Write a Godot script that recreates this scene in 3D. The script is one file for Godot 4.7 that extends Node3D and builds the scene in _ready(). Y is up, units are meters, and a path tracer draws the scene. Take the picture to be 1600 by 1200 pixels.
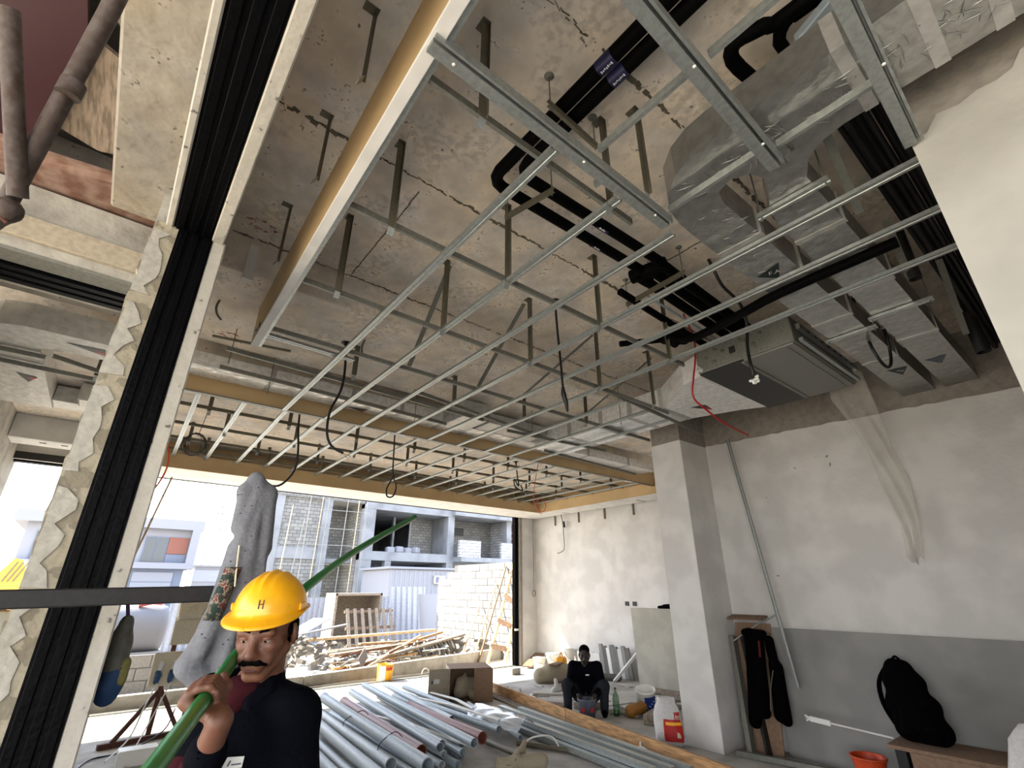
extends Node3D
# A villa under construction: suspended-ceiling framing, ducts and pipes overhead, a worker with a green pipe below.
var M := {}
var T := {}
var names := {}
var rng := RandomNumberGenerator.new()

# ---------------------------------------------------------------- mesh helpers
func nst(smooth := false) -> SurfaceTool:
	var st := SurfaceTool.new()
	st.begin(Mesh.PRIMITIVE_TRIANGLES)
	st.set_smooth_group(0 if smooth else -1)
	return st

func tri(st: SurfaceTool, a: Vector3, b: Vector3, c: Vector3, out: Vector3) -> void:
	var n := (c - a).cross(b - a)
	if n.dot(out) < 0.0:
		st.add_vertex(a); st.add_vertex(c); st.add_vertex(b)
	else:
		st.add_vertex(a); st.add_vertex(b); st.add_vertex(c)

func quad(st: SurfaceTool, a: Vector3, b: Vector3, c: Vector3, d: Vector3, out: Vector3) -> void:
	tri(st, a, b, c, out); tri(st, a, c, d, out)

# box by centre, size; optional basis and bevel
func bx(st: SurfaceTool, c: Vector3, s: Vector3, bs := Basis(), bev := 0.0) -> void:
	var h := s * 0.5
	if bev <= 0.0:
		for ax in 3:
			for sg in [-1.0, 1.0]:
				var n := Vector3(); n[ax] = sg
				var u := (ax + 1) % 3
				var v := (ax + 2) % 3
				var q := []
				for k in [[-1, -1], [1, -1], [1, 1], [-1, 1]]:
					var pt := Vector3(); pt[ax] = sg * h[ax]; pt[u] = k[0] * h[u]; pt[v] = k[1] * h[v]
					q.append(c + bs * pt)
				quad(st, q[0], q[1], q[2], q[3], bs * n)
		return
	var b: float = min(bev, min(h.x, min(h.y, h.z)) * 0.95)
	for ax in 3:
		for sg in [-1.0, 1.0]:
			var n := Vector3(); n[ax] = sg
			var u := (ax + 1) % 3
			var v := (ax + 2) % 3
			var q := []
			for k in [[-1, -1], [1, -1], [1, 1], [-1, 1]]:
				var pt := Vector3(); pt[ax] = sg * h[ax]; pt[u] = k[0] * (h[u] - b); pt[v] = k[1] * (h[v] - b)
				q.append(c + bs * pt)
			quad(st, q[0], q[1], q[2], q[3], bs * n)
	for ax in 3:
		var u := (ax + 1) % 3
		var v := (ax + 2) % 3
		for su in [-1.0, 1.0]:
			for sv in [-1.0, 1.0]:
				var q := []
				for k in [[-1.0, 0], [1.0, 0], [1.0, 1], [-1.0, 1]]:
					var pt := Vector3(); pt[ax] = k[0] * (h[ax] - b)
					pt[u] = su * (h[u] - (b if k[1] == 1 else 0.0)); pt[v] = sv * (h[v] - (0.0 if k[1] == 1 else b))
					q.append(c + bs * pt)
				var n := Vector3(); n[u] = su; n[v] = sv
				quad(st, q[0], q[1], q[2], q[3], bs * n)
	for sx in [-1.0, 1.0]:
		for sy in [-1.0, 1.0]:
			for sz in [-1.0, 1.0]:
				var p1 := Vector3(sx * h.x, sy * (h.y - b), sz * (h.z - b))
				var p2 := Vector3(sx * (h.x - b), sy * h.y, sz * (h.z - b))
				var p3 := Vector3(sx * (h.x - b), sy * (h.y - b), sz * h.z)
				tri(st, c + bs * p1, c + bs * p2, c + bs * p3, bs * Vector3(sx, sy, sz))

# box by corners
func bb(st: SurfaceTool, a: Vector3, b: Vector3, bev := 0.0) -> void:
	bx(st, (a + b) * 0.5, (b - a).abs(), Basis(), bev)

# bar of rectangular section between two points
func bar(st: SurfaceTool, a: Vector3, b: Vector3, w: float, h: float, up := Vector3.UP, bev := 0.0) -> void:
	var z := (b - a).normalized()
	var x := up.cross(z)
	if x.length() < 0.001: x = Vector3.RIGHT.cross(z)
	x = x.normalized()
	var y := z.cross(x)
	bx(st, (a + b) * 0.5, Vector3(w, h, a.distance_to(b)), Basis(x, y, z), bev)

# extrude closed 2-D outline (x = side, y = up) from a to b
func extr(st: SurfaceTool, poly: PackedVector2Array, a: Vector3, b: Vector3, up := Vector3.UP) -> void:
	var z := (b - a).normalized()
	var x := up.cross(z)
	if x.length() < 0.001: x = Vector3.RIGHT.cross(z)
	x = x.normalized()
	var y := z.cross(x)
	var n := poly.size()
	var area := 0.0
	for i in n: area += poly[i].cross(poly[(i + 1) % n])
	var sg := 1.0 if area > 0.0 else -1.0
	for i in n:
		var p: Vector2 = poly[i]
		var q: Vector2 = poly[(i + 1) % n]
		var e := q - p
		var o := Vector2(e.y, -e.x) * sg
		var A := x * p.x + y * p.y
		var B := x * q.x + y * q.y
		quad(st, a + A, a + B, b + B, b + A, x * o.x + y * o.y)
	var ix := Geometry2D.triangulate_polygon(poly)
	for k in range(0, ix.size(), 3):
		var p := []
		for j in 3:
			var v: Vector2 = poly[ix[k + j]]
			p.append(x * v.x + y * v.y)
		tri(st, a + p[0], a + p[1], a + p[2], -z)
		tri(st, b + p[0], b + p[1], b + p[2], z)

func smooth_pts(pts: Array, sub: int) -> Array:
	if sub <= 1: return pts
	var out := []
	for i in pts.size() - 1:
		var p0: Vector3 = pts[max(i - 1, 0)]
		var p1: Vector3 = pts[i]
		var p2: Vector3 = pts[i + 1]
		var p3: Vector3 = pts[min(i + 2, pts.size() - 1)]
		for k in sub: out.append(p1.cubic_interpolate(p2, p0, p3, float(k) / sub))
	out.append(pts[-1])
	return out

# round tube along points; r may be float or array; wall > 0 leaves the ends open with a bore
func tube(st: SurfaceTool, pts: Array, r, sides := 8, sub := 1, wall := 0.0, cap := true) -> void:
	var n0 := pts.size()
	var P := smooth_pts(pts, sub)
	var n := P.size()
	var t0: Vector3 = (P[1] - P[0]).normalized()
	var u := t0.cross(Vector3.UP)
	if u.length() < 0.05: u = t0.cross(Vector3.RIGHT)
	u = u.normalized()
	var rings := []
	var inner := []
	for i in n:
		var t: Vector3 = (P[min(i + 1, n - 1)] - P[max(i - 1, 0)]).normalized()
		u = (u - t * u.dot(t)).normalized()
		var v := t.cross(u)
		var rr: float
		if r is Array:
			var f := float(i) / (n - 1) * (n0 - 1)
			var k: int = min(int(f), n0 - 2)
			rr = lerp(float(r[k]), float(r[k + 1]), f - k)
		else: rr = r
		var ring := []
		var ring2 := []
		for s in sides:
			var a := TAU * s / sides
			var d := u * cos(a) + v * sin(a)
			ring.append(P[i] + d * rr)
			ring2.append(P[i] + d * max(rr - wall, 0.0005))
		rings.append(ring); inner.append(ring2)
	for i in n - 1:
		for s in sides:
			var s2 := (s + 1) % sides
			var c: Vector3 = (P[i] + P[i + 1]) * 0.5
			var mid: Vector3 = (rings[i][s] + rings[i + 1][s2]) * 0.5
			st.set_smooth_group(0)
			quad(st, rings[i][s], rings[i][s2], rings[i + 1][s2], rings[i + 1][s], mid - c)
			if wall > 0.0:
				st.set_smooth_group(1)
				quad(st, inner[i][s], inner[i][s2], inner[i + 1][s2], inner[i + 1][s], c - mid)
	st.set_smooth_group(-1)
	for e in [0, n - 1]:
		var dirv: Vector3 = (P[0] - P[1]) if e == 0 else (P[n - 1] - P[n - 2])
		if wall > 0.0:
			for s in sides:
				var s2 := (s + 1) % sides
				quad(st, rings[e][s], rings[e][s2], inner[e][s2], inner[e][s], dirv)
		elif cap:
			for s in sides: tri(st, P[e], rings[e][s], rings[e][(s + 1) % sides], dirv)
	st.set_smooth_group(0)

# lathe: profile of Vector2(radius, y) about axis through c
func lathe(st: SurfaceTool, prof: Array, c: Vector3, sides := 20, bs := Basis()) -> void:
	for i in prof.size() - 1:
		var p: Vector2 = prof[i]
		var q: Vector2 = prof[i + 1]
		var e := q - p
		for s in sides:
			var a := TAU * s / sides
			var b := TAU * (s + 1) / sides
			var d1 := Vector3(cos(a), 0, sin(a))
			var d2 := Vector3(cos(b), 0, sin(b))
			var o := (d1 + d2).normalized() * e.y + Vector3(0, -e.x, 0)
			var A := c + bs * (d1 * p.x + Vector3(0, p.y, 0))
			var B := c + bs * (d2 * p.x + Vector3(0, p.y, 0))
			var C := c + bs * (d2 * q.x + Vector3(0, q.y, 0))
			var D := c + bs * (d1 * q.x + Vector3(0, q.y, 0))
			if p.x > 0.00001: tri(st, A, B, C, bs * o)
			if q.x > 0.00001: tri(st, A, C, D, bs * o)

# thick cloth or sheet from a grid of points g[row][col]
func sheet(st: SurfaceTool, g: Array, th: float, back: Vector3) -> void:
	var R := g.size()
	var C: int = g[0].size()
	var o := back.normalized() * th
	for i in R - 1:
		for j in C - 1:
			quad(st, g[i][j], g[i][j + 1], g[i + 1][j + 1], g[i + 1][j], -o)
			quad(st, g[i][j] + o, g[i][j + 1] + o, g[i + 1][j + 1] + o, g[i + 1][j] + o, o)
	for j in C - 1:
		quad(st, g[0][j], g[0][j + 1], g[0][j + 1] + o, g[0][j] + o, g[0][j] - g[1][j])
		quad(st, g[R - 1][j], g[R - 1][j + 1], g[R - 1][j + 1] + o, g[R - 1][j] + o, g[R - 1][j] - g[R - 2][j])
	for i in R - 1:
		quad(st, g[i][0], g[i + 1][0], g[i + 1][0] + o, g[i][0] + o, g[i][0] - g[i][1])
		quad(st, g[i][C - 1], g[i + 1][C - 1], g[i + 1][C - 1] + o, g[i][C - 1] + o, g[i][C - 1] - g[i][C - 2])

# part of a sack: ellipse section a, b along U, V; rows of [y, scale]; angles th0..th1
func sack_skin(st: SurfaceTool, c: Vector3, U: Vector3, V: Vector3, a: float, b: float, rows: Array, th0: float, th1: float, off: float, n := 24) -> void:
	var g := []
	for r in rows:
		var line := []
		for j in n + 1:
			var th := lerpf(th0, th1, float(j) / n)
			var w := 1.0 + 0.05 * sin(th * 3.0 + r[0] * 17.0) + 0.03 * sin(th * 7.0 - r[0] * 31.0)
			line.append(c + U * cos(th) * (a * r[1] * w + off) + V * sin(th) * (b * r[1] * w + off) + Vector3(0, r[0], 0))
		g.append(line)
	for i in g.size() - 1:
		for j in n:
			var m: Vector3 = (g[i][j] + g[i + 1][j + 1]) * 0.5
			quad(st, g[i][j], g[i][j + 1], g[i + 1][j + 1], g[i + 1][j], Vector3(m.x - c.x, 0, m.z - c.z))

# flat polygon of any outline with thickness: pts coplanar, extruded by vector o
func plate(st: SurfaceTool, pts: Array, o: Vector3) -> void:
	var n := pts.size()
	var c := Vector3()
	for q in pts: c += q
	c /= n
	var nn := o.normalized()
	var x: Vector3 = (pts[1] - pts[0]).normalized()
	var y := nn.cross(x)
	var poly := PackedVector2Array()
	for q in pts: poly.append(Vector2((q - c).dot(x), (q - c).dot(y)))
	var area := 0.0
	for i in n: area += poly[i].cross(poly[(i + 1) % n])
	var sg := 1.0 if area > 0.0 else -1.0
	for i in n:
		var e := poly[(i + 1) % n] - poly[i]
		var ov := (x * e.y - y * e.x) * sg
		quad(st, pts[i], pts[(i + 1) % n], pts[(i + 1) % n] + o, pts[i] + o, ov)
	var ix := Geometry2D.triangulate_polygon(poly)
	for k in range(0, ix.size(), 3):
		tri(st, pts[ix[k]], pts[ix[k + 1]], pts[ix[k + 2]], -o)
		tri(st, pts[ix[k]] + o, pts[ix[k + 1]] + o, pts[ix[k + 2]] + o, o)

# ---------------------------------------------------------------- smooth bodies: capsules and ellipsoids joined, meshed as surface nets
# each bone: [a, b, ra, rb] or ellipsoid [centre, radii, basis]; optional last float = own blend
func blob(st: SurfaceTool, bones: Array, cell: float, k := 0.03) -> void:
	var lo := Vector3(1e9, 1e9, 1e9)
	var hi := -lo
	for b in bones:
		if b.size() >= 4:
			var r: float = max(b[2], b[3])
			for e in 2:
				lo = lo.min(b[e] - Vector3.ONE * r); hi = hi.max(b[e] + Vector3.ONE * r)
		else:
			var r: float = max(b[1].x, max(b[1].y, b[1].z))
			lo = lo.min(b[0] - Vector3.ONE * r); hi = hi.max(b[0] + Vector3.ONE * r)
	lo -= Vector3.ONE * cell * 2.5; hi += Vector3.ONE * cell * 2.5
	var nx := int((hi.x - lo.x) / cell) + 2
	var ny := int((hi.y - lo.y) / cell) + 2
	var nz := int((hi.z - lo.z) / cell) + 2
	var f := PackedFloat32Array()
	f.resize(nx * ny * nz)
	f.fill(1.0)
	for b in bones:
		var cap: bool = b.size() >= 4
		var blo: Vector3
		var bhi: Vector3
		var m := k + cell * 2.0
		var A: Vector3 = b[0]
		var r1 := 0.0
		var r2 := 0.0
		var ab := Vector3()
		var l2 := 1.0
		var inv := Basis()
		var rad := Vector3.ONE
		var rmin := 1.0
		if cap:
			r1 = b[2]; r2 = b[3]; ab = b[1] - A; l2 = max(ab.length_squared(), 1e-9)
			var r: float = max(r1, r2) + m
			blo = A.min(b[1]) - Vector3.ONE * r; bhi = A.max(b[1]) + Vector3.ONE * r
		else:
			rad = b[1]; inv = (b[2] as Basis).inverse()
			rmin = min(rad.x, min(rad.y, rad.z))
			var r: float = max(rad.x, max(rad.y, rad.z)) + m
			blo = A - Vector3.ONE * r; bhi = A + Vector3.ONE * r
		var x0: int = max(0, int((blo.x - lo.x) / cell)); var x1: int = min(nx - 1, int((bhi.x - lo.x) / cell) + 1)
		var y0: int = max(0, int((blo.y - lo.y) / cell)); var y1: int = min(ny - 1, int((bhi.y - lo.y) / cell) + 1)
		var z0: int = max(0, int((blo.z - lo.z) / cell)); var z1: int = min(nz - 1, int((bhi.z - lo.z) / cell) + 1)
		for z in range(z0, z1 + 1):
			for y in range(y0, y1 + 1):
				var row := (z * ny + y) * nx
				var p := lo + Vector3(x0, y, z) * cell
				for x in range(x0, x1 + 1):
					var d: float
					if cap:
						var pa := p - A
						var t := clampf(pa.dot(ab) / l2, 0.0, 1.0)
						d = (pa - ab * t).length() - lerpf(r1, r2, t)
					else:
						var q := (inv * (p - A)) / rad
						var ql := q.length()
						var g := (q / rad).length()
						d = ql * (ql - 1.0) / g if g > 1e-6 else -rmin
					var o := f[row + x]
					var hh := maxf(k - absf(o - d), 0.0) / k
					f[row + x] = minf(o, d) - hh * hh * k * 0.25
					p.x += cell
	# surface nets
	var idx := PackedInt32Array()
	idx.resize(nx * ny * nz)
	idx.fill(-1)
	var vs := PackedVector3Array()
	var sy := nx
	var sz := nx * ny
	var off := [0, 1, sy, sy + 1, sz, sz + 1, sz + sy, sz + sy + 1]
	var eds := [[0, 1], [2, 3], [4, 5], [6, 7], [0, 2], [1, 3], [4, 6], [5, 7], [0, 4], [1, 5], [2, 6], [3, 7]]
	var cpos := []
	for q in 8: cpos.append(Vector3(q & 1, (q >> 1) & 1, (q >> 2) & 1))
	for z in nz - 1:
		for y in ny - 1:
			var base := (z * ny + y) * nx
			for x in nx - 1:
				var i := base + x
				var s0 := f[i] < 0.0
				if (f[i + 1] < 0.0) == s0 and (f[i + sy] < 0.0) == s0 and (f[i + sy + 1] < 0.0) == s0 and (f[i + sz] < 0.0) == s0 and (f[i + sz + 1] < 0.0) == s0 and (f[i + sz + sy] < 0.0) == s0 and (f[i + sz + sy + 1] < 0.0) == s0: continue
				var acc := Vector3()
				var cnt := 0
				for e in eds:
					var va := f[i + off[e[0]]]
					var vb := f[i + off[e[1]]]
					if (va < 0.0) != (vb < 0.0):
						acc += (cpos[e[0]] as Vector3).lerp(cpos[e[1]], va / (va - vb)); cnt += 1
				idx[i] = vs.size()
				vs.append(lo + (Vector3(x, y, z) + acc / cnt) * cell)
	for z in range(1, nz - 1):
		for y in range(1, ny - 1):
			var base := (z * ny + y) * nx
			for x in range(1, nx - 1):
				var i := base + x
				var s0 := f[i] < 0.0
				for ax in 3:
					var st1: int = [1, sy, sz][ax]
					if (f[i + st1] < 0.0) == s0: continue
					var u: int = [sy, sz, 1][ax]
					var v: int = [sz, 1, sy][ax]
					var a := idx[i]; var b := idx[i - u]; var c := idx[i - u - v]; var d := idx[i - v]
					if a < 0 or b < 0 or c < 0 or d < 0: continue
					var o := Vector3(); o[ax] = 1.0 if s0 else -1.0
					quad(st, vs[a], vs[b], vs[c], vs[d], o)

# ---------------------------------------------------------------- scene helpers
func nm(n: String) -> String:
	if not names.has(n):
		names[n] = 0
		return n
	names[n] += 1
	return "%s_%03d" % [n, names[n]]

func tag(o: Node, label: String, cat: String, group := "", kind := "") -> Node:
	if label: o.set_meta("label", label)
	if cat: o.set_meta("category", cat)
	if group: o.set_meta("group", group)
	if kind: o.set_meta("kind", kind)
	return o

# a mesh node; top-level when parent is null. World-space shapes hang under an unrotated thing with its base taken off
func mi(called: String, st: SurfaceTool, m: Material, parent: Node3D = null, local := false) -> MeshInstance3D:
	st.generate_normals()
	var o := MeshInstance3D.new()
	o.mesh = st.commit()
	o.material_override = m
	o.cast_shadow = GeometryInstance3D.SHADOW_CASTING_SETTING_ON
	if parent == null:
		o.name = nm(called); add_child(o)
	else:
		o.name = called; parent.add_child(o, true)
		if not local and parent.get_parent() == self and not (parent is MeshInstance3D): o.position = -parent.position
	return o

func inst(called: String, mesh: Mesh, m: Material, parent: Node3D, tr: Transform3D) -> MeshInstance3D:
	var o := MeshInstance3D.new()
	o.mesh = mesh; o.material_override = m; o.name = called
	parent.add_child(o, true); o.transform = tr
	return o

func thing(called: String, label: String, cat: String, at := Vector3(), group := "") -> Node3D:
	var o := Node3D.new()
	o.name = nm(called); add_child(o); o.position = at
	tag(o, label, cat, group)
	return o

func struc(called: String, st: SurfaceTool, m: Material, parent: Node3D = null, label := "") -> MeshInstance3D:
	var o := mi(called, st, m, parent)
	if parent == null:
		o.set_meta("kind", "structure")
		if label: o.set_meta("label", label)
	return o

func sgroup(called: String, label := "") -> Node3D:
	var o := Node3D.new()
	o.name = nm(called); add_child(o); o.set_meta("kind", "structure")
	if label: o.set_meta("label", label)
	return o

func dup(root: Node3D, at: Vector3, label := "", turn := 0.0) -> Node3D:
	var base := String(root.name).rstrip("0123456789").rstrip("_")
	var r: Node3D = root.duplicate()
	r.name = nm(base); add_child(r); r.position = at; r.rotation.y = turn
	if label: r.set_meta("label", label)
	return r

func lettering(txt: String, size: float, m: Material, parent: Node3D, tr: Transform3D, called := "lettering", depth := 0.001, fnt := "Droid Sans") -> void:
	var t := TextMesh.new()
	t.text = txt; t.depth = depth; t.font_size = 32; t.pixel_size = size / 32.0
	var f := SystemFont.new(); f.font_names = PackedStringArray([fnt]); t.font = f
	var o := MeshInstance3D.new()
	o.mesh = t; o.material_override = m; o.name = called
	parent.add_child(o, true); o.transform = tr

# ---------------------------------------------------------------- materials
func ntex(sd: int, freq: float, cols: Array, offs: Array, oct := 4, size := 512, type := FastNoiseLite.TYPE_SIMPLEX_SMOOTH) -> NoiseTexture2D:
	var n := FastNoiseLite.new()
	n.seed = sd; n.frequency = freq; n.noise_type = type; n.fractal_octaves = oct
	var g := Gradient.new()
	g.offsets = PackedFloat32Array(offs); g.colors = PackedColorArray(cols)
	var t := NoiseTexture2D.new()
	t.width = size; t.height = size; t.seamless = true; t.noise = n; t.color_ramp = g; t.generate_mipmaps = false
	return t

func nrm(sd: int, freq: float, strength: float, oct := 4, size := 512, type := FastNoiseLite.TYPE_SIMPLEX_SMOOTH) -> NoiseTexture2D:
	var n := FastNoiseLite.new()
	n.seed = sd; n.frequency = freq; n.noise_type = type; n.fractal_octaves = oct
	var t := NoiseTexture2D.new()
	t.width = size; t.height = size; t.seamless = true; t.noise = n; t.as_normal_map = true; t.bump_strength = strength; t.generate_mipmaps = false
	return t

func grey(v: float) -> Color: return Color(v, v, v)

func mat(key: String, c: Color, rough := 0.8, metal := 0.0, tex: Texture2D = null, scale := Vector3.ONE, ntx: Texture2D = null, nscale := 1.0, world := true) -> StandardMaterial3D:
	var m := StandardMaterial3D.new()
	m.albedo_color = c; m.roughness = rough; m.metallic = metal
	if tex: m.albedo_texture = tex
	if ntx:
		m.normal_enabled = true; m.normal_texture = ntx; m.normal_scale = nscale
	if tex or ntx:
		m.uv1_triplanar = true; m.uv1_world_triplanar = world; m.uv1_scale = scale
	M[key] = m
	return m

func slab_texture() -> ImageTexture:
	var S := 768
	var ims := []
	for a in [[11, 0.004, 4], [12, 0.014, 5], [13, 0.05, 3], [14, 0.09, 2], [15, 0.006, 3]]:
		var n := FastNoiseLite.new()
		n.seed = a[0]; n.frequency = a[1]; n.fractal_octaves = a[2]; n.noise_type = FastNoiseLite.TYPE_SIMPLEX_SMOOTH
		ims.append(n.get_seamless_image(S, S).get_data())
	var buf := PackedByteArray()
	buf.resize(S * S * 3)
	var d0: PackedByteArray = ims[0]; var d1: PackedByteArray = ims[1]; var d2: PackedByteArray = ims[2]; var d3: PackedByteArray = ims[3]; var d4: PackedByteArray = ims[4]
	for i in S * S:
		var tone := 0.84 + (d0[i] / 255.0 - 0.5) * 0.16 + (d1[i] / 255.0 - 0.5) * 0.12
		var warm := (d4[i] / 255.0 - 0.5) * 0.08
		# splashes of grout: dark flecks that cluster
		var clus := smoothstep(0.60, 0.85, d1[i] / 255.0)
		var fl := smoothstep(0.70, 0.78, d3[i] / 255.0) * clus
		var st := smoothstep(0.54, 0.82, d0[i] / 255.0 * 0.6 + d2[i] / 255.0 * 0.4)
		tone *= 1.0 - 0.5 * fl - 0.14 * st
		buf[i * 3] = int(clampf(tone * (1.0 + warm), 0.0, 1.0) * 255.0)
		buf[i * 3 + 1] = int(clampf(tone * (0.972 + warm * 0.5), 0.0, 1.0) * 255.0)
		buf[i * 3 + 2] = int(clampf(tone * (0.94 - warm * 0.4), 0.0, 1.0) * 255.0)
	return ImageTexture.create_from_image(Image.create_from_data(S, S, false, Image.FORMAT_RGB8, buf))

# courses of blocks for walls too far away to build block by block
func block_texture(a: Color, b: Color, j: Color) -> ImageTexture:
	var im := Image.create(256, 256, false, Image.FORMAT_RGB8)
	im.fill(j)
	var r2 := RandomNumberGenerator.new(); r2.seed = 5
	for row in 8:
		for col in range(-1, 4):
			var x := col * 64 + (32 if row % 2 == 1 else 0)
			im.fill_rect(Rect2i(x + 2, row * 32 + 2, 60, 28), a.lerp(b, r2.randf()))
	return ImageTexture.create_from_image(im)

func make_materials() -> void:
	T.mottle = ntex(1, 0.02, [grey(0.90), grey(0.96), grey(1.0)], [0.2, 0.5, 0.8], 5)
	T.blotch = ntex(2, 0.006, [grey(0.84), grey(0.94), grey(1.0)], [0.2, 0.5, 0.85], 5)
	T.fine = ntex(3, 0.09, [grey(0.78), grey(1.0)], [0.25, 0.75], 3)
	T.spots = ntex(4, 0.03, [grey(0.97), grey(1.0), grey(0.97), grey(0.60), grey(0.5)], [0.0, 0.4, 0.80, 0.86, 1.0], 4)
	T.grain = ntex(5, 0.012, [grey(0.74), grey(0.90), grey(1.0)], [0.25, 0.5, 0.75], 5)
	T.plaster = ntex(6, 0.012, [Color(0.80, 0.78, 0.74), Color(0.82, 0.80, 0.76), Color(0.97, 0.95, 0.90), Color(1, 0.98, 0.94)], [0.0, 0.49, 0.515, 1.0], 5)
	T.rust = ntex(7, 0.018, [Color(0.74, 0.64, 0.58), Color(0.88, 0.83, 0.79), Color(1, 1, 1)], [0.2, 0.5, 0.8], 5)
	T.n_fine = nrm(21, 0.06, 3.0, 3)
	T.n_rough = nrm(22, 0.02, 6.0, 5)
	T.n_foil = nrm(23, 0.013, 14.0, 4, 512, FastNoiseLite.TYPE_CELLULAR)
	T.n_cloth = nrm(24, 0.012, 9.0, 3)
	mat("slab", Color(1.0, 0.98, 0.945), 0.9, 0.0, slab_texture(), Vector3.ONE * 0.42, T.n_rough, 0.4)
	mat("concrete", Color(0.66, 0.645, 0.61), 0.9, 0.0, T.blotch, Vector3.ONE * 0.9, T.n_rough, 0.6)
	mat("ridge", Color(0.40, 0.37, 0.31), 0.95, 0.0, T.mottle, Vector3.ONE * 3.0, T.n_rough, 0.8)
	mat("screed", Color(0.70, 0.685, 0.66), 0.95, 0.0, T.blotch, Vector3.ONE * 0.5, T.n_rough, 0.5)
	mat("sand", Color(0.80, 0.765, 0.70), 0.97, 0.0, T.blotch, Vector3.ONE * 0.35, T.n_rough, 0.6)
	mat("paint", Color(0.81, 0.80, 0.785), 0.85, 0.0, T.mottle, Vector3.ONE * 0.5, T.n_fine, 0.15)
	M.paint.albedo_texture = ntex(8, 0.006, [grey(0.94), grey(1.0)], [0.3, 0.7], 4)
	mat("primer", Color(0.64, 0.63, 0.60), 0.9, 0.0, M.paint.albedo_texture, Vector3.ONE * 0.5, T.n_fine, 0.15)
	mat("nook_concrete", Color(0.66, 0.645, 0.61), 0.9, 0.0, M.slab.albedo_texture, Vector3.ONE * 0.42, T.n_rough, 0.5)
	mat("red_mark", Color(0.58, 0.27, 0.24), 0.9)
	mat("render_grey", Color(0.55, 0.525, 0.49), 0.95, 0.0, T.mottle, Vector3.ONE * 0.8, T.n_rough, 0.5)
	mat("plaster", Color(0.63, 0.61, 0.56), 0.95, 0.0, T.plaster, Vector3.ONE * 1.3, T.n_rough, 0.7)
	mat("skim", Color(0.68, 0.665, 0.625), 0.95, 0.0, T.mottle, Vector3.ONE * 2.0, T.n_rough, 0.5)
	mat("band", Color(0.70, 0.68, 0.64), 0.9, 0.0, T.spots, Vector3.ONE * 0.8, T.n_rough, 0.4)
	mat("black_alu", Color(0.030, 0.030, 0.038), 0.42, 0.0, T.mottle, Vector3.ONE * 1.0, T.n_fine, 0.25)
	mat("galv", Color(0.66, 0.68, 0.67), 0.42, 0.75, T.mottle, Vector3.ONE * 2.5, T.n_fine, 0.12)
	mat("galv_dull", Color(0.52, 0.52, 0.49), 0.55, 0.6, T.mottle, Vector3.ONE * 2.5)
	mat("hanger", Color(0.42, 0.40, 0.34), 0.6, 0.4, T.mottle, Vector3.ONE * 3.0)
	mat("foil", Color(0.68, 0.68, 0.67), 0.30, 0.8, T.mottle, Vector3.ONE * 1.2, T.n_foil, 0.28)
	mat("foil_lit", Color(0.95, 0.95, 0.945), 0.30, 0.45, T.mottle, Vector3.ONE * 1.2, T.n_foil, 0.35)  # lightened copy of foil; bounced light on undersides put into the colour
	mat("foil_pale", Color(0.82, 0.81, 0.78), 0.5, 0.2, T.mottle, Vector3.ONE * 1.0, T.n_foil, 0.25)
	mat("foil_dull", Color(0.74, 0.735, 0.72), 0.45, 0.45, T.mottle, Vector3.ONE * 1.0, T.n_foil, 0.2)
	mat("tan_board", Color(0.77, 0.66, 0.49), 0.9, 0.0, T.mottle, Vector3.ONE * 0.3)
	M.tan_board.albedo_texture = ntex(9, 0.01, [grey(0.95), grey(1.0)], [0.3, 0.7], 3)
	mat("gypsum", Color(0.86, 0.855, 0.84), 0.9, 0.0, M.tan_board.albedo_texture, Vector3.ONE * 0.6)
	mat("rubber", Color(0.022, 0.022, 0.024), 0.62, 0.0, T.mottle, Vector3.ONE * 5.0, T.n_fine, 0.3)
	mat("conduit", Color(0.02, 0.02, 0.02), 0.45)
	mat("label_blue", Color(0.05, 0.06, 0.25), 0.5)
	mat("white_plastic", Color(0.85, 0.85, 0.83), 0.5)
	mat("red_cable", Color(0.62, 0.06, 0.06), 0.4)
	mat("orange_cable", Color(0.80, 0.30, 0.12), 0.45)
	mat("copper", Color(0.75, 0.62, 0.45), 0.4, 0.6)
	mat("sticker_green", Color(0.02, 0.10, 0.07), 0.5)
	mat("sticker_red", Color(0.65, 0.08, 0.10), 0.5)
	mat("fan_grey", Color(0.13, 0.125, 0.12), 0.5, 0.2)
	mat("pipe_dark", Color(0.06, 0.06, 0.06), 0.55)
	mat("plastic_film", Color(0.80, 0.78, 0.74, 0.24), 0.3, 0.0, null, Vector3.ONE)
	M.plastic_film.transparency = BaseMaterial3D.TRANSPARENCY_ALPHA
	mat("purple_ply", Color(0.20, 0.065, 0.10), 0.45, 0.0, ntex(31, 0.03, [grey(1.0), grey(0.98), Color(1.9, 1.7, 1.6)], [0.0, 0.72, 0.78], 4), Vector3(1.5, 1.5, 6))
	mat("old_ply", Color(0.58, 0.52, 0.46), 0.9, 0.0, T.grain, Vector3(6, 6, 0.8), T.n_rough, 0.4)
	mat("red_ply", Color(0.56, 0.47, 0.43), 0.9, 0.0, T.rust, Vector3.ONE * 0.8)
	mat("pine", Color(0.78, 0.60, 0.40), 0.8, 0.0, T.grain, Vector3(5, 5, 0.6), null)
	mat("pine_pale", Color(0.84, 0.72, 0.55), 0.85, 0.0, T.grain, Vector3(3, 3, 3))
	mat("red_dark", Color(0.38, 0.06, 0.06), 0.8)
	mat("wrap_film", Color(0.72, 0.74, 0.76, 0.35), 0.2)
	M.wrap_film.transparency = BaseMaterial3D.TRANSPARENCY_ALPHA
	mat("dusty_trousers", Color(0.16, 0.17, 0.19), 0.9, 0.0, T.mottle, Vector3.ONE * 6.0)
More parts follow.
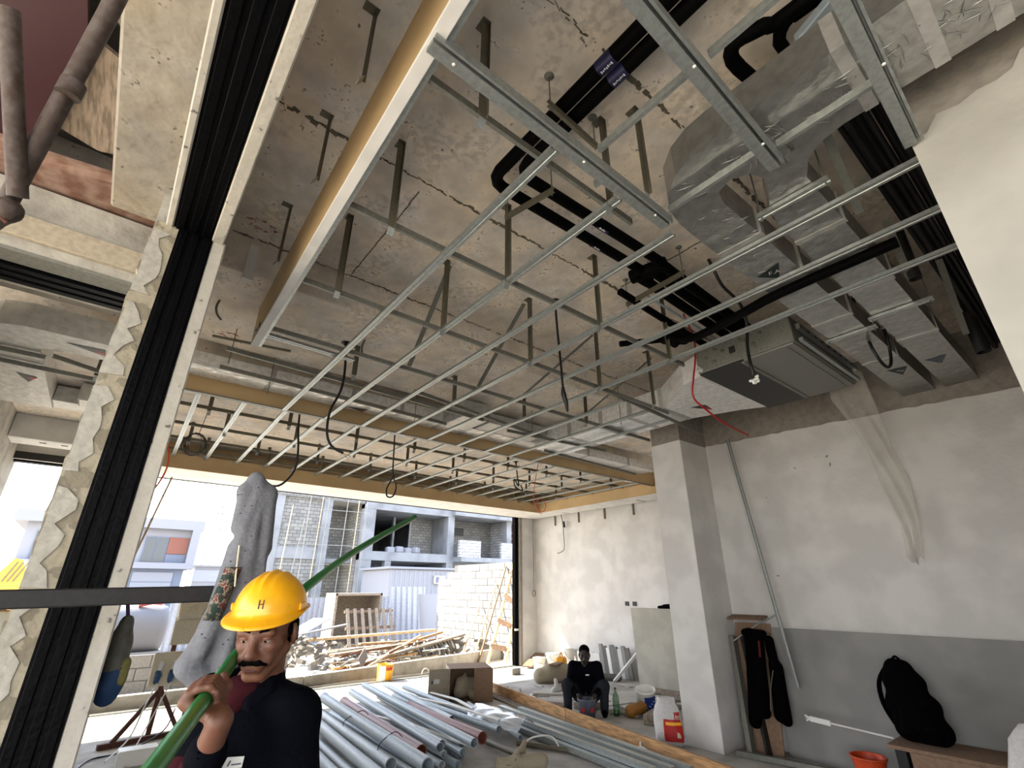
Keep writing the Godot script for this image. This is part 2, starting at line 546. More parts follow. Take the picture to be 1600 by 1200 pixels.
	mat("patch_print", Color(1, 1, 1), 0.8, 0.0, ntex(51, 0.014, [Color(0.03, 0.05, 0.05), Color(0.10, 0.22, 0.18), Color(0.03, 0.03, 0.03), Color(0.62, 0.60, 0.52), Color(0.36, 0.07, 0.08)], [0.0, 0.32, 0.45, 0.60, 0.72], 3), Vector3.ONE * 5.0)
	mat("tub_orange", Color(0.56, 0.37, 0.10), 0.6, 0.0, T.mottle, Vector3.ONE * 4.0)
	mat("drain", Color(0.46, 0.455, 0.44), 0.55)
	mat("bar_steel", Color(0.085, 0.085, 0.10), 0.6, 0.0, T.rust, Vector3.ONE * 4.0)
	mat("old_wood", Color(0.50, 0.40, 0.32), 0.9, 0.0, T.grain, Vector3(3, 3, 3))
	mat("grey_wood", Color(0.55, 0.50, 0.44), 0.9, 0.0, T.grain, Vector3(3, 3, 3))
	mat("scaffold", Color(0.34, 0.31, 0.30), 0.7, 0.35, T.rust, Vector3.ONE * 3.0, T.n_rough, 0.5)
	mat("rusty", Color(0.36, 0.22, 0.18), 0.8, 0.2, T.rust, Vector3.ONE * 3.0)
	mat("block", Color(0.52, 0.515, 0.505), 0.95, 0.0, T.mottle, Vector3.ONE * 2.0, T.n_rough, 0.7)
	mat("block2", Color(0.48, 0.475, 0.465), 0.95, 0.0, T.mottle, Vector3.ONE * 2.0, T.n_rough, 0.7)
	mat("mortar", Color(0.30, 0.295, 0.285), 0.95)
	mat("far_concrete", Color(0.44, 0.445, 0.455), 0.9, 0.0, T.blotch, Vector3.ONE * 0.25)
	mat("far_block", Color(1, 1, 1), 0.95, 0.0, block_texture(Color(0.36, 0.355, 0.345), Color(0.43, 0.425, 0.41), Color(0.22, 0.215, 0.21)), Vector3.ONE * 0.75)
	mat("far_block_pale", Color(1, 1, 1), 0.95, 0.0, block_texture(Color(0.55, 0.55, 0.55), Color(0.64, 0.64, 0.63), Color(0.16, 0.16, 0.18)), Vector3.ONE * 0.75)
	mat("far_white", Color(0.45, 0.45, 0.47), 0.9)
	mat("far_grey", Color(0.34, 0.36, 0.41), 0.85)
	mat("far_brown", Color(0.42, 0.25, 0.20), 0.8)
	mat("window_glass", Color(0.10, 0.14, 0.17), 0.08, 0.0)
	mat("corrugated", Color(0.52, 0.53, 0.56), 0.5, 0.35, T.mottle, Vector3.ONE * 1.0)
	mat("yellow_digger", Color(0.86, 0.62, 0.22), 0.6, 0.0, T.mottle, Vector3.ONE * 2.0)
	mat("pvc", Color(0.60, 0.65, 0.68), 0.45, 0.0, T.mottle, Vector3.ONE * 2.0)
	mat("pvc_light", Color(0.70, 0.74, 0.76), 0.45, 0.0, T.mottle, Vector3.ONE * 2.0)
	mat("pvc_red", Color(0.56, 0.33, 0.28), 0.5, 0.0, T.mottle, Vector3.ONE * 2.0)
	mat("cardboard", Color(0.52, 0.42, 0.34), 0.9, 0.0, T.mottle, Vector3.ONE * 2.0)
	mat("cardboard_pale", Color(0.66, 0.62, 0.55), 0.9, 0.0, T.mottle, Vector3.ONE * 2.0)
	mat("sackcloth", Color(0.62, 0.58, 0.50), 0.95, 0.0, T.mottle, Vector3.ONE * 4.0, T.n_cloth, 0.6)
	mat("cement_board", Color(0.54, 0.535, 0.525), 0.9, 0.0, M.paint.albedo_texture, Vector3.ONE * 0.6)
	mat("board_beige", Color(0.66, 0.645, 0.60), 0.9, 0.0, M.paint.albedo_texture, Vector3.ONE * 0.6)
	mat("skin", Color(0.40, 0.25, 0.18), 0.55, 0.0, T.mottle, Vector3.ONE * 8.0, null, 1.0, false)
	mat("skin_dark", Color(0.14, 0.09, 0.07), 0.6)
	mat("hair", Color(0.02, 0.017, 0.015), 0.8)
	mat("lips", Color(0.28, 0.135, 0.115), 0.6)
	mat("eye_white", Color(0.6, 0.56, 0.5), 0.3)
	mat("navy", Color(0.030, 0.034, 0.062), 0.9, 0.0, T.mottle, Vector3.ONE * 6.0, T.n_cloth, 0.7, false)
	mat("maroon", Color(0.20, 0.075, 0.095), 0.9, 0.0, T.mottle, Vector3.ONE * 6.0, T.n_cloth, 0.5, false)
	mat("helmet", Color(0.93, 0.66, 0.03), 0.32, 0.0, ntex(41, 0.01, [grey(0.94), grey(1.0)], [0.3, 0.6], 4), Vector3.ONE * 3.0)
	M.helmet.clearcoat_enabled = true; M.helmet.clearcoat = 0.3
	mat("green_pipe", Color(0.04, 0.42, 0.16), 0.4)
	mat("black_ink", Color(0.02, 0.02, 0.02), 0.6)
	mat("grey_fleece", Color(0.44, 0.445, 0.465), 0.95, 0.0, T.mottle, Vector3.ONE * 6.0, T.n_cloth, 0.7, false)
	mat("black_cloth", Color(0.012, 0.012, 0.014), 0.95, 0.0, T.mottle, Vector3.ONE * 5.0, T.n_cloth, 0.8)
	mat("orange_plastic", Color(0.78, 0.27, 0.10), 0.5, 0.0, T.mottle, Vector3.ONE * 4.0)
	mat("yellow_plastic", Color(0.88, 0.60, 0.10), 0.5, 0.0, T.mottle, Vector3.ONE * 4.0)
	mat("red_print", Color(0.66, 0.08, 0.07), 0.5)
	mat("yellow_print", Color(0.93, 0.66, 0.12), 0.5)
	mat("blue_print", Color(0.06, 0.14, 0.42), 0.5)
	mat("blue_pale", Color(0.45, 0.55, 0.72), 0.6)
	mat("white_sack", Color(0.78, 0.77, 0.76), 0.7, 0.0, T.mottle, Vector3.ONE * 4.0, T.n_cloth, 0.6)
	mat("blue_cloth", Color(0.04, 0.20, 0.36), 0.7, 0.0, T.mottle, Vector3.ONE * 6.0, T.n_cloth, 0.6)
	mat("olive_cloth", Color(0.42, 0.40, 0.20), 0.7, 0.0, T.mottle, Vector3.ONE * 6.0, T.n_cloth, 0.6)
	mat("grey_bag", Color(0.33, 0.33, 0.30), 0.7, 0.0, T.blotch, Vector3.ONE * 6.0, T.n_cloth, 0.6)
	mat("purple", Color(0.22, 0.10, 0.30), 0.6)
	mat("socket_blue", Color(0.10, 0.27, 0.42), 0.4)
	mat("cream_panel", Color(0.82, 0.78, 0.68), 0.7, 0.0, T.mottle, Vector3.ONE * 4.0)
	mat("green_glass", Color(0.10, 0.42, 0.22, 0.55), 0.08)
	M.green_glass.transparency = BaseMaterial3D.TRANSPARENCY_ALPHA
	mat("rubble", Color(0.47, 0.45, 0.42), 0.95, 0.0, T.mottle, Vector3.ONE * 3.0)
	for k in ["navy", "maroon", "black_cloth", "hair", "grey_fleece", "dusty_trousers", "rubber", "black_alu"]: M[k].metallic_specular = 0.15
	mat("pink", Color(0.62, 0.30, 0.30), 0.8)

func _ready() -> void:
	rng.seed = 7
	# camera
	var cam := Camera3D.new()
	cam.name = "camera"
	cam.fov = 77.32; cam.near = 0.05; cam.far = 300.0
	cam.position = Vector3(0, 1.6, 0)
	cam.rotation = Vector3(deg_to_rad(23.2), deg_to_rad(-39.0), 0)
	add_child(cam); cam.current = true
	# sky, sun, exposure
	var env := Environment.new()
	var sm := ProceduralSkyMaterial.new()
	sm.sky_top_color = Color(0.62, 0.70, 0.82); sm.sky_horizon_color = Color(0.955, 0.945, 0.925); sm.sky_curve = 0.22
	sm.ground_bottom_color = Color(0.62, 0.58, 0.52); sm.ground_horizon_color = Color(0.86, 0.85, 0.83)
	sm.sun_angle_max = 20.0; sm.sky_energy_multiplier = 2.1
	var sky := Sky.new(); sky.sky_material = sm
	env.background_mode = Environment.BG_SKY; env.sky = sky
	env.tonemap_mode = Environment.TONE_MAPPER_LINEAR
	env.tonemap_exposure = 2.0
	env.sdfgi_enabled = true; env.ssao_enabled = true; env.ssil_enabled = true
	var we := WorldEnvironment.new(); we.name = "world_environment"; we.environment = env; add_child(we)
	var sun := DirectionalLight3D.new()
	sun.name = "sun"; add_child(sun)
	sun.look_at_from_position(Vector3(-10, 14, -13.4), Vector3.ZERO)
	sun.light_color = Color(1.0, 0.955, 0.88); sun.light_energy = 5.2; sun.shadow_enabled = true; sun.light_angular_distance = 0.6
	make_materials()
	build_shell()
	build_door_frames()
	build_ceiling_boards()
	build_ceiling_frame()
	build_services()
	build_cables()
	build_nook()
	build_outside()
	build_floor_things()
	build_wall_things()
	build_worker_things()
	build_people()

# ---------------------------------------------------------------- the setting
func ragged(z0: float, z1: float, n: int, y0: float, y1: float, amp: float) -> Array:
	var a := []
	for i in n + 1:
		var t := float(i) / n
		a.append(Vector2(lerp(z0, z1, t), lerp(y0, y1, t) + rng.randf_range(-amp, amp)))
	return a

func build_shell() -> void:
	var st := nst()
	bb(st, Vector3(-1.5, -0.08, -9.78), Vector3(8.8, 0, 5.0)); struc("floor", st, M.screed, null, "dusty grey concrete floor of the room")
	st = nst(); bb(st, Vector3(-60, -0.4, -90), Vector3(80, -0.085, 40)); struc("ground", st, M.sand, null, "pale sandy ground of the building site")
	# ceiling slab in its steps; ragged grout fins stand along the shuttering joints
	var cg := sgroup("ceiling", "raw concrete slab with stains and shuttering joints")
	st = nst(); bb(st, Vector3(-0.16, 4.03, -3.5), Vector3(8.8, 4.25, 5.0)); mi("slab", st, M.slab, cg)
	st = nst(); bb(st, Vector3(-1.5, 3.74, -4.87), Vector3(8.8, 4.25, -3.5), 0.01); mi("band_beam", st, M.slab, cg)
	st = nst(); bb(st, Vector3(-1.5, 4.03, -5.50), Vector3(8.8, 4.25, -4.87)); mi("slab", st, M.slab, cg)
	st = nst(); bb(st, Vector3(-1.5, 3.72, -9.85), Vector3(8.8, 4.25, -5.50)); mi("slab", st, M.slab, cg)
	st = nst(); bb(st, Vector3(-4.5, 4.30, -12.33), Vector3(11.0, 4.55, -9.6)); mi("balcony_slab", st, M.concrete, cg)
	st = nst(); bb(st, Vector3(-4.5, 4.25, -9.9), Vector3(11.0, 4.5, 5.0)); mi("upper_floor", st, M.concrete, cg)
	for jn in [[-0.9, 0.15, 3.2], [-2.18, 0.15, 5.5], [-3.46, 0.15, 5.5], [0.36, 0.15, 2.3]]:
		st = nst()
		var x: float = jn[1]
		while x < jn[2]:
			var l := rng.randf_range(0.010, 0.045)
			var w := rng.randf_range(0.004, 0.022) * (0.6 + 0.6 * sin(x * 5.0)) * (0.55 if jn[0] < -3 else 1.0) + 0.003
			if rng.randf() < 0.93:
				bx(st, Vector3(x + l * 0.5, 4.03, jn[0] + rng.randf_range(-0.008, 0.008)), Vector3(l + 0.01, rng.randf_range(0.004, 0.014), w), Basis(Vector3.UP, rng.randf_range(-0.35, 0.35)))
			x += l
		mi("grout_fin", st, M.ridge, cg)
	for jn in [[1.05, -3.4, -2.3], [2.95, -2.1, -1.0]]:
		st = nst()
		var z: float = jn[1]
		while z < jn[2]:
			bx(st, Vector3(jn[0] + rng.randf_range(-0.004, 0.004), 4.03, z), Vector3(0.006, 0.01, 0.07)); z += 0.06
		mi("grout_fin", st, M.ridge, cg)
	# smudges of red marking paint
	for c in [[Vector3(0.33, 4.029, -3.28), 0.12], [Vector3(0.42, 3.739, -4.62), 0.10]]:
		st = nst()
		for i in 26:
			var a := rng.randf() * TAU
			var rr: float = c[1] * (0.55 + 0.45 * rng.randf())
			bx(st, c[0] + Vector3(cos(a) * rr, 0, sin(a) * rr * 0.55), Vector3(rng.randf_range(0.008, 0.03), 0.002, rng.randf_range(0.003, 0.008)), Basis(Vector3.UP, rng.randf_range(-0.6, 0.6)))
		mi("red_smudge", st, M.red_mark, cg)
	# walls
	st = nst(); bb(st, Vector3(8.6, 0, -9.7), Vector3(8.8, 3.72, -3.85)); struc("wall_far", st, M.paint, null, "white painted wall behind the seated worker")
	st = nst(); bb(st, Vector3(8.08, 0, -9.9), Vector3(8.8, 3.72, -9.66), 0.004); struc("wall_return", st, M.paint, null, "narrow white wall between sliding door frame and corner")
	var cw := sgroup("column_white", "white painted pier standing out from the wall")
	st = nst(); bb(st, Vector3(5.62, 0, -3.85), Vector3(8.8, 3.44, -3.39), 0.006); mi("painted_shaft", st, M.paint, cw)
	st = nst(); bb(st, Vector3(5.632, 3.44, -3.84), Vector3(8.8, 4.03, -3.40)); mi("raw_head", st, M.render_grey, cw)
	var wr := sgroup("wall_right", "long white wall of the alcove with raw grey render above")
	st = nst(); bb(st, Vector3(6.262, 0, -3.39), Vector3(6.45, 4.03, 0.1)); mi("raw_render", st, M.render_grey, wr)
	var pts := [Vector3(6.25, 0, -3.39)]
	for v in ragged(-3.39, -0.1, 40, 3.45, 3.33, 0.008): pts.append(Vector3(6.25, v.y, v.x))
	pts.append(Vector3(6.25, 0, -0.1))
	st = nst(); plate(st, pts, Vector3(0.0125, 0, 0)); mi("paint_coat", st, M.paint, wr)
	st = nst()
	for d in [[1287, 3.02, -1.93, 0.018, 0.03], [0, 2.92, -1.92, 0.014, 0.04], [0, 2.65, -2.7, 0.02, 0.008], [0, 2.95, -2.3, 0.03, 0.01], [0, 1.75, -2.75, 0.03, 0.012]]:
		bx(st, Vector3(6.2495, d[1], d[2]), Vector3(0.004, d[4], d[3]), Basis(Vector3.RIGHT, rng.randf()))
	mi("chip", st, M.render_grey, wr)
	var pr := sgroup("wall_pier", "pale plastered wall end beside the ceiling void")
	st = nst(); bb(st, Vector3(2.322, 0, -0.075), Vector3(2.5, 4.03, 4.0)); mi("raw_render", st, M.render_grey, pr)
	pts = [Vector3(2.31, 0, -0.08)]
	for v in [[-0.08, 3.40], [-0.02, 3.405], [0.03, 3.47], [0.10, 3.455], [0.16, 3.475], [0.22, 3.47], [0.27, 3.485], [0.31, 3.545], [0.36, 3.56], [0.45, 3.55], [0.6, 3.57], [1.0, 3.5], [2.0, 3.55], [4.0, 3.5]]: pts.append(Vector3(2.31, v[1], v[0]))
	pts.append(Vector3(2.31, 0, 4.0))
	st = nst(); plate(st, pts, Vector3(0.0125, 0, 0)); mi("paint_coat", st, M.primer, pr)
	st = nst(); bb(st, Vector3(2.5, 0, -0.075), Vector3(6.45, 4.03, 0.1)); struc("wall_alcove", st, M.render_grey, null, "grey rendered end wall of the alcove")
	st = nst(); bb(st, Vector3(-1.5, 0, -9.9), Vector3(-1.3, 3.72, -3.3)); struc("wall_left", st, M.concrete, null, "rendered side wall of the passage beyond the black jamb")
	st = nst(); bb(st, Vector3(-0.16, 0, 3.4), Vector3(2.5, 4.03, 3.6)); struc("wall_back_added", st, M.paint, null, "unseen white wall added behind the viewer to cut the light")  # unseen wall, added to hold back light from behind the camera
	st = nst(); bb(st, Vector3(-6.6, 3.90, -3.3), Vector3(-0.9, 4.12, 6.0)); struc("slab_nook_added", st, M.concrete, null, "concrete deck over the outdoor nook, extended out of view to shade it")  # deck carried on past the visible formwork to shade the nook ground
	# facade beam over the far opening, and beam over the passage opening
	st = nst(); bb(st, Vector3(-1.3, 3.32, -9.9), Vector3(8.08, 3.72, -9.62)); struc("lintel_far", st, M.paint, null, "beam over the wide far opening")
	# beam above the near sliding door track
	var bm := sgroup("beam_track", "concrete beam carrying the black sliding door track")
	st = nst(); bb(st, Vector3(-0.155, 3.30, -2.56), Vector3(0.10, 4.03, 5.0), 0.006); mi("beam_body", st, M.band, bm)
	st = nst()
	for s in [[-0.155, -0.123], [0.045, 0.10]]:
		bb(st, Vector3(s[0], 3.27, -2.56), Vector3(s[1], 3.30, 5.0), 0.006)
	mi("edge_band", st, M.band, bm)
	# post at the corner
	var cl := sgroup("column_corner", "corner post with black sliding door jamb and torn plaster edge")
	st = nst(); bb(st, Vector3(-0.20, 0, -3.72), Vector3(0.105, 3.74, -2.60)); mi("post_body", st, M.concrete, cl)
	st = nst(); bb(st, Vector3(0.052, 0, -2.62), Vector3(0.112, 3.285, -2.545), 0.006); mi("edge_band", st, M.band, cl)
	st = nst()
	var y := 0.0
	pts = [Vector3(-0.098, 0, -2.55)]
	var lft := []
	while y < 3.28:
		lft.append(Vector3(-0.198 + rng.randf_range(-0.006, 0.010), y, -2.55)); y += rng.randf_range(0.03, 0.07)
	lft.append(Vector3(-0.19, 3.28, -2.55))
	pts.append_array(lft); pts.append(Vector3(-0.098, 3.28, -2.55))
	plate(st, pts, Vector3(0, 0, -0.055)); mi("torn_plaster", st, M.plaster, cl)
	# flakes of light skim coat still sticking to the torn edge
	for seg in 7:
		st = nst()
		var y0 := 0.35 + seg * 0.42
		var fp := []
		for i in 9: fp.append(Vector3(-0.195 + rng.randf_range(-0.004, 0.004), y0 + i * 0.045, -2.549))
		for i in 9: fp.append(Vector3(-0.150 + rng.randf_range(-0.022, 0.035), y0 + (8 - i) * 0.045 + rng.randf_range(-0.012, 0.012), -2.549))
		plate(st, fp, Vector3(0, 0, 0.004)); mi("skim_flake", st, M.skim, cl)
	# beam along the passage opening
	var lb := sgroup("beam_passage", "beam with black sliding door track over the passage opening")
	st = nst(); bb(st, Vector3(-3.2, 3.30, -3.80), Vector3(-0.2, 3.72, -3.32), 0.006); mi("beam_body", st, M.concrete, lb)
	st = nst(); bb(st, Vector3(-3.2, 3.36, -3.32), Vector3(-0.22, 3.50, -3.285), 0.004); mi("edge_band", st, M.cardboard_pale, lb)
	st = nst(); bb(st, Vector3(-3.2, 3.28, -3.46), Vector3(-0.2, 3.30, -3.32)); mi("edge_band", st, M.galv_dull, lb)

func track(st: SurfaceTool, a: Vector3, b: Vector3, w: float, ribs: int, up: Vector3) -> void:
	# flat black section with proud ribs on its exposed face (which points along -up)
	var z := (b - a).normalized()
	var x := up.cross(z).normalized()
	bar(st, a + up * 0.012, b + up * 0.012, w, 0.02, up)
	for i in ribs:
		var o := x * (w * ((i + 0.5) / ribs - 0.5))
		bar(st, a + o, b + o, w / ribs * 0.62, 0.014, up, 0.003)

func build_door_frames() -> void:
	var d1 := sgroup("door_1", "black aluminium sliding door frame around the near opening")
	var st := nst(); track(st, Vector3(-0.04, 3.279, -2.56), Vector3(-0.04, 3.279, 5.0), 0.165, 3, Vector3.UP); mi("head_track", st, M.black_alu, d1)
	st = nst(); track(st, Vector3(-0.023, 0, -2.543), Vector3(-0.023, 3.285, -2.543), 0.15, 3, Vector3(0, 0, -1)); mi("jamb", st, M.black_alu, d1)
	var d2 := sgroup("door_2", "black aluminium track over the passage opening")
	st = nst(); track(st, Vector3(-3.2, 3.278, -3.60), Vector3(-0.2, 3.278, -3.60), 0.24, 3, Vector3.UP); mi("head_track", st, M.black_alu, d2)
	var d3 := sgroup("door_3", "black aluminium jamb of the far sliding door")
	st = nst()
	bb(st, Vector3(7.98, 0, -9.84), Vector3(8.08, 3.30, -9.72)); 
	for i in 3: bb(st, Vector3(7.965, 0, -9.83 + i * 0.04), Vector3(7.985, 3.30, -9.805 + i * 0.04), 0.003)
	for i in 3: bb(st, Vector3(7.985 + i * 0.033, 0, -9.725), Vector3(8.005 + i * 0.033, 3.30, -9.705), 0.003)
	mi("jamb", st, M.black_alu, d3)
	st = nst(); bb(st, Vector3(8.06, 0, -9.72), Vector3(8.14, 3.30, -9.64), 0.01); mi("rough_edge", st, M.render_grey, d3)
	st = nst(); bb(st, Vector3(7.96, 0.72, -9.735), Vector3(8.06, 0.76, -9.695)); mi("tape", st, M.white_plastic, d3)
	st = nst(); track(st, Vector3(-1.3, 3.30, -9.76), Vector3(7.98, 3.30, -9.76), 0.14, 2, Vector3.UP); mi("head_track", st, M.black_alu, d3)
	st = nst(); bb(st, Vector3(-1.3, 3.32, -9.64), Vector3(-0.2, 3.42, -9.60)); mi("head_trim", st, M.fan_grey, d3)
	st = nst(); track(st, Vector3(-1.3, 0.006, -9.76), Vector3(7.98, 0.006, -9.76), 0.14, 4, Vector3.DOWN); mi("floor_track", st, M.galv_dull, d3)

func build_ceiling_boards() -> void:
	# tan paper-faced boards that form the upstands, white soffit boards round the edge
	var st := nst()
	var g := sgroup("trim_1", "long tan gypsum upstand with white lower edge running over the camera side")
	var A := Vector3(0.425, 3.40, 0.6); var B := Vector3(0.53, 3.40, -3.96)
	bar(st, A + Vector3(-0.006, 0.185, 0), B + Vector3(-0.006, 0.185, 0), 0.0125, 0.36, Vector3.UP); mi("board", st, M.tan_board, g)
	st = nst(); bar(st, A + Vector3(0.012, -0.004, 0), B + Vector3(0.012, -0.004, 0), 0.055, 0.014, Vector3.UP, 0.003); mi("corner_bead", st, M.gypsum, g)
	st = nst(); bar(st, A + Vector3(0.045, 0.03, 0), B + Vector3(0.045, 0.03, 0), 0.04, 0.05, Vector3.UP); mi("edge_stud", st, M.galv, g)
	g = sgroup("trim_2", "tan gypsum upstand along the far opening")
	st = nst(); bb(st, Vector3(0.30, 3.27, -8.662), Vector3(7.85, 3.485, -8.65)); mi("board", st, M.tan_board, g)
	st = nst(); bb(st, Vector3(0.30, 3.485, -8.664), Vector3(7.85, 3.492, -8.640)); mi("edge_angle", st, M.galv, g)
	st = nst(); bb(st, Vector3(-0.1, 3.30, -9.02), Vector3(8.1, 3.72, -9.00)); mi("cove_back", st, M.tan_board, g)
	g = sgroup("trim_3", "tan gypsum upstand along the white side wall")
	st = nst(); bb(st, Vector3(7.84, 3.27, -8.65), Vector3(7.853, 3.485, -3.86)); mi("board", st, M.tan_board, g)
	st = nst(); bb(st, Vector3(8.08, 3.30, -9.0), Vector3(8.1, 3.72, -3.86)); mi("cove_back", st, M.tan_board, g)
	g = sgroup("trim_4", "shaded tan drop board between the two ceiling fields")
	st = nst(); bb(st, Vector3(0.22, 3.415, -5.432), Vector3(7.84, 3.66, -5.42)); mi("board", st, M.tan_board, g)
	st = nst(); bb(st, Vector3(0.22, 3.405, -5.445), Vector3(7.84, 3.416, -5.39)); mi("edge_angle", st, M.galv_dull, g)
	st = nst()
	for x in [0.27, 2.55, 3.95, 5.1, 7.1]: bb(st, Vector3(x - 0.09, 3.400, -5.47), Vector3(x + 0.09, 3.406, -5.40))
	mi("joint_tape", st, M.gypsum, g)
	g = sgroup("soffit", "white gypsum soffit round the far opening")
	st = nst(); bb(st, Vector3(0.1, 3.28, -9.62), Vector3(8.52, 3.292, -8.662)); mi("board", st, M.gypsum, g)
	st = nst(); bb(st, Vector3(7.853, 3.28, -8.662), Vector3(8.52, 3.292, -3.86)); mi("board", st, M.gypsum, g)
	st = nst()
	for z in [-8.9, -8.1, -7.3, -6.5, -5.7, -4.9]:
		bb(st, Vector3(8.575, 3.06, z - 0.018), Vector3(8.60, 3.34, z + 0.018))
	mi("wall_hanger", st, M.hanger, g)
	st = nst()
	for s in [[-8.3, 0.25, 0.4], [-6.1, 0.3, 0.35], [-7.4, 0.03, 0.05], [-5.5, 0.03, 0.05]]: bb(st, Vector3(8.5 - s[1], 3.276, s[0] - 0.012), Vector3(8.5, 3.281, s[0] + 0.012))
	mi("joint_gap", st, M.hanger, g)

# ---------------------------------------------------------------- suspended ceiling framing
var FUR := PackedVector2Array([Vector2(-0.024, 0.022), Vector2(-0.024, 0), Vector2(-0.007, 0), Vector2(-0.004, 0.004), Vector2(0.004, 0.004), Vector2(0.007, 0), Vector2(0.024, 0), Vector2(0.024, 0.022), Vector2(0.021, 0.022), Vector2(0.021, 0.003), Vector2(0.009, 0.003), Vector2(0.006, 0.007), Vector2(-0.006, 0.007), Vector2(-0.009, 0.003), Vector2(-0.021, 0.003), Vector2(-0.021, 0.022)])
var CHN := PackedVector2Array([Vector2(-0.008, 0), Vector2(0.010, 0), Vector2(0.010, 0.003), Vector2(-0.005, 0.003), Vector2(-0.005, 0.035), Vector2(0.010, 0.035), Vector2(0.010, 0.038), Vector2(-0.008, 0.038)])
var STUD := PackedVector2Array([Vector2(-0.034, 0), Vector2(0.012, 0), Vector2(0.012, 0.006), Vector2(0.016, 0.032), Vector2(0.022, 0.032), Vector2(0.024, 0.002), Vector2(0.034, 0.002), Vector2(0.034, 0.05), Vector2(-0.034, 0.05)])
var SLIM := PackedVector2Array([Vector2(-0.015, 0), Vector2(0.006, 0), Vector2(0.006, 0.004), Vector2(0.009, 0.02), Vector2(0.012, 0.02), Vector2(0.012, 0), Vector2(0.018, 0), Vector2(0.018, 0.03), Vector2(-0.015, 0.03)])
var ANG := PackedVector2Array([Vector2(-0.020, 0), Vector2(0.020, 0), Vector2(0.020, 0.003), Vector2(-0.017, 0.003), Vector2(-0.017, 0.018), Vector2(-0.020, 0.018)])

func hanger_strut(x: float, z: float, top: float, bottom: float, label: String, turn := 0.0, group := "steel hanger struts under the slab") -> Node3D:
	var t := thing("hanger_strut", label, "hanger", Vector3(x, bottom, z), group)
	var st := nst(); extr(st, ANG, Vector3(0, -0.02, 0), Vector3(0, top - bottom, 0), Vector3(0, 0, 1)); mi("strut", st, M.hanger, t, true)
	st = nst(); bb(st, Vector3(-0.022, top - bottom - 0.004, -0.05), Vector3(0.022, top - bottom, 0.018)); mi("fixing_tab", st, M.hanger, t, true)
	st = nst(); bx(st, Vector3(0.002, -0.045, -0.008), Vector3(0.036, 0.045, 0.003), Basis(Vector3.RIGHT, 0.5)); mi("bent_end", st, M.galv, t, true)
	t.rotation.y = turn
	return t

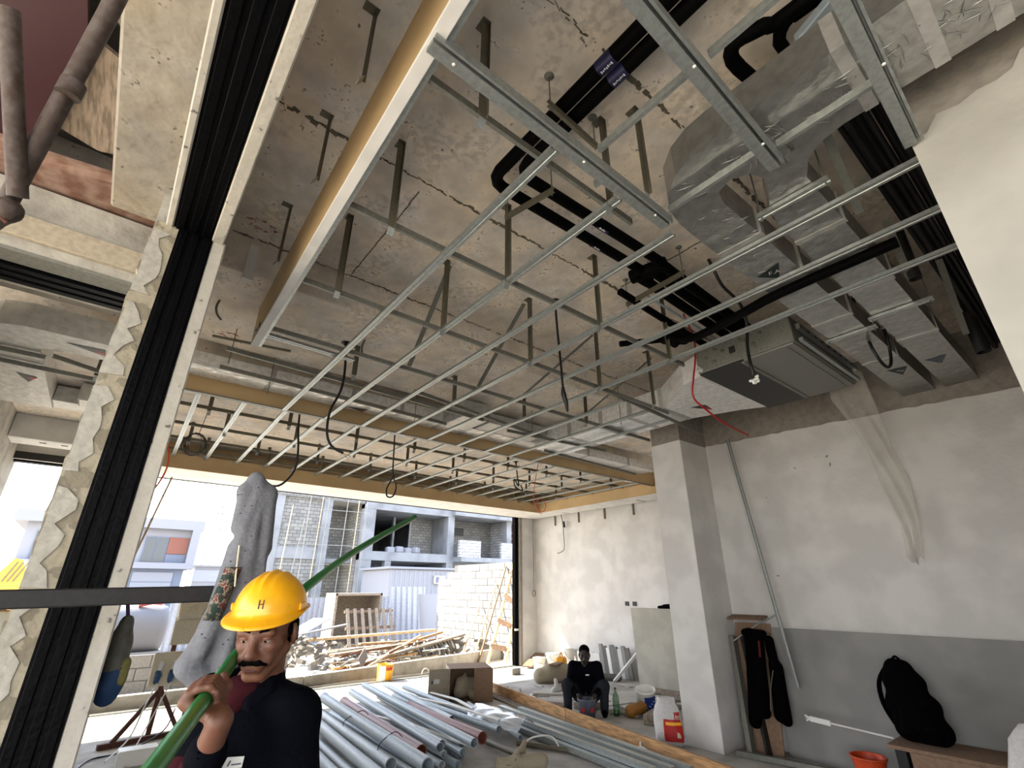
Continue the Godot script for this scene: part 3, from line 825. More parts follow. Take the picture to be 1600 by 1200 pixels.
func build_ceiling_frame() -> void:
	var ord := ["first", "second", "third", "fourth", "fifth", "sixth", "seventh", "eighth", "ninth", "tenth", "eleventh", "twelfth", "thirteenth", "fourteenth", "fifteenth", "sixteenth", "seventeenth", "eighteenth"]
	# near field: furring channels along z
	var xs := [1.16, 1.615, 2.05, 2.50, 2.955, 3.405, 3.875, 4.315, 4.76]
	var ends := [-1.09, -1.10, -1.08, 0.0, 0.0, 0.0, -2.90, -2.93, -2.95]
	for i in 9:
		var st := nst()
		extr(st, FUR, Vector3(xs[i] + 0.01, 3.40, -5.405), Vector3(xs[i] - 0.03, 3.40, ends[i]))
		var o := mi("furring_channel", st, M.galv)
		tag(o, "galvanized furring channel of the near ceiling field, %s from the tan upstand" % ord[i], "channel", "furring channels of the near field")
	# carriers across, hung from struts
	var cz := [-1.18, -2.03, -2.86, -3.66]
	var cx := [[0.50, 1.80], [0.53, 3.62], [0.58, 4.6], [0.50, 5.35]]
	for i in 4:
		var st := nst()
		extr(st, CHN, Vector3(cx[i][0], 3.424, cz[i]), Vector3(cx[i][1], 3.424, cz[i] - 0.01))
		tag(mi("carrier_channel", st, M.galv_dull), "thin steel carrier channel resting on the near furring channels, %s from the wide studs" % ord[i], "channel", "carrier channels of the near field")
	var st2 := nst(); extr(st2, CHN, Vector3(3.35, 3.424, -2.86), Vector3(5.55, 3.40, -3.02))
	tag(mi("carrier_channel", st2, M.galv_dull), "slanting steel carrier running past the fan coil duct to the white pier", "channel")
	st2 = nst(); extr(st2, FUR, Vector3(0.50, 3.43, -3.78), Vector3(1.30, 3.43, -3.80))
	tag(mi("carrier_channel", st2, M.galv), "short bright channel doubled onto the carrier at the upstand end", "channel")
	for q in [[0.40, -4.35, 3.2, -4.5, 3.47, "beside the corner post"], [0.42, -4.75, 2.9, -4.86, 3.45, "just above the drop board"], [2.1, -4.2, 4.4, -4.6, 3.47, "in mid field"], [3.6, -4.55, 5.3, -4.4, 3.43, "at the flared duct"], [4.6, -4.95, 6.9, -5.1, 3.43, "near the white pier"]]:
		st2 = nst(); extr(st2, CHN, Vector3(q[0], q[4], q[1]), Vector3(q[2], q[4], q[3]))
		tag(mi("duct_support_channel", st2, M.galv_dull), "dark steel channel slung under the foil ducts, starting %s" % q[5], "channel", "channels under the foil duct")
	# hanger struts
	var n := 0
	for zz in [-1.16, -2.0, -2.78]:
		for xx in [0.78, 1.58, 2.45, 3.33]:
			if zz > -1.5 and xx > 1.7: continue
			hanger_strut(xx, zz, 4.03, 3.42, "brown-grey hanger strut on the %s carrier channel, %s from the tan upstand" % [ord[[-1.16, -2.0, -2.78].find(zz)], ord[[0.78, 1.58, 2.45, 3.33].find(xx)]], 0.0)
	hanger_strut(4.15, -2.75, 4.03, 3.42, "brown-grey hanger strut beside the flared foil duct")
	hanger_strut(4.05, -3.62, 3.74, 3.42, "short hanger strut under the band beam beside the duct")
	for xx in [1.42, 2.52, 3.5]: hanger_strut(xx, -4.1, 3.74, 3.46, "short hanger strut under the band beam, %s from the tan upstand" % ord[[1.42, 2.52, 3.5].find(xx)], 0.0, "struts under the band beam")
	hanger_strut(1.68, -1.0, 4.03, 3.45, "hanger strut holding the wide stud below the black pipes")
	hanger_strut(2.02, -0.45, 4.03, 3.50, "hanger strut with a bright folded tab beside the wide studs")
	hanger_strut(0.36, -1.44, 4.03, 3.60, "hanger strut behind the tan upstand near the top", 1.57, "struts behind the upstand")
	hanger_strut(0.39, -2.1, 4.03, 3.60, "hanger strut behind the tan upstand", 1.57, "struts behind the upstand")
	hanger_strut(0.42, -2.95, 4.03, 3.60, "hanger strut behind the lower end of the tan upstand", 1.57, "struts behind the upstand")
	st2 = nst(); bb(st2, Vector3(0.30, 3.70, -3.49), Vector3(0.36, 3.98, -3.475)); bb(st2, Vector3(0.295, 3.66, -3.49), Vector3(0.365, 3.70, -3.44))
	tag(mi("loose_strap", st2, M.gypsum), "pale strap hanging on the band beam face beside the post", "strap")
	# diagonal braces
	for q in [[1.62, -2.80, 1.74, -3.62, "first"], [2.45, -2.85, 2.50, -3.62, "second"], [3.38, -2.85, 3.02, -3.60, "third"], [4.30, -2.80, 3.95, -3.55, "fourth"]]:
		st2 = nst(); extr(st2, ANG, Vector3(q[0], 4.01, q[1]), Vector3(q[2], 3.45, q[3]))
		tag(mi("diagonal_brace", st2, M.galv_dull), "slanting steel brace from slab to carrier, %s from the tan upstand" % q[4], "brace", "slanting braces")
	# wide studs across the entrance of the field, with stub channels between them
	var sl := ["wide galvanized stud closing the near furring field, ending at the foil elbow", "wide galvanized stud crossing the black pipes, middle one of three", "wide galvanized stud ending at the pale wall end"]
	var sa := [[0.46, -1.02, 1.90, -1.04], [0.46, -0.47, 1.96, -0.50], [0.46, -0.03, 2.29, -0.07]]
	for i in 3:
		st2 = nst(); extr(st2, STUD, Vector3(sa[i][2], 3.365, sa[i][3]), Vector3(sa[i][0], 3.365, sa[i][1]))
		var t := thing("ceiling_stud", sl[i], "stud", Vector3((sa[i][0] + sa[i][2]) * 0.5, 3.365, sa[i][1]), "wide studs")
		mi("section", st2, M.galv, t)
		st2 = nst(true)
		for xx in [0.56, 1.25, 1.78]: lathe(st2, [Vector2(0, -0.006), Vector2(0.006, -0.005), Vector2(0.007, 0.0)], Vector3(xx, 3.366, sa[i][1] - 0.01), 8)
		mi("screw", st2, M.white_plastic, t)
	for q in [[1.30, -0.98, -0.52, "below the black pipes"], [1.87, -1.0, -0.52, "under the foil elbow"], [1.90, -0.46, -0.08, "under the straight foil duct"], [1.30, -0.44, -0.06, "at the top edge of the picture"], [1.44, -1.13, -1.04, "at the end of a furring channel"]]:
		st2 = nst(); extr(st2, CHN, Vector3(q[0], 3.415, q[1]), Vector3(q[0], 3.415, q[2]))
		tag(mi("stub_channel", st2, M.galv), "short thin channel bridging wide studs, %s" % q[3], "channel", "stub channels between wide studs")
	# far field
	for i in 18:
		var x := 0.41 + i * 0.42
		st2 = nst(); extr(st2, FUR, Vector3(x + 0.07, 3.44, -8.65), Vector3(x - 0.04, 3.43, -5.44))
		tag(mi("furring_channel", st2, M.galv), "furring channel of the far ceiling field, %s from the black jamb" % ord[i], "channel", "furring channels of the far field")
	for i in 4:
		var z: float = [-6.10, -6.90, -7.65, -8.35][i]
		st2 = nst(); extr(st2, CHN, Vector3(-0.1, 3.466, z), Vector3(7.8, 3.466, z))
		tag(mi("carrier_channel", st2, M.hanger), "dark carrier channel of the far ceiling field, %s behind the drop board" % ord[i], "channel", "carrier channels of the far field")
		for k in 9:
			var x := 0.55 + k * 0.86 + (0.3 if i % 2 == 1 else 0.0)
			if x > 7.7: continue
			hanger_strut(x, z, 3.72, 3.47, "short dark hanger strut on the %s far carrier, %s from the corner post" % [ord[i], ord[k]], 0.0, "hanger struts of the far field")

# ---------------------------------------------------------------- ducts, pipes, fan coil
func plan(st: SurfaceTool, pl: Array, y0: float, y1: float) -> void:
	var pts := []
	for q in pl: pts.append(Vector3(q[0], y0, q[1]))
	plate(st, pts, Vector3(0, y1 - y0, 0))

func arrow_sticker(parent: Node3D, a: Vector3, b: Vector3, c: Vector3, m1: Material, m2: Material, txt: String, off: Vector3) -> void:
	var st := nst(); plate(st, [a, b, c], off); mi("arrow_sticker", st, m1, parent)
	var ctr := (a + b + c) / 3.0
	if m2:
		st = nst(); plate(st, [ctr + off * 0.5, (b + c) * 0.5 + off * 0.5, c + off * 0.5], off); mi("sticker_half", st, m2, parent)
	if txt:
		var x := ((b + c) * 0.5 - a).normalized()
		var z := off.normalized()
		var y := z.cross(x).normalized()
		lettering(txt, a.distance_to(b) * 0.30, M.white_plastic, parent, Transform3D(Basis(x, y, z), ctr + off * 1.6 + x * a.distance_to(b) * 0.08 - parent.position), "sticker_letters", 0.0006)

func ring(c: Vector3, r: float, u: Vector3, v: Vector3, n := 20, frac := 1.0) -> Array:
	var a := []
	for i in n + 1: a.append(c + u * cos(TAU * frac * i / n) * r + v * sin(TAU * frac * i / n) * r)
	return a

func build_services() -> void:
	# branching foil-wrapped duct overhead
	var t := thing("foil_duct", "foil-wrapped branching air duct with a rounded elbow running over the alcove", "duct", Vector3(2.0, 3.5, -0.8))
	var st := nst()
	plan(st, [[2.09, 3.38], [2.09, -0.24], [2.11, -0.34], [2.17, -0.42], [2.28, -0.47], [6.26, -0.46], [6.26, -0.72], [2.60, -0.72], [2.38, -0.70], [2.24, -0.64], [2.12, -0.61], [2.04, -0.64], [2.0, -0.72], [2.03, -0.80], [2.12, -0.825], [2.6, -0.815], [6.26, -0.80], [6.26, -1.07], [2.25, -1.07], [2.08, -1.065], [1.95, -1.04], [1.84, -0.98], [1.76, -0.88], [1.72, -0.77], [1.71, -0.66], [1.71, 3.38]], 3.50, 3.69)
	mi("wrapped_body", st, M.foil, t)
	# raised tape bands over the joints
	for q in [[2.5, 2.545, -1.075, -0.80], [3.05, 3.09, -1.075, -0.795], [3.9, 3.94, -1.075, -0.795], [5.0, 5.04, -1.075, -0.795], [2.75, 2.79, -0.725, -0.455], [3.6, 3.64, -0.725, -0.455], [4.7, 4.74, -0.725, -0.455]]:
		st = nst(); bb(st, Vector3(q[0], 3.496, q[2]), Vector3(q[1], 3.694, q[3])); mi("tape_band", st, M.foil_dull, t)
	for z in [-0.16, 0.08, 0.26, 0.5]:
		st = nst(); bb(st, Vector3(1.705, 3.496, z), Vector3(2.095, 3.694, z + 0.05)); mi("tape_band", st, M.foil_dull, t)
	arrow_sticker(t, Vector3(2.92, 3.498, -1.03), Vector3(2.87, 3.498, -0.87), Vector3(3.04, 3.498, -0.94), M.sticker_green, null, "F.A", Vector3(0, -0.002, 0))
	arrow_sticker(t, Vector3(5.33, 3.498, -0.97), Vector3(5.36, 3.498, -0.82), Vector3(5.56, 3.498, -0.9), M.sticker_green, null, "F.A", Vector3(0, -0.002, 0))
	arrow_sticker(t, Vector3(5.33, 3.498, -0.68), Vector3(5.33, 3.498, -0.53), Vector3(5.52, 3.498, -0.6), M.far_grey, null, "", Vector3(0, -0.002, 0))
	# fresh plastic wrap creases
	st = nst(true)
	for i in 150:
		var x := rng.randf_range(1.82, 1.98)
		var z := rng.randf_range(-0.95, 0.3)
		var a := rng.randf_range(-0.5, 0.5) + (1.2 if rng.randf() < 0.4 else 0.0)
		var l := rng.randf_range(0.02, 0.10)
		tube(st, [Vector3(x, 3.499, z), Vector3(x + cos(a) * l * 0.5, 3.496, z + sin(a) * l * 0.5 + 0.004), Vector3(x + cos(a) * l, 3.499, z + sin(a) * l)], [0.0005, 0.0030, 0.0005], 5)
	for i in 90:
		var x := rng.randf_range(2.1, 3.6)
		var z := rng.randf_range(-1.05, -0.83)
		var a := rng.randf_range(0, PI)
		var l := rng.randf_range(0.02, 0.07)
		tube(st, [Vector3(x, 3.499, z), Vector3(x + cos(a) * l * 0.5, 3.497, z + sin(a) * l * 0.5), Vector3(x + cos(a) * l, 3.499, z + sin(a) * l)], [0.0004, 0.002, 0.0004], 5)
	mi("film_crease", st, M.foil, t)
	# trapeze bars under the duct, on threaded rods
	for q in [[2.36, -0.76, -0.40, "near the elbow"], [4.25, -1.10, -0.74, "under the wide branch"], [4.10, -0.75, -0.36, "under the narrow branch"]]:
		var tb := thing("duct_trapeze", "galvanized bar on threaded rods carrying the foil duct, %s" % q[3], "bracket", Vector3(q[0], 3.47, q[1]), "duct trapezes")
		st = nst(); extr(st, FUR, Vector3(q[0], 3.474, q[1]), Vector3(q[0], 3.474, q[2])); mi("crossbar", st, M.galv, tb)
		for z in [q[1] + 0.02, q[2] - 0.02]:
			st = nst(true); tube(st, [Vector3(q[0], 3.45, z), Vector3(q[0], 4.03, z)], 0.004, 6); mi("rod", st, M.galv_dull, tb)
	for q in [[Vector3(2.18, 3.66, -0.33), Vector3(2.72, 3.46, -0.385), "nearest the elbow"], [Vector3(3.11, 3.60, -0.34), Vector3(3.64, 3.46, -0.39), "in the middle"], [Vector3(4.0, 3.7, -0.25), Vector3(4.9, 3.46, -0.33), "towards the alcove wall"]]:
		st = nst(); extr(st, ANG, q[0], q[1])
		tag(mi("loose_angle", st, M.galv_dull), "loose steel angle sticking out of the dark ceiling void, %s" % q[2], "angle bar", "angles in the void")
	# duct along the drop board and the branch from the fan coil
	t = thing("drop_duct", "foil-wrapped flat duct running along the drop board", "duct", Vector3(3.5, 3.55, -5.17))
	st = nst(); bb(st, Vector3(0.12, 3.55, -5.34), Vector3(7.35, 3.69, -5.02), 0.008); mi("wrapped_body", st, M.foil_lit, t)
	for x in [0.9, 1.75, 2.35, 2.95, 3.35, 4.1, 5.6, 6.6]:
		st = nst(); bb(st, Vector3(x, 3.547, -5.343), Vector3(x + 0.05, 3.693, -5.017)); mi("tape_band", st, M.foil_dull, t)
	st = nst(); bb(st, Vector3(2.95, 3.50, -5.03), Vector3(3.30, 3.72, -4.55), 0.008); bb(st, Vector3(3.45, 3.56, -5.03), Vector3(4.40, 3.70, -4.70), 0.008)
	mi("side_box", st, M.foil_dull, t)
	arrow_sticker(t, Vector3(1.80, 3.547, -5.24), Vector3(2.02, 3.547, -5.19), Vector3(2.0, 3.547, -5.31), M.sticker_green, M.sticker_red, "", Vector3(0, -0.002, 0))
	t = thing("fan_coil_duct", "foil duct, lightened as if lit from below, flaring from the ceiling fan coil unit towards the drop board", "duct", Vector3(4.7, 3.44, -3.5))
	st = nst()
	var a := [Vector3(3.92, 3.425, -2.06), Vector3(5.22, 3.425, -2.06), Vector3(5.22, 3.645, -2.06), Vector3(3.92, 3.645, -2.06)]
	var b := [Vector3(4.02, 3.44, -2.30), Vector3(5.14, 3.44, -2.30), Vector3(5.14, 3.66, -2.30), Vector3(4.02, 3.66, -2.30)]
	var c := [Vector3(4.47, 3.46, -2.84), Vector3(5.03, 3.46, -2.84), Vector3(5.03, 3.70, -2.84), Vector3(4.47, 3.70, -2.84)]
	var d := [Vector3(4.47, 3.46, -5.0), Vector3(5.03, 3.46, -5.0), Vector3(5.03, 3.70, -5.0), Vector3(4.47, 3.70, -5.0)]
	var rr := [a, b, c, d]
	var nn := [Vector3.DOWN, Vector3.RIGHT, Vector3.UP, Vector3.LEFT]
	for s in 3:
		for k in 4: quad(st, rr[s][k], rr[s][(k + 1) % 4], rr[s + 1][(k + 1) % 4], rr[s + 1][k], nn[k])
	quad(st, a[0], a[1], a[2], a[3], Vector3(0, 0, 1)); quad(st, d[0], d[1], d[2], d[3], Vector3(0, 0, -1))
	mi("wrapped_body", st, M.foil_lit, t)
	for z in [-2.86, -3.3, -3.75, -4.3]:
		st = nst(); bb(st, Vector3(4.465, 3.456, z - 0.03), Vector3(5.035, 3.704, z + 0.03)); mi("tape_band", st, M.foil_dull, t)
	st = nst(); bar(st, Vector3(4.02, 3.438, -2.30), Vector3(4.47, 3.458, -2.84), 0.03, 0.004); bar(st, Vector3(3.92, 3.422, -2.07), Vector3(4.30, 3.428, -2.07), 0.03, 0.006); mi("tape_strip", st, M.gypsum, t)
	arrow_sticker(t, Vector3(4.66, 3.448, -2.62), Vector3(4.70, 3.446, -2.47), Vector3(4.90, 3.446, -2.5), M.sticker_green, M.sticker_red, "", Vector3(0, -0.002, 0))
	# fan coil unit
	t = thing("fan_coil_unit", "grey ceiling fan coil unit with a dark underside panel", "fan coil", Vector3(4.55, 3.42, -1.63))
	st = nst(); bb(st, Vector3(3.87, 3.425, -2.05), Vector3(5.25, 3.665, -1.21), 0.006); var cs := mi("casing", st, M.galv_dull, t)
	st = nst(); bb(st, Vector3(3.885, 3.412, -2.045), Vector3(5.235, 3.426, -1.64), 0.003); mi("filter_panel", st, M.fan_grey, t)
	st = nst(); bb(st, Vector3(3.885, 3.410, -1.635), Vector3(5.235, 3.426, -1.225), 0.004); var dp := mi("drain_pan", st, M.drain, t)
	st = nst(); bb(st, Vector3(3.90, 3.400, -1.66), Vector3(5.22, 3.414, -1.63)); bb(st, Vector3(3.90, 3.405, -1.30), Vector3(5.22, 3.412, -1.28)); mi("pan_rib", st, M.galv_dull, dp)
	st = nst(); bb(st, Vector3(3.95, 3.55, -1.20), Vector3(5.25, 3.60, -1.17)); bb(st, Vector3(3.95, 3.44, -1.20), Vector3(5.25, 3.47, -1.17)); var mr := mi("mounting_rail", st, M.galv, t)
	st = nst()
	for k in 8: bb(st, Vector3(4.1 + k * 0.14, 3.565, -1.172), Vector3(4.15 + k * 0.14, 3.58, -1.168))
	mi("rail_slot", st, M.black_ink, mr)
	st = nst(); bb(st, Vector3(3.862, 3.51, -1.73), Vector3(3.872, 3.57, -1.68)); mi("terminal_box", st, M.black_ink, cs)
	st = nst(true)
	for q in [[-1.95, 3.55], [-1.86, 3.60], [-1.88, 3.49], [-1.79, 3.56], [-1.62, 3.60], [-1.58, 3.58], [-1.52, 3.52], [-1.45, 3.60]]: lathe(st, [Vector2(0.018, 0), Vector2(0.018, 0.006), Vector2(0.010, 0.008), Vector2(0, 0.008)], Vector3(3.870, q[1], q[0]), 10, Basis(Vector3(0, 0, 1), PI / 2))
	mi("grommet", st, M.hanger, cs)
	st = nst(true); tube(st, [Vector3(3.88, 3.455, -2.02), Vector3(3.82, 3.455, -2.02)], 0.022, 12, 1, 0.006); mi("drain_spout", st, M.white_plastic, cs)
	# plastic film hanging off the unit
	st = nst(true)
	var g := []
	var rows := [[3.66, 5.22, -1.34, 0.10], [3.56, 5.40, -1.32, 0.16], [3.42, 5.58, -1.36, 0.17], [3.20, 5.82, -1.36, 0.13], [2.95, 6.0, -1.36, 0.12], [2.65, 6.10, -1.34, 0.11], [2.4, 6.14, -1.33, 0.10], [2.2, 6.16, -1.33, 0.09], [2.02, 6.17, -1.35, 0.07], [1.88, 6.18, -1.38, 0.06]]
	for r in rows:
		var line := []
		for k in 11:
			var u := k / 10.0 - 0.5
			line.append(Vector3(r[1] + sin(u * 14.0 + r[0] * 5.0) * 0.03 - absf(u) * 0.04, r[0] + (rng.randf_range(-0.06, 0.04) if r[0] < 1.95 else 0.0), r[2] + u * r[3] * 2.0 + sin(r[0] * 9.0 + k) * 0.012))
		g.append(line)
	sheet(st, g, 0.0012, Vector3(1, 0.1, 0))
	tag(mi("plastic_film", st, M.plastic_film), "crumpled translucent plastic film hanging from the fan coil unit down the wall", "plastic film")
	# insulated chilled-water pipes
	var P := [[1.275, -1.78, 0.075, "outer"], [1.365, -1.625, 0.0, "inner"]]
	for q in P:
		t = thing("insulated_pipe", "black foam-insulated pipe bending under the slab, %s of the pair" % q[3], "pipe", Vector3(q[0], 3.88, q[1]), "pair of black insulated pipes")
		st = nst(true)
		var z: float = q[1]
		var x: float = q[0]
		tube(st, [Vector3(x, 3.88, 3.38), Vector3(x, 3.88, z + 0.09), Vector3(x + 0.012, 3.88, z + 0.045), Vector3(x + 0.045, 3.88, z + 0.012), Vector3(x + 0.09, 3.88, z), Vector3(2.75, 3.87, z + 0.03)], 0.037, 14); mi("insulation", st, M.rubber, t)
		for yy in [[-0.87, 0]]:
			st = nst(true); tube(st, [Vector3(x, 3.88, yy[0] - 0.045), Vector3(x, 3.88, yy[0] + 0.045)], 0.0385, 14); var ls := mi("label_sleeve", st, M.label_blue, t)
			st = nst()
			for e in 7: bb(st, Vector3(x - 0.007 + 0.003 * (e % 2), 3.8408, yy[0] - 0.034 + e * 0.010), Vector3(x + 0.006 - 0.002 * (e % 3), 3.8418, yy[0] - 0.028 + e * 0.010))
			mi("sleeve_print", st, M.white_plastic, ls)
		var lx: float = 2.10 if q[3] == "inner" else 2.22
		st = nst(true); tube(st, [Vector3(lx - 0.05, 3.877, z + 0.012), Vector3(lx + 0.05, 3.876, z + 0.014)], 0.0385, 14); var l2 := mi("label_sleeve", st, M.label_blue, t)
		st = nst()
		for e in 6: bb(st, Vector3(lx - 0.034 + e * 0.010, 3.8368, z + 0.005), Vector3(lx - 0.027 + e * 0.010, 3.8388, z + 0.018 - 0.003 * (e % 3)))
		mi("sleeve_print", st, M.white_plastic, l2)
	st = nst(true); tube(st, [Vector3(1.32, 3.905, 3.38), Vector3(1.32, 3.905, -1.5)], 0.008, 6)
	tag(mi("grey_conduit", st, M.galv), "thin pale conduit lying between the two black pipes", "conduit")
	for q in [[-1.80, 0.040, 3.86, "first"], [-1.70, 0.040, 3.87, "second"], [-1.60, 0.040, 3.86, "third"], [-1.98, 0.030, 3.80, "fourth"]]:
		st = nst(true); tube(st, [Vector3(2.72, q[2], q[0]), Vector3(3.4, q[2] - 0.02, q[0] - 0.02), Vector3(4.3, q[2] - 0.04, q[0] - 0.04)], q[1], 12, 3)
		tag(mi("insulated_pipe", st, M.rubber), "black insulated pipe running into the fan coil void, %s of the bundle" % q[3], "pipe", "pipe bundle at the fan coil")
	st = nst(true); tube(st, [Vector3(2.72, 3.87, -1.86), Vector3(2.78, 3.87, -1.58)], 0.055, 12); tube(st, [Vector3(2.70, 3.86, -1.80), Vector3(2.86, 3.86, -1.80)], 0.05, 12)
	tag(mi("pipe_joint", st, M.rubber), "thick black insulated joint where the pipes branch", "pipe joint")
	st = nst(true); tube(st, [Vector3(2.7, 3.92, -1.70), Vector3(4.0, 3.90, -1.74)], 0.010, 8); tube(st, [Vector3(2.95, 3.80, -1.88), Vector3(4.1, 3.78, -1.9)], 0.010, 8)
	tag(mi("conduit_pair", st, M.pvc), "pale conduits clipped over the black pipe bundle", "conduit")
	t = thing("valve_assembly", "black insulated valve with a long handle beside the fan coil unit", "valve", Vector3(3.45, 3.62, -1.95))
	st = nst(true); tube(st, [Vector3(3.05, 3.56, -2.28), Vector3(3.38, 3.61, -2.02)], 0.026, 12, 1, 0.0); mi("handle", st, M.rubber, t)
	st = nst(true); blob(st, [[Vector3(3.36, 3.61, -2.03), Vector3(3.50, 3.62, -1.93), 0.05, 0.055], [Vector3(3.42, 3.56, -1.98), Vector3(3.44, 3.68, -1.97), 0.035, 0.035]], 0.014, 0.03); mi("body", st, M.rubber, t)
	st = nst(true); tube(st, [Vector3(3.42, 3.6, -1.95), Vector3(3.38, 3.52, -1.75), Vector3(3.22, 3.462, -1.30), Vector3(3.16, 3.46, -1.0), Vector3(3.15, 3.46, -0.33)], 0.034, 12, 3); mi("branch_pipe", st, M.rubber, t)
	st = nst(true); tube(st, [Vector3(1.745, 3.90, 1.2), Vector3(1.745, 3.90, -0.15), Vector3(1.70, 3.89, -0.33), Vector3(1.66, 3.88, -0.44), Vector3(1.72, 3.87, -0.49), Vector3(1.90, 3.86, -0.47)], 0.034, 12, 3)
	tag(mi("insulated_pipe", st, M.rubber), "black pipe hooking round above the foil duct", "pipe")
	st = nst(true); tube(st, [Vector3(1.80, 3.93, 1.0), Vector3(1.80, 3.93, -0.12), Vector3(1.77, 3.92, -0.24), Vector3(1.83, 3.90, -0.32), Vector3(2.0, 3.9, -0.30)], 0.028, 12, 3)
	tag(mi("insulated_pipe", st, M.rubber), "second shorter black pipe hook above the foil duct", "pipe")
	st = nst(); bar(st, Vector3(1.80, 3.86, -0.10), Vector3(1.86, 3.86, -0.26), 0.05, 0.05, Vector3.UP, 0.005)
	tag(mi("pale_pipe_stub", st, M.pvc), "pale square pipe stub beside the hooked black pipes", "pipe stub")
	for i in 6:
		var z: float = -0.30 + i * 0.038
		st = nst(true); tube(st, [Vector3(2.36, 3.82 - (i % 2) * 0.05, z), Vector3(6.2, 3.80 - (i % 2) * 0.05, z)], 0.016 + 0.004 * (i % 3), 10)
		tag(mi("void_pipe", st, M.pipe_dark), "dark conduit in the ceiling void beside the pale wall end, %s in the row" % ["first", "second", "third", "fourth", "fifth", "sixth"][i], "conduit", "conduits in the void")
	for q in [[5.3, -0.30, 0.05], [3.6, -0.36, 0.035]]:
		st = nst(true); tube(st, [Vector3(q[0], 3.42, q[1]), Vector3(q[0], 3.80, q[1])], q[2], 14, 1, 0.005)
		tag(mi("drop_pipe", st, M.pipe_dark), "dark downpipe stub in the ceiling void, %s one" % ("thicker" if q[2] > 0.04 else "thinner"), "pipe stub", "downpipe stubs in the void")
	# pipe brackets on threaded rods
	for q in [[Vector3(1.17, 3.838, -1.16), Vector3(1.55, 3.838, -1.18), "where the pipes run straight"], [Vector3(1.50, 3.838, -1.92), Vector3(1.58, 3.838, -1.55), "past the bend"], [Vector3(2.90, 3.81, -2.06), Vector3(2.88, 3.81, -1.5), "at the bundle"]]:
		t = thing("pipe_bracket", "thin steel bracket under the black pipes, %s" % q[2], "bracket", q[0], "pipe brackets")
		st = nst(); extr(st, CHN, q[0] - Vector3(0, 0.038, 0), q[1] - Vector3(0, 0.038, 0)); mi("crossbar", st, M.hanger, t)
		for e in [q[0], q[1]]:
			var s: Vector3 = e + ((q[0] + q[1]) * 0.5 - e).normalized() * 0.015
			st = nst(true); tube(st, [s - Vector3(0, 0.06, 0), Vector3(s.x, 4.03, s.z)], 0.004, 6); lathe(st, [Vector2(0, -0.012), Vector2(0.022, -0.006), Vector2(0.026, 0.0)], Vector3(s.x, 4.03, s.z), 12); mi("rod", st, M.galv_dull, t)
	# the duct seen through the passage opening
	t = thing("passage_duct", "pale foil duct with red and green arrow stickers in the side passage ceiling", "duct", Vector3(-0.8, 3.5, -5.8))
	st = nst(); plan(st, [[-0.16, -4.95], [-0.16, -5.32], [-0.80, -5.36], [-0.84, -5.42], [-0.84, -7.3], [-1.26, -7.3], [-1.26, -5.35], [-1.20, -5.15], [-1.08, -5.02], [-0.9, -4.95]], 3.50, 3.71); mi("wrapped_body", st, M.foil_pale, t)
	st = nst(); bb(st, Vector3(-0.84, 3.52, -7.32), Vector3(-0.2, 3.70, -7.0), 0.01); bb(st, Vector3(-0.62, 3.51, -7.08), Vector3(-0.2, 3.71, -6.75), 0.02); mi("side_branch", st, M.foil_pale, t)
	arrow_sticker(t, Vector3(-0.66, 3.498, -5.10), Vector3(-0.40, 3.498, -5.08), Vector3(-0.40, 3.498, -5.22), M.sticker_green, M.sticker_red, "", Vector3(0, -0.002, 0))
	arrow_sticker(t, Vector3(-1.05, 3.498, -6.18), Vector3(-0.98, 3.498, -6.42), Vector3(-0.90, 3.498, -6.22), M.sticker_green, M.sticker_red, "", Vector3(0, -0.002, 0))
	for q in [[-1.28, -5.50, -0.80, -5.50, "at the bend"], [-1.28, -5.8, -0.2, -5.86, "across the passage"], [-0.75, -5.42, -0.18, -5.72, "slanting to the post"]]:
		st = nst(); extr(st, CHN, Vector3(q[0], 3.452, q[1]), Vector3(q[2], 3.452, q[3]))
		tag(mi("passage_channel", st, M.galv_dull), "steel support channel under the passage duct, %s" % q[4], "channel", "channels in the passage")
	hanger_strut(-0.45, -5.72, 3.72, 3.49, "short hanger strut in the side passage")
	st = nst(); bb(st, Vector3(-1.30, 3.40, -9.0), Vector3(-0.2, 3.72, -8.6), 0.01)
	struc("soffit_passage", st, M.gypsum, null, "pale boxed soffit in the side passage")
	st = nst(); bb(st, Vector3(-1.0, 3.396, -8.78), Vector3(-0.93, 3.401, -8.74)); bb(st, Vector3(-0.78, 3.396, -8.78), Vector3(-0.71, 3.401, -8.74)); mi("slot", st, M.black_ink, get_node("soffit_passage"))

# ---------------------------------------------------------------- hanging cables
func conduit(pts: Array, r: float, label: String, m: Material, sub := 5, ends: Material = null, rough := true) -> Node3D:
	var t := thing("hanging_conduit", label, "cable", pts[0])
	var st := nst(true)
	tube(st, pts, r, 8, sub)
	mi("sheath", st, m, t)
	if ends:
		st = nst(true)
		var e: Vector3 = pts[-1]
		var dv: Vector3 = (pts[-1] - pts[-2]).normalized()
		for i in 4:
			var q := e + dv * 0.06 + Vector3(rng.randf_range(-0.03, 0.03), rng.randf_range(-0.03, 0.03), rng.randf_range(-0.03, 0.03))
			tube(st, [e, (e + q) * 0.5 + Vector3(0, 0.01, 0), q], r * 0.2, 5)
		mi("bare_wire", st, ends, t)
	return t

func rose(t: Node3D, p: Vector3) -> void:
	var st := nst(true); lathe(st, [Vector2(0, -0.03), Vector2(0.018, -0.03), Vector2(0.02, -0.008), Vector2(0.045, -0.006), Vector2(0.048, 0.0)], p, 14); mi("ceiling_box", st, M.conduit, t)

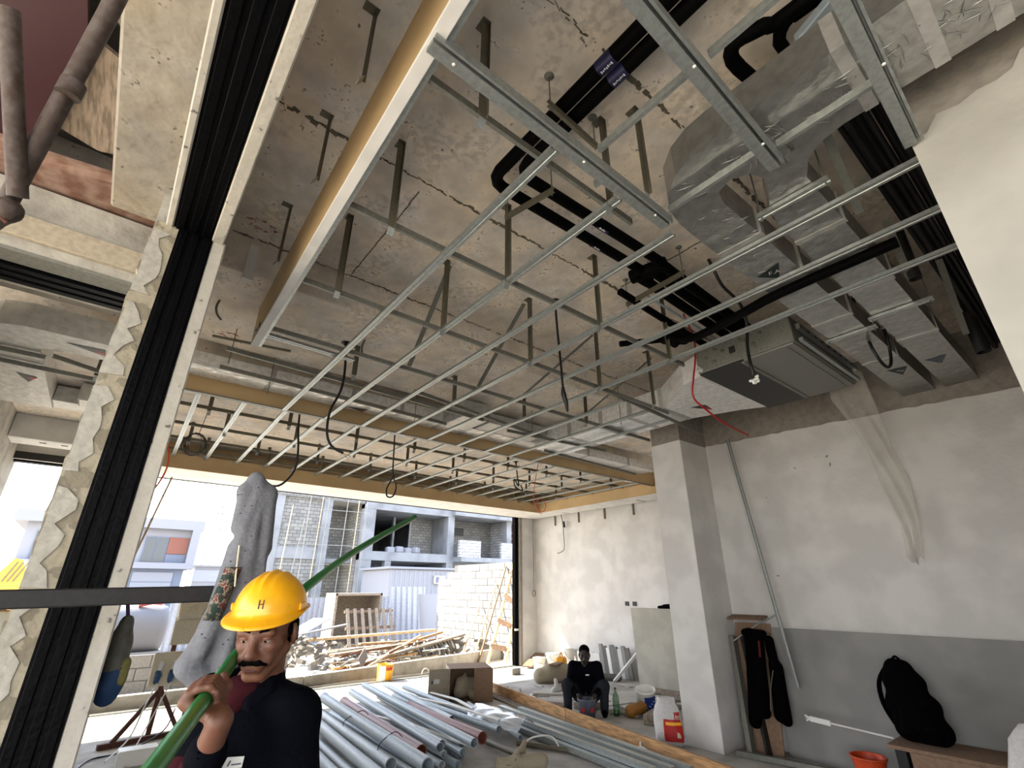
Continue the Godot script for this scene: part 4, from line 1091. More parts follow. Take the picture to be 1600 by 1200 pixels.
func build_cables() -> void:
	var t := conduit([Vector3(1.31, 3.74, -4.10), Vector3(1.33, 3.45, -4.09), Vector3(1.32, 3.25, -4.09), Vector3(1.26, 3.05, -4.10), Vector3(1.26, 2.86, -4.10), Vector3(1.31, 2.74, -4.09), Vector3(1.41, 2.68, -4.05)], 0.011, "long black conduit with bare wires hanging below the nearest furring channel", M.conduit, 4, M.copper); rose(t, Vector3(1.31, 3.74, -4.10))
	conduit([Vector3(1.37, 3.72, -5.60), Vector3(1.37, 3.30, -5.50), Vector3(1.40, 3.0, -5.45), Vector3(1.40, 2.78, -5.45), Vector3(1.30, 2.62, -5.47), Vector3(1.20, 2.60, -5.49), Vector3(1.13, 2.63, -5.5)], 0.011, "black conduit curling over the tan upstand beside the hanging jacket", M.conduit, 4, M.copper)
	t = conduit([Vector3(2.72, 3.72, -5.92), Vector3(2.73, 3.3, -5.9), Vector3(2.75, 3.0, -5.9), Vector3(2.80, 2.85, -5.88), Vector3(2.77, 2.72, -5.88), Vector3(2.70, 2.71, -5.9), Vector3(2.68, 2.80, -5.9), Vector3(2.73, 2.92, -5.9), Vector3(2.76, 2.99, -5.89)], 0.010, "black conduit ending in a small loop in front of the far upstand", M.conduit, 5); rose(t, Vector3(2.72, 3.72, -5.92))
	t = conduit([Vector3(5.40, 3.72, -6.56), Vector3(5.42, 3.45, -6.54), Vector3(5.44, 3.28, -6.53), Vector3(5.36, 3.40, -6.56), Vector3(5.38, 3.27, -6.55), Vector3(5.5, 3.20, -6.5), Vector3(5.46, 3.3, -6.5)], 0.012, "knotted black conduit in the far ceiling field", M.conduit, 4); rose(t, Vector3(5.40, 3.72, -6.56))
	t = conduit([Vector3(2.66, 4.03, -2.66), Vector3(2.60, 3.60, -2.58), Vector3(2.58, 3.3, -2.54), Vector3(2.58, 3.12, -2.53), Vector3(2.59, 2.98, -2.52), Vector3(2.60, 2.90, -2.51)], 0.010, "black conduit with a taped bundle hanging between furring channels", M.conduit, 4); rose(t, Vector3(2.66, 4.03, -2.66))
	var st := nst(true); tube(st, [Vector3(2.58, 3.12, -2.53), Vector3(2.585, 3.05, -2.53), Vector3(2.60, 2.97, -2.52), Vector3(2.60, 2.90, -2.51)], [0.010, 0.022, 0.018, 0.006], 8, 3); mi("taped_bundle", st, M.conduit, t)
	conduit([Vector3(5.72, 3.72, -6.30), Vector3(5.66, 3.35, -6.34), Vector3(5.64, 3.05, -6.36), Vector3(5.69, 2.88, -6.32), Vector3(5.76, 2.84, -6.25), Vector3(5.79, 2.95, -6.22), Vector3(5.74, 3.06, -6.27), Vector3(5.68, 3.0, -6.33), Vector3(5.69, 2.86, -6.31), Vector3(5.74, 2.80, -6.27)], 0.006, "orange cable with a small loop in the far ceiling corner", M.orange_cable, 5)
	conduit([Vector3(0.22, 3.72, -6.6), Vector3(0.19, 3.30, -6.4), Vector3(0.24, 3.1, -6.2), Vector3(0.30, 2.9, -6.1), Vector3(0.31, 2.72, -6.1), Vector3(0.25, 2.52, -6.1), Vector3(0.16, 2.42, -6.1), Vector3(0.05, 2.42, -6.1)], 0.008, "red cable looping down beside the black jamb", M.orange_cable, 5)
	t = thing("wire_coil", "coil of black wire hung under the far ceiling field beside the jamb", "wire coil", Vector3(0.55, 3.2, -6.7))
	st = nst(true); tube(st, [Vector3(0.60, 3.72, -6.6), Vector3(0.57, 3.40, -6.65), Vector3(0.56, 3.30, -6.7)], 0.004, 6, 3); mi("tail", st, M.conduit, t)
	for i in 7:
		st = nst(true)
		var u := Vector3(cos(0.3 * i - 0.9), 0.15 * sin(i), sin(0.3 * i - 0.9)).normalized()
		tube(st, ring(Vector3(0.55 + 0.012 * sin(i * 2.0), 3.20 + 0.012 * cos(i * 1.7), -6.7), 0.125 + 0.012 * sin(i * 1.3), u, Vector3.UP, 26), 0.0035, 6); mi("turn", st, M.conduit, t)
	t = conduit([Vector3(3.20, 4.03, -1.45), Vector3(3.18, 3.92, -1.42), Vector3(3.28, 3.80, -1.42), Vector3(3.52, 3.74, -1.42), Vector3(3.68, 3.64, -1.46), Vector3(3.70, 3.45, -1.5), Vector3(3.68, 3.28, -1.5), Vector3(3.70, 3.18, -1.5)], 0.013, "thick black conduit hanging in front of the fan coil unit", M.conduit, 5)
	st = nst()
	for k in 8: bx(st, Vector3(3.70 + rng.randf_range(-0.03, 0.03), 3.14 + rng.randf_range(-0.03, 0.02), -1.5 + rng.randf_range(-0.03, 0.03)), Vector3(0.018, 0.028, 0.018), Basis(Vector3(1, 1, 0).normalized(), rng.randf() * 2.0), 0.003)
	mi("wire_connector", st, M.white_plastic, t)
	var pts := [Vector3(4.63, 4.03, -0.9), Vector3(4.56, 3.85, -0.9), Vector3(4.50, 3.68, -0.9), Vector3(4.47, 3.53, -0.9)]
	for i in 13: pts.append(Vector3(4.66, 3.46, -0.88) + Vector3(cos(2.8 + i * 0.48) * 0.13, sin(2.8 + i * 0.48) * 0.17, 0.01 * i))
	conduit(pts, 0.013, "black conduit tied in a loop below the pale ducts", M.conduit, 4, M.white_plastic)
	conduit([Vector3(3.72, 4.0, -2.02), Vector3(3.80, 3.75, -2.0), Vector3(3.76, 3.52, -2.0), Vector3(3.68, 3.32, -2.0), Vector3(3.66, 3.14, -2.02), Vector3(3.80, 3.05, -2.0), Vector3(4.06, 2.97, -1.98), Vector3(4.40, 2.92, -1.95)], 0.008, "bright red cable curving below the fan coil unit", M.red_cable, 6, M.copper)
	t = conduit([Vector3(8.50, 3.28, -8.6), Vector3(8.50, 3.1, -8.55), Vector3(8.52, 2.8, -8.55), Vector3(8.52, 2.5, -8.55), Vector3(8.50, 2.42, -8.65), Vector3(8.48, 2.40, -8.75)], 0.008, "black cable with a plug hanging on the far white wall", M.conduit, 4); st = nst(true); tube(st, [Vector3(8.51, 3.12, -8.52), Vector3(8.52, 2.98, -8.52)], [0.02, 0.03], 8); mi("plug", st, M.conduit, t)
	t = conduit([Vector3(8.42, 3.28, -9.55), Vector3(8.42, 2.2, -9.55), Vector3(8.42, 1.62, -9.55)], 0.004, "thin dark cord with a knot hanging in the far corner", M.conduit, 2)
	st = nst(true); tube(st, ring(Vector3(8.42, 1.52, -9.55), 0.05, Vector3(0.5, 0, 0.5), Vector3(0, 1.4, 0), 14), 0.007, 6); mi("knot", st, M.conduit, t)
	for q in [[0.24, 3.73, -4.05, "beside the corner post"], [1.42, 3.74, -3.95, "above the first channels"]]:
		st = nst(true); tube(st, [Vector3(q[0], 3.745, q[2] + 0.02), Vector3(q[0] - 0.01, 3.69, q[2]), Vector3(q[0] + 0.01, 3.65, q[2] - 0.05), Vector3(q[0] + 0.05, 3.63, q[2] - 0.09)], 0.009, 8, 3)
		tag(mi("conduit_stub", st, M.hanger), "short bent conduit stub poking out of the band beam %s" % q[3], "conduit", "conduit stubs in the beam")
	st = nst(); bar(st, Vector3(0.30, 3.735, -4.72), Vector3(0.95, 3.735, -4.60), 0.025, 0.02); tag(mi("thin_lath", st, M.hanger), "thin dark lath lying along the edge of the band beam", "lath")
	for q in [[0.45, -4.45, 3.75, "first"], [0.9, -5.0, 4.04, "second"], [2.5, -4.92, 4.04, "third"], [3.9, -4.4, 3.75, "fourth"], [4.42, -3.4, 4.04, "fifth"]]:
		st = nst(true); tube(st, [Vector3(q[0], 3.40, q[1]), Vector3(q[0], q[2], q[1])], 0.004, 6)
		tag(mi("threaded_rod", st, M.hanger), "threaded rod hanging beside the foil ducts, %s from the corner post" % q[3], "rod", "threaded rods")

# ---------------------------------------------------------------- formwork and scaffold over the outdoor nook
func build_nook() -> void:
	var st := nst(); bb(st, Vector3(-0.43, 3.52, -2.95), Vector3(-0.155, 4.25, 4.0), 0.012); struc("beam_nook", st, M.nook_concrete, null, "stained raw concrete beam beside the door track")
	st = nst(); plate(st, [Vector3(-0.62, 3.84, 1.5), Vector3(-1.9, 3.84, 1.5), Vector3(-2.2, 3.80, -3.30), Vector3(-0.98, 3.80, -3.30), Vector3(-0.76, 3.80, -2.96), Vector3(-0.60, 3.81, -2.3), Vector3(-0.60, 3.82, -1.9)], Vector3(0, 0.02, 0))
	tag(mi("purple_formwork", st, M.purple_ply), "scratched purple-faced formwork sheet over the outdoor nook", "formwork")
	st = nst(); plate(st, [Vector3(-0.44, 3.86, -2.93), Vector3(-0.57, 3.86, -2.98), Vector3(-0.74, 3.86, -2.92), Vector3(-0.56, 3.86, -2.24), Vector3(-0.44, 3.86, -2.3)], Vector3(0, 0.02, 0))
	tag(mi("weathered_plywood", st, M.old_ply), "weathered bare plywood piece between scaffold tube and concrete beam", "plywood")
	st = nst(); plate(st, [Vector3(-0.44, 3.86, -2.2), Vector3(-0.56, 3.86, -2.0), Vector3(-0.56, 3.86, 1.4), Vector3(-0.44, 3.86, 1.4)], Vector3(0, 0.02, 0))
	tag(mi("weathered_plywood", st, M.old_ply), "narrow weathered plywood strip along the concrete beam", "plywood")
	st = nst(); plate(st, [Vector3(-0.16, 3.74, -2.96), Vector3(-0.43, 3.78, -3.02), Vector3(-0.83, 3.78, -3.08), Vector3(-2.0, 3.78, -3.08), Vector3(-2.0, 3.735, -3.48), Vector3(-0.16, 3.735, -3.48)], Vector3(0, 0.02, 0))
	tag(mi("stained_plywood", st, M.red_ply), "reddish stained plywood shutter above the passage beam", "plywood")
	var t := thing("scaffold_tube", "rusty scaffold tube with a coupler slanting across the formwork", "scaffold tube", Vector3(-0.42, 2.6, -1.7))
	st = nst(true); tube(st, [Vector3(-0.30, 3.52, -1.08), Vector3(-0.37, 3.12, -1.40), Vector3(-0.47, 2.63, -1.78)], 0.024, 14); mi("tube", st, M.scaffold, t)
	for q in [[Vector3(-0.405, 2.925, -1.55), 0.03], [Vector3(-0.355, 3.20, -1.335), 0.031]]:
		st = nst(true); tube(st, [q[0] - Vector3(-0.012, 0.05, -0.04) * 0.4, q[0] + Vector3(-0.012, 0.05, -0.04) * -0.1 + Vector3(0.006, 0.03, 0.022)], q[1], 14); mi("coupler", st, M.scaffold, t)
	t = thing("scaffold_upright", "leaning scaffold upright with a clamp at the picture edge under the formwork", "scaffold tube", Vector3(-0.47, 2.6, -1.75))
	st = nst(true); tube(st, [Vector3(-0.56, 3.05, -1.48), Vector3(-0.44, 2.64, -1.72)], 0.024, 14); mi("tube", st, M.scaffold, t)
	st = nst(true); blob(st, [[Vector3(-0.50, 2.60, -1.78), Vector3(-0.45, 2.60, -1.74), 0.035, 0.035], [Vector3(-0.50, 2.54, -1.82), Vector3(-0.47, 2.60, -1.76), 0.026, 0.03]], 0.01, 0.02); mi("clamp", st, M.scaffold, t)
	st = nst(true); tube(st, [Vector3(-0.47, 2.58, -1.73), Vector3(-0.44, 2.56, -1.74)], 0.006, 8); mi("bolt", st, M.rusty, t)
	st = nst(true); tube(st, [Vector3(-0.50, 2.58, -1.80), Vector3(-0.62, 2.1, -2.0), Vector3(-0.8, 0.0, -2.3)], 0.024, 12); mi("lower_tube", st, M.scaffold, t)

# ---------------------------------------------------------------- outside
func block_wall(called: String, label: String, org: Vector3, along: Vector3, nrm_: Vector3, len_: float, courses: int, skip: Callable, bl := 0.40, bh := 0.20, th := 0.15) -> void:
	var t := thing(called, label, "block wall", org)
	var meshes := []
	for w in [bl - 0.012, bl * 0.5 - 0.012]:
		var s := nst(); bx(s, Vector3(), Vector3(w, bh - 0.012, th), Basis(), 0.006); s.generate_normals(); meshes.append(s.commit())
	var bs := Basis(along, Vector3.UP, nrm_)
	for c in courses:
		var x := 0.0 if c % 2 == 0 else -bl * 0.5
		while x < len_ - 0.01:
			var x0 := maxf(x, 0.0)
			var x1 := minf(x + bl, len_)
			var w := x1 - x0
			if w > 0.1 and not skip.call((x0 + x1) * 0.5, c):
				var mesh: Mesh = meshes[0] if w > bl * 0.75 else meshes[1]
				var p := along * ((x0 + x1) * 0.5) + Vector3(0, (c + 0.5) * bh, 0) + nrm_ * rng.randf_range(-0.004, 0.004)
				inst("block", mesh, M.block if rng.randf() < 0.6 else M.block2, t, Transform3D(bs, p))
			x += bl
	var st := nst()
	for c in courses:
		var a := 0.0
		while a < len_ - 0.05:
			var e := minf(a + bl, len_)
			if not skip.call((a + e) * 0.5, c): bx(st, along * ((a + e) * 0.5) + Vector3(0, (c + 0.5) * bh, 0), Vector3(e - a, bh, th - 0.02), bs)
			a = e
	mi("mortar", st, M.mortar, t, true)

func corrugated(st: SurfaceTool, c: Vector3, w: float, h: float, bs: Basis, n: int, depth := 0.02) -> void:
	var poly := PackedVector2Array()
	for i in n + 1:
		var u := -w * 0.5 + w * i / n
		var q := w / n * 0.25
		var o := depth if i % 2 == 0 else 0.0
		poly.append(Vector2(u - q, o)); poly.append(Vector2(u + q, o))
	var back := PackedVector2Array()
	for i in range(poly.size() - 1, -1, -1): back.append(poly[i] + Vector2(0, -0.004))
	poly.append_array(back)
	for i in poly.size():
		var p: Vector2 = poly[i]
		var q: Vector2 = poly[(i + 1) % poly.size()]
		var e := q - p
		quad(st, c + bs * Vector3(p.x, -h * 0.5, p.y), c + bs * Vector3(q.x, -h * 0.5, q.y), c + bs * Vector3(q.x, h * 0.5, q.y), c + bs * Vector3(p.x, h * 0.5, p.y), bs * Vector3(-e.y, 0, e.x))

func wn(parent: Node3D, a: Vector3, b: Vector3, m: Material, called := "wall") -> MeshInstance3D:
	var st := nst(); bb(st, a, b); return mi(called, st, m, parent)

func build_outside() -> void:
	var st: SurfaceTool
	# boundary wall of blocks
	block_wall("boundary_wall", "sunlit white block wall stepping down beside the ladder", Vector3(9.0, -0.09, -9.95), Vector3(0, 0, -1), Vector3(-1, 0, 0), 4.9, 12, func(x, c): return c >= 11 and x > 3.9 or c >= 10 and x > 4.3)
	block_wall("low_block_wall", "low block wall seen between the jamb and the hanging jacket", Vector3(-1.2, -0.09, -11.95), Vector3(1, 0, 0), Vector3(0, 0, 1), 4.8, 3, func(_x, _c): return false)
	# kerb
	var t := thing("concrete_kerb", "low concrete kerb edging the terrace outside the far opening", "kerb", Vector3(3, -0.09, -10.4))
	st = nst()
	bar(st, Vector3(-1.3, 0.03, -10.02), Vector3(3.4, 0.03, -10.25), 0.16, 0.26, Vector3.UP, 0.01); bar(st, Vector3(3.4, 0.03, -10.25), Vector3(8.9, 0.03, -11.55), 0.16, 0.26, Vector3.UP, 0.01)
	mi("kerb_body", st, M.concrete, t)
	st = nst(); bb(st, Vector3(-1.3, -0.087, -10.3), Vector3(8.9, -0.02, -9.85)); struc("threshold", st, M.concrete, null, "concrete sill strip outside the far door track")
	# rebar and cables lying by the kerb
	for i in 6:
		st = nst(true); var zz := -10.0 - i * 0.03
		tube(st, [Vector3(1.9 + i * 0.1, -0.005, zz), Vector3(3.6, 0.0, zz + 0.02 * sin(i)), Vector3(5.4, -0.005, zz - 0.03), Vector3(6.6 - i * 0.05, -0.005, zz - 0.05)], 0.009, 6, 3)
		tag(mi("steel_bar", st, M.hanger), "thin steel bar lying along the kerb, %s out from the door track" % ["first", "second", "third", "fourth", "fifth", "sixth"][i], "steel bar", "bars along the kerb")
	for q in [[2.9, -10.02, "near the worker's shoulder"], [5.75, -10.05, "beyond the paint tin"]]:
		st = nst(true); tube(st, [Vector3(q[0], 0, q[1]), Vector3(q[0] + 0.03, 0.08, q[1]), Vector3(q[0] + 0.12, 0.09, q[1]), Vector3(q[0] + 0.2, 0, q[1])], 0.010, 6, 4)
		tag(mi("pipe_hoop", st, M.white_plastic), "small white hoop of pipe at the kerb, %s" % q[2], "hoop", "hoops at the kerb")
	# ladder against the boundary wall
	t = thing("timber_ladder", "rough timber ladder with wide rungs leaning on the block wall", "ladder", Vector3(8.4, -0.09, -10.9))
	for q in [[Vector3(8.12, -0.09, -11.0), Vector3(8.88, 2.35, -10.85)], [Vector3(8.36, -0.09, -10.62), Vector3(8.88, 1.92, -10.55)]]:
		st = nst(); bar(st, q[0], q[1], 0.05, 0.09, Vector3(0, 0, 1), 0.004); mi("rail", st, M.pine_pale, t)
	for k in 4:
		var f := 0.16 + k * 0.24
		st = nst(); bar(st, Vector3(8.12, -0.09, -11.0).lerp(Vector3(8.88, 2.35, -10.85), f) + Vector3(-0.04, 0, 0), Vector3(8.36, -0.09, -10.62).lerp(Vector3(8.88, 1.92, -10.55), f * 1.05) + Vector3(-0.04, 0, 0), 0.025, 0.12, Vector3.UP, 0.003); mi("rung", st, M.old_wood, t)
	for q in [[Vector3(7.98, -0.09, -11.2), Vector3(8.90, 2.20, -11.25), 0.03, "reddish"], [Vector3(7.80, -0.09, -11.75), Vector3(8.85, 1.2, -12.4), 0.025, "short bent"], [Vector3(8.02, -0.09, -11.5), Vector3(8.90, 1.75, -11.7), 0.028, "slim"]]:
		st = nst(); bar(st, q[0], q[1], q[2], q[2] * 1.4, Vector3(0, 0, 1)); tag(mi("leaning_lath", st, M.old_wood if q[3] == "reddish" else M.pine_pale), "%s timber lath leaning on the block wall behind the ladder" % q[3], "lath", "laths by the ladder")
	# debris heap: planks, bars, broken slabs
	var planks := [[4.4, 0.30, -11.6, 8.3, 0.42, -12.6, 0.22, 0.05, 0], [4.6, 0.12, -11.1, 8.1, 0.50, -12.1, 0.20, 0.045, 1], [5.3, 0.25, -12.4, 8.4, 0.30, -12.9, 0.16, 0.05, 2], [4.3, 0.10, -11.2, 6.4, 0.22, -11.5, 0.12, 0.04, 2], [5.0, 0.22, -13.2, 8.2, 0.24, -13.5, 0.18, 0.05, 3], [5.6, 0.35, -13.0, 7.6, 0.32, -13.2, 0.14, 0.04, 2], [4.2, 0.05, -10.9, 7.0, 0.12, -11.5, 0.10, 0.04, 3], [4.6, 0.42, -14.0, 8.6, 0.46, -14.4, 0.20, 0.06, 3], [5.9, 0.30, -12.0, 7.7, 0.55, -12.5, 0.07, 0.05, 2], [4.6, 0.02, -10.75, 6.7, 0.55, -11.9, 0.05, 0.04, 3], [4.2, 0.6, -13.4, 5.2, 0.8, -13.0, 0.4, 0.03, 4], [3.9, 0.55, -13.2, 5.0, 0.9, -14.2, 0.5, 0.02, 4]]
	var pm := [M.old_wood, M.grey_wood, M.pine, M.pine_pale, M.far_white]
	var pn := ["dark weathered", "long grey weathered", "orange pine", "pale", "white painted"]
	for i in planks.size():
		var q: Array = planks[i]
		st = nst(); bar(st, Vector3(q[0], q[1], q[2]), Vector3(q[3], q[4], q[5]), q[6], q[7], Vector3.UP, 0.005)
		tag(mi("loose_plank", st, pm[q[8]]), "%s plank in the debris heap, %s" % [pn[q[8]], ["along its middle", "sloping up to the tiles", "at the back by the white sheets", "at the front by the paint tin", "under the tipped bin", "half buried", "over the kerb", "edging the heap below the fence", "on edge near the tiles", "thin and slanting to the kerb", "lying flat beside the worker's collar", "beside the worker's ear"][i]], "plank", "debris planks")
	for i in 46:
		var a := rng.randf_range(-0.6, 0.6) + (PI * 0.5 if rng.randf() < 0.15 else 0.0)
		var p := Vector3(rng.randf_range(4.2, 6.6), rng.randf_range(0.02, 0.34), rng.randf_range(-12.8, -11.0))
		var l := rng.randf_range(0.25, 0.9)
		st = nst()
		var e := p + Vector3(cos(a) * l, rng.randf_range(-0.06, 0.14), sin(a) * l)
		if i % 3 == 0: bar(st, p, e, rng.randf_range(0.03, 0.07), 0.02)
		else: tube(st, [p, e], rng.randf_range(0.010, 0.02), 6)
		tag(mi("scrap_bar", st, [M.grey_wood, M.hanger, M.rusty, M.galv_dull][i % 4]), "%s in the debris heap behind the worker's shoulder" % ["grey timber offcut", "dark steel tube", "rusty tube", "galvanized scrap piece"][i % 4], "scrap", "scrap bars in the heap")
	st = nst(); plate(st, [Vector3(4.85, 0.10, -11.0), Vector3(4.97, 0.28, -11.0), Vector3(4.88, 0.46, -11.02), Vector3(4.76, 0.26, -11.02)], Vector3(0, 0, -0.02)); tag(mi("base_plate", st, M.far_white), "white diamond-shaped steel plate in the debris", "plate")
	for i in 14:
		var p := Vector3(6.45 + i * 0.13, 0.16 + 0.05 * (i % 3), -11.75 - i * 0.07)
		st = nst(); bx(st, p, Vector3(0.045, 0.38, 0.34), Basis(Vector3.UP, -0.5 + 0.03 * i) * Basis(Vector3(0, 0, 1), 0.35 + 0.05 * (i % 3)), 0.006)
		tag(mi("paving_slab", st, M.rubble if i % 2 == 0 else M.block2), "grey paving slab leaning in the row on the debris heap, %s in line" % ["first", "second", "third", "fourth", "fifth", "sixth", "seventh", "eighth", "ninth", "tenth", "eleventh", "twelfth", "thirteenth", "last"][i], "paving slab", "leaning paving slabs")
	for i in 26:
		var p := Vector3(rng.randf_range(6.6, 8.7), rng.randf_range(-0.05, 0.35), rng.randf_range(-13.4, -11.9))
		st = nst(); bx(st, p, Vector3(rng.randf_range(0.12, 0.4), rng.randf_range(0.04, 0.10), rng.randf_range(0.1, 0.28)), Basis(Vector3(rng.randf() - 0.5, 1, rng.randf() - 0.5).normalized(), rng.randf() * 6.0) * Basis(Vector3.RIGHT, rng.randf_range(-0.6, 0.6)), 0.01)
		tag(mi("broken_slab", st, M.rubble), "broken slab piece in the debris heap", "broken slab", "broken slabs in the heap")
	# rubble heaps
	for q in [[Vector3(4.8, -0.1, -14.2), 1.5, 0.75, "white rubble heap behind the worker's helmet"], [Vector3(7.6, -0.1, -14.2), 0.9, 0.35, "rubble heap in front of the white sheets"], [Vector3(-2.6, -0.1, -15.0), 1.4, 1.1, "pale rubble heap beyond the passage opening"], [Vector3(6.2, -0.1, -12.4), 1.9, 0.22, "flat rubble under the planks"]]:
		st = nst()
		for i in 150:
			var r := sqrt(rng.randf())
			var an := rng.randf() * TAU
			var s := rng.randf_range(0.05, 0.2)
			bx(st, q[0] + Vector3(cos(an) * r * q[1], (1.0 - r) * q[2] * rng.randf_range(0.6, 1.0), sin(an) * r * q[1] * 0.6), Vector3(s, s * 0.5, s * 0.8), Basis(Vector3(rng.randf() - 0.5, rng.randf(), rng.randf() - 0.5).normalized(), rng.randf() * 6.0))
		tag(mi("rubble_heap", st, M.rubble), q[3], "rubble", "", "stuff")
	# tipped bin and pallet
	t = thing("tipped_bin", "tipped wooden skip box standing behind the pallet", "skip box", Vector3(6.95, -0.09, -16.6))
	for q in [[Vector3(6.15, -0.09, -17.4), Vector3(7.75, 1.45, -17.34)], [Vector3(6.15, -0.09, -17.4), Vector3(6.23, 1.50, -16.5)], [Vector3(7.67, -0.09, -17.4), Vector3(7.75, 1.50, -16.5)], [Vector3(6.15, 1.42, -17.4), Vector3(7.75, 1.50, -16.5)], [Vector3(6.15, -0.09, -17.3), Vector3(7.75, -0.02, -16.5)]]:
		st = nst(); bb(st, q[0], q[1], 0.01); mi("side_panel", st, M.grey_wood, t)
	t = thing("timber_pallet", "grey timber pallet leaning on the tipped bin", "pallet", Vector3(7.3, -0.09, -15.9))
	for k in 7:
		var x := 6.50 + k * 0.24
		st = nst(); bar(st, Vector3(x, -0.05, -15.75), Vector3(x - 0.06, 1.05, -16.15), 0.10, 0.025, Vector3(0, 0, 1)); mi("slat", st, M.grey_wood, t)
	for k in 3:
		var f := 0.08 + k * 0.42
		var p := Vector3(6.42, -0.05, -15.80).lerp(Vector3(6.36, 1.05, -16.20), f)
		st = nst(); bar(st, p, p + Vector3(1.62, 0, 0), 0.07, 0.08); mi("bearer", st, M.old_wood, t)
	# corrugated fence and loose sheets
	t = thing("corrugated_fence", "pale corrugated metal hoarding along the street", "fence", Vector3(7.5, -0.09, -18.6))
	for k in 9:
		st = nst(); corrugated(st, Vector3(2.6 + k * 1.2, 0.62, -18.6 + 0.01 * (k % 2)), 1.19, 1.42, Basis(), 14, 0.03); mi("sheet", st, M.corrugated, t)
	st = nst(); bb(st, Vector3(2.0, 1.30, -18.66), Vector3(13.0, 1.36, -18.62)); mi("top_rail", st, M.galv_dull, t)
	var sh := [[Vector3(9.1, 0.72, -15.6), 1.3, 1.5, 0.5, -0.15, "white flat sheet leaning in front of the hoarding"], [Vector3(9.0, 0.85, -17.0), 1.5, 1.7, 0.2, -0.1, "grey corrugated sheet propped behind the white one"]]
	for k in 2:
		var q: Array = sh[k]
		st = nst()
		var bs := Basis(Vector3.UP, q[3]) * Basis(Vector3.RIGHT, q[4])
		if k == 0: bx(st, q[0], Vector3(q[1], q[2], 0.02), bs)
		else: corrugated(st, q[0], q[1], q[2], bs, 12, 0.03)
		tag(mi("loose_sheet", st, M.far_white if k == 0 else M.corrugated), q[5], "metal sheet", "loose sheets")
	st = nst(); corrugated(st, Vector3(10.1, 0.40, -15.9), 1.1, 1.0, Basis(Vector3.UP, 0.1), 11, 0.04); tag(mi("loose_sheet", st, M.far_white), "white ribbed sheet standing beside the block wall", "metal sheet", "loose sheets")
	# tank and concrete ledge on the passage side
	t = thing("water_tank", "white rounded water tank lying behind the low block wall", "tank", Vector3(0.7, 0.35, -13.8))
	st = nst(true); lathe(st, [Vector2(0, -1.4), Vector2(0.30, -1.38), Vector2(0.44, -1.30), Vector2(0.47, -1.2), Vector2(0.47, 0.62), Vector2(0.43, 0.74), Vector2(0.25, 0.80), Vector2(0, 0.82)], Vector3(0.72, 0.83, -13.9), 28, Basis(Vector3(0, 0, 1), -PI / 2)); mi("shell", st, M.far_white, t)
	st = nst(); bb(st, Vector3(-0.7, 0.2, -14.3), Vector3(1.5, 0.42, -13.4), 0.02); bb(st, Vector3(-0.7, -0.1, -14.2), Vector3(1.4, 0.2, -13.6)); mi("plinth", st, M.block, t)
	st = nst(true); tube(st, [Vector3(0.9, 1.30, -13.7), Vector3(1.15, 1.34, -13.7), Vector3(1.3, 1.34, -13.6)], [0.05, 0.03, 0.05], 10); tag(mi("tank_hose", st, M.pink), "short reddish hose end on top of the white tank", "hose")
	# excavator partly seen behind the jamb
	t = thing("excavator", "yellow excavator hood with dark vents beyond the passage opening", "excavator", Vector3(-1.5, -0.09, -18))
	st = nst(); plate(st, [Vector3(-1.80, 1.2, -18), Vector3(-1.85, 2.0, -18), Vector3(-1.66, 2.34, -18), Vector3(-1.50, 2.30, -18), Vector3(-1.38, 2.05, -18), Vector3(-1.2, 1.85, -18), Vector3(-1.08, 1.5, -18), Vector3(-1.15, 1.1, -18)], Vector3(0, 0, -1.6)); mi("hood", st, M.yellow_digger, t)
	st = nst()
	for k in 3: bx(st, Vector3(-1.66 + k * 0.10, 2.02, -17.99), Vector3(0.025, 0.5, 0.03), Basis(Vector3(0, 0, 1), -0.35))
	mi("vent", st, M.hanger, t)
	st = nst(); bb(st, Vector3(-2.2, 0.5, -19.4), Vector3(-0.8, 1.15, -18.1), 0.05); mi("chassis", st, M.hanger, t)
	st = nst(); bb(st, Vector3(-2.3, -0.09, -19.2), Vector3(-0.6, 0.5, -18.7), 0.15); bb(st, Vector3(-2.3, -0.09, -18.6), Vector3(-0.6, 0.5, -18.1), 0.15); mi("crawler", st, M.black_ink, t)
	st = nst(); bb(st, Vector3(-4.5, -0.1, -16.8), Vector3(-1.75, 1.75, -16.5), 0.02); tag(mi("site_barrier", st, M.concrete), "pale concrete barrier in front of the excavator", "barrier")
	# portable cabin
	t = thing("site_cabin", "white portable site cabin behind the hoarding", "cabin", Vector3(11.6, -0.09, -22))
	st = nst(); bb(st, Vector3(10.1, -0.09, -24.0), Vector3(13.4, 2.45, -21.0), 0.03); mi("body", st, M.far_white, t)
	st = nst(); bb(st, Vector3(9.95, 2.45, -24.1), Vector3(13.5, 2.55, -20.9), 0.02); mi("roof", st, M.far_white, t)
	st = nst()
	for k in 14: bb(st, Vector3(10.15 + k * 0.235, 0.05, -21.02), Vector3(10.18 + k * 0.235, 2.4, -20.985))
	mi("rib", st, M.corrugated, t)
	var ac := wn(t, Vector3(12.3, 1.85, -21.15), Vector3(12.9, 2.2, -20.9), M.cardboard_pale, "air_conditioner"); wn(ac, Vector3(12.38, 1.9, -20.91), Vector3(12.55, 2.15, -20.89), M.far_grey, "grille")
	build_neighbours()

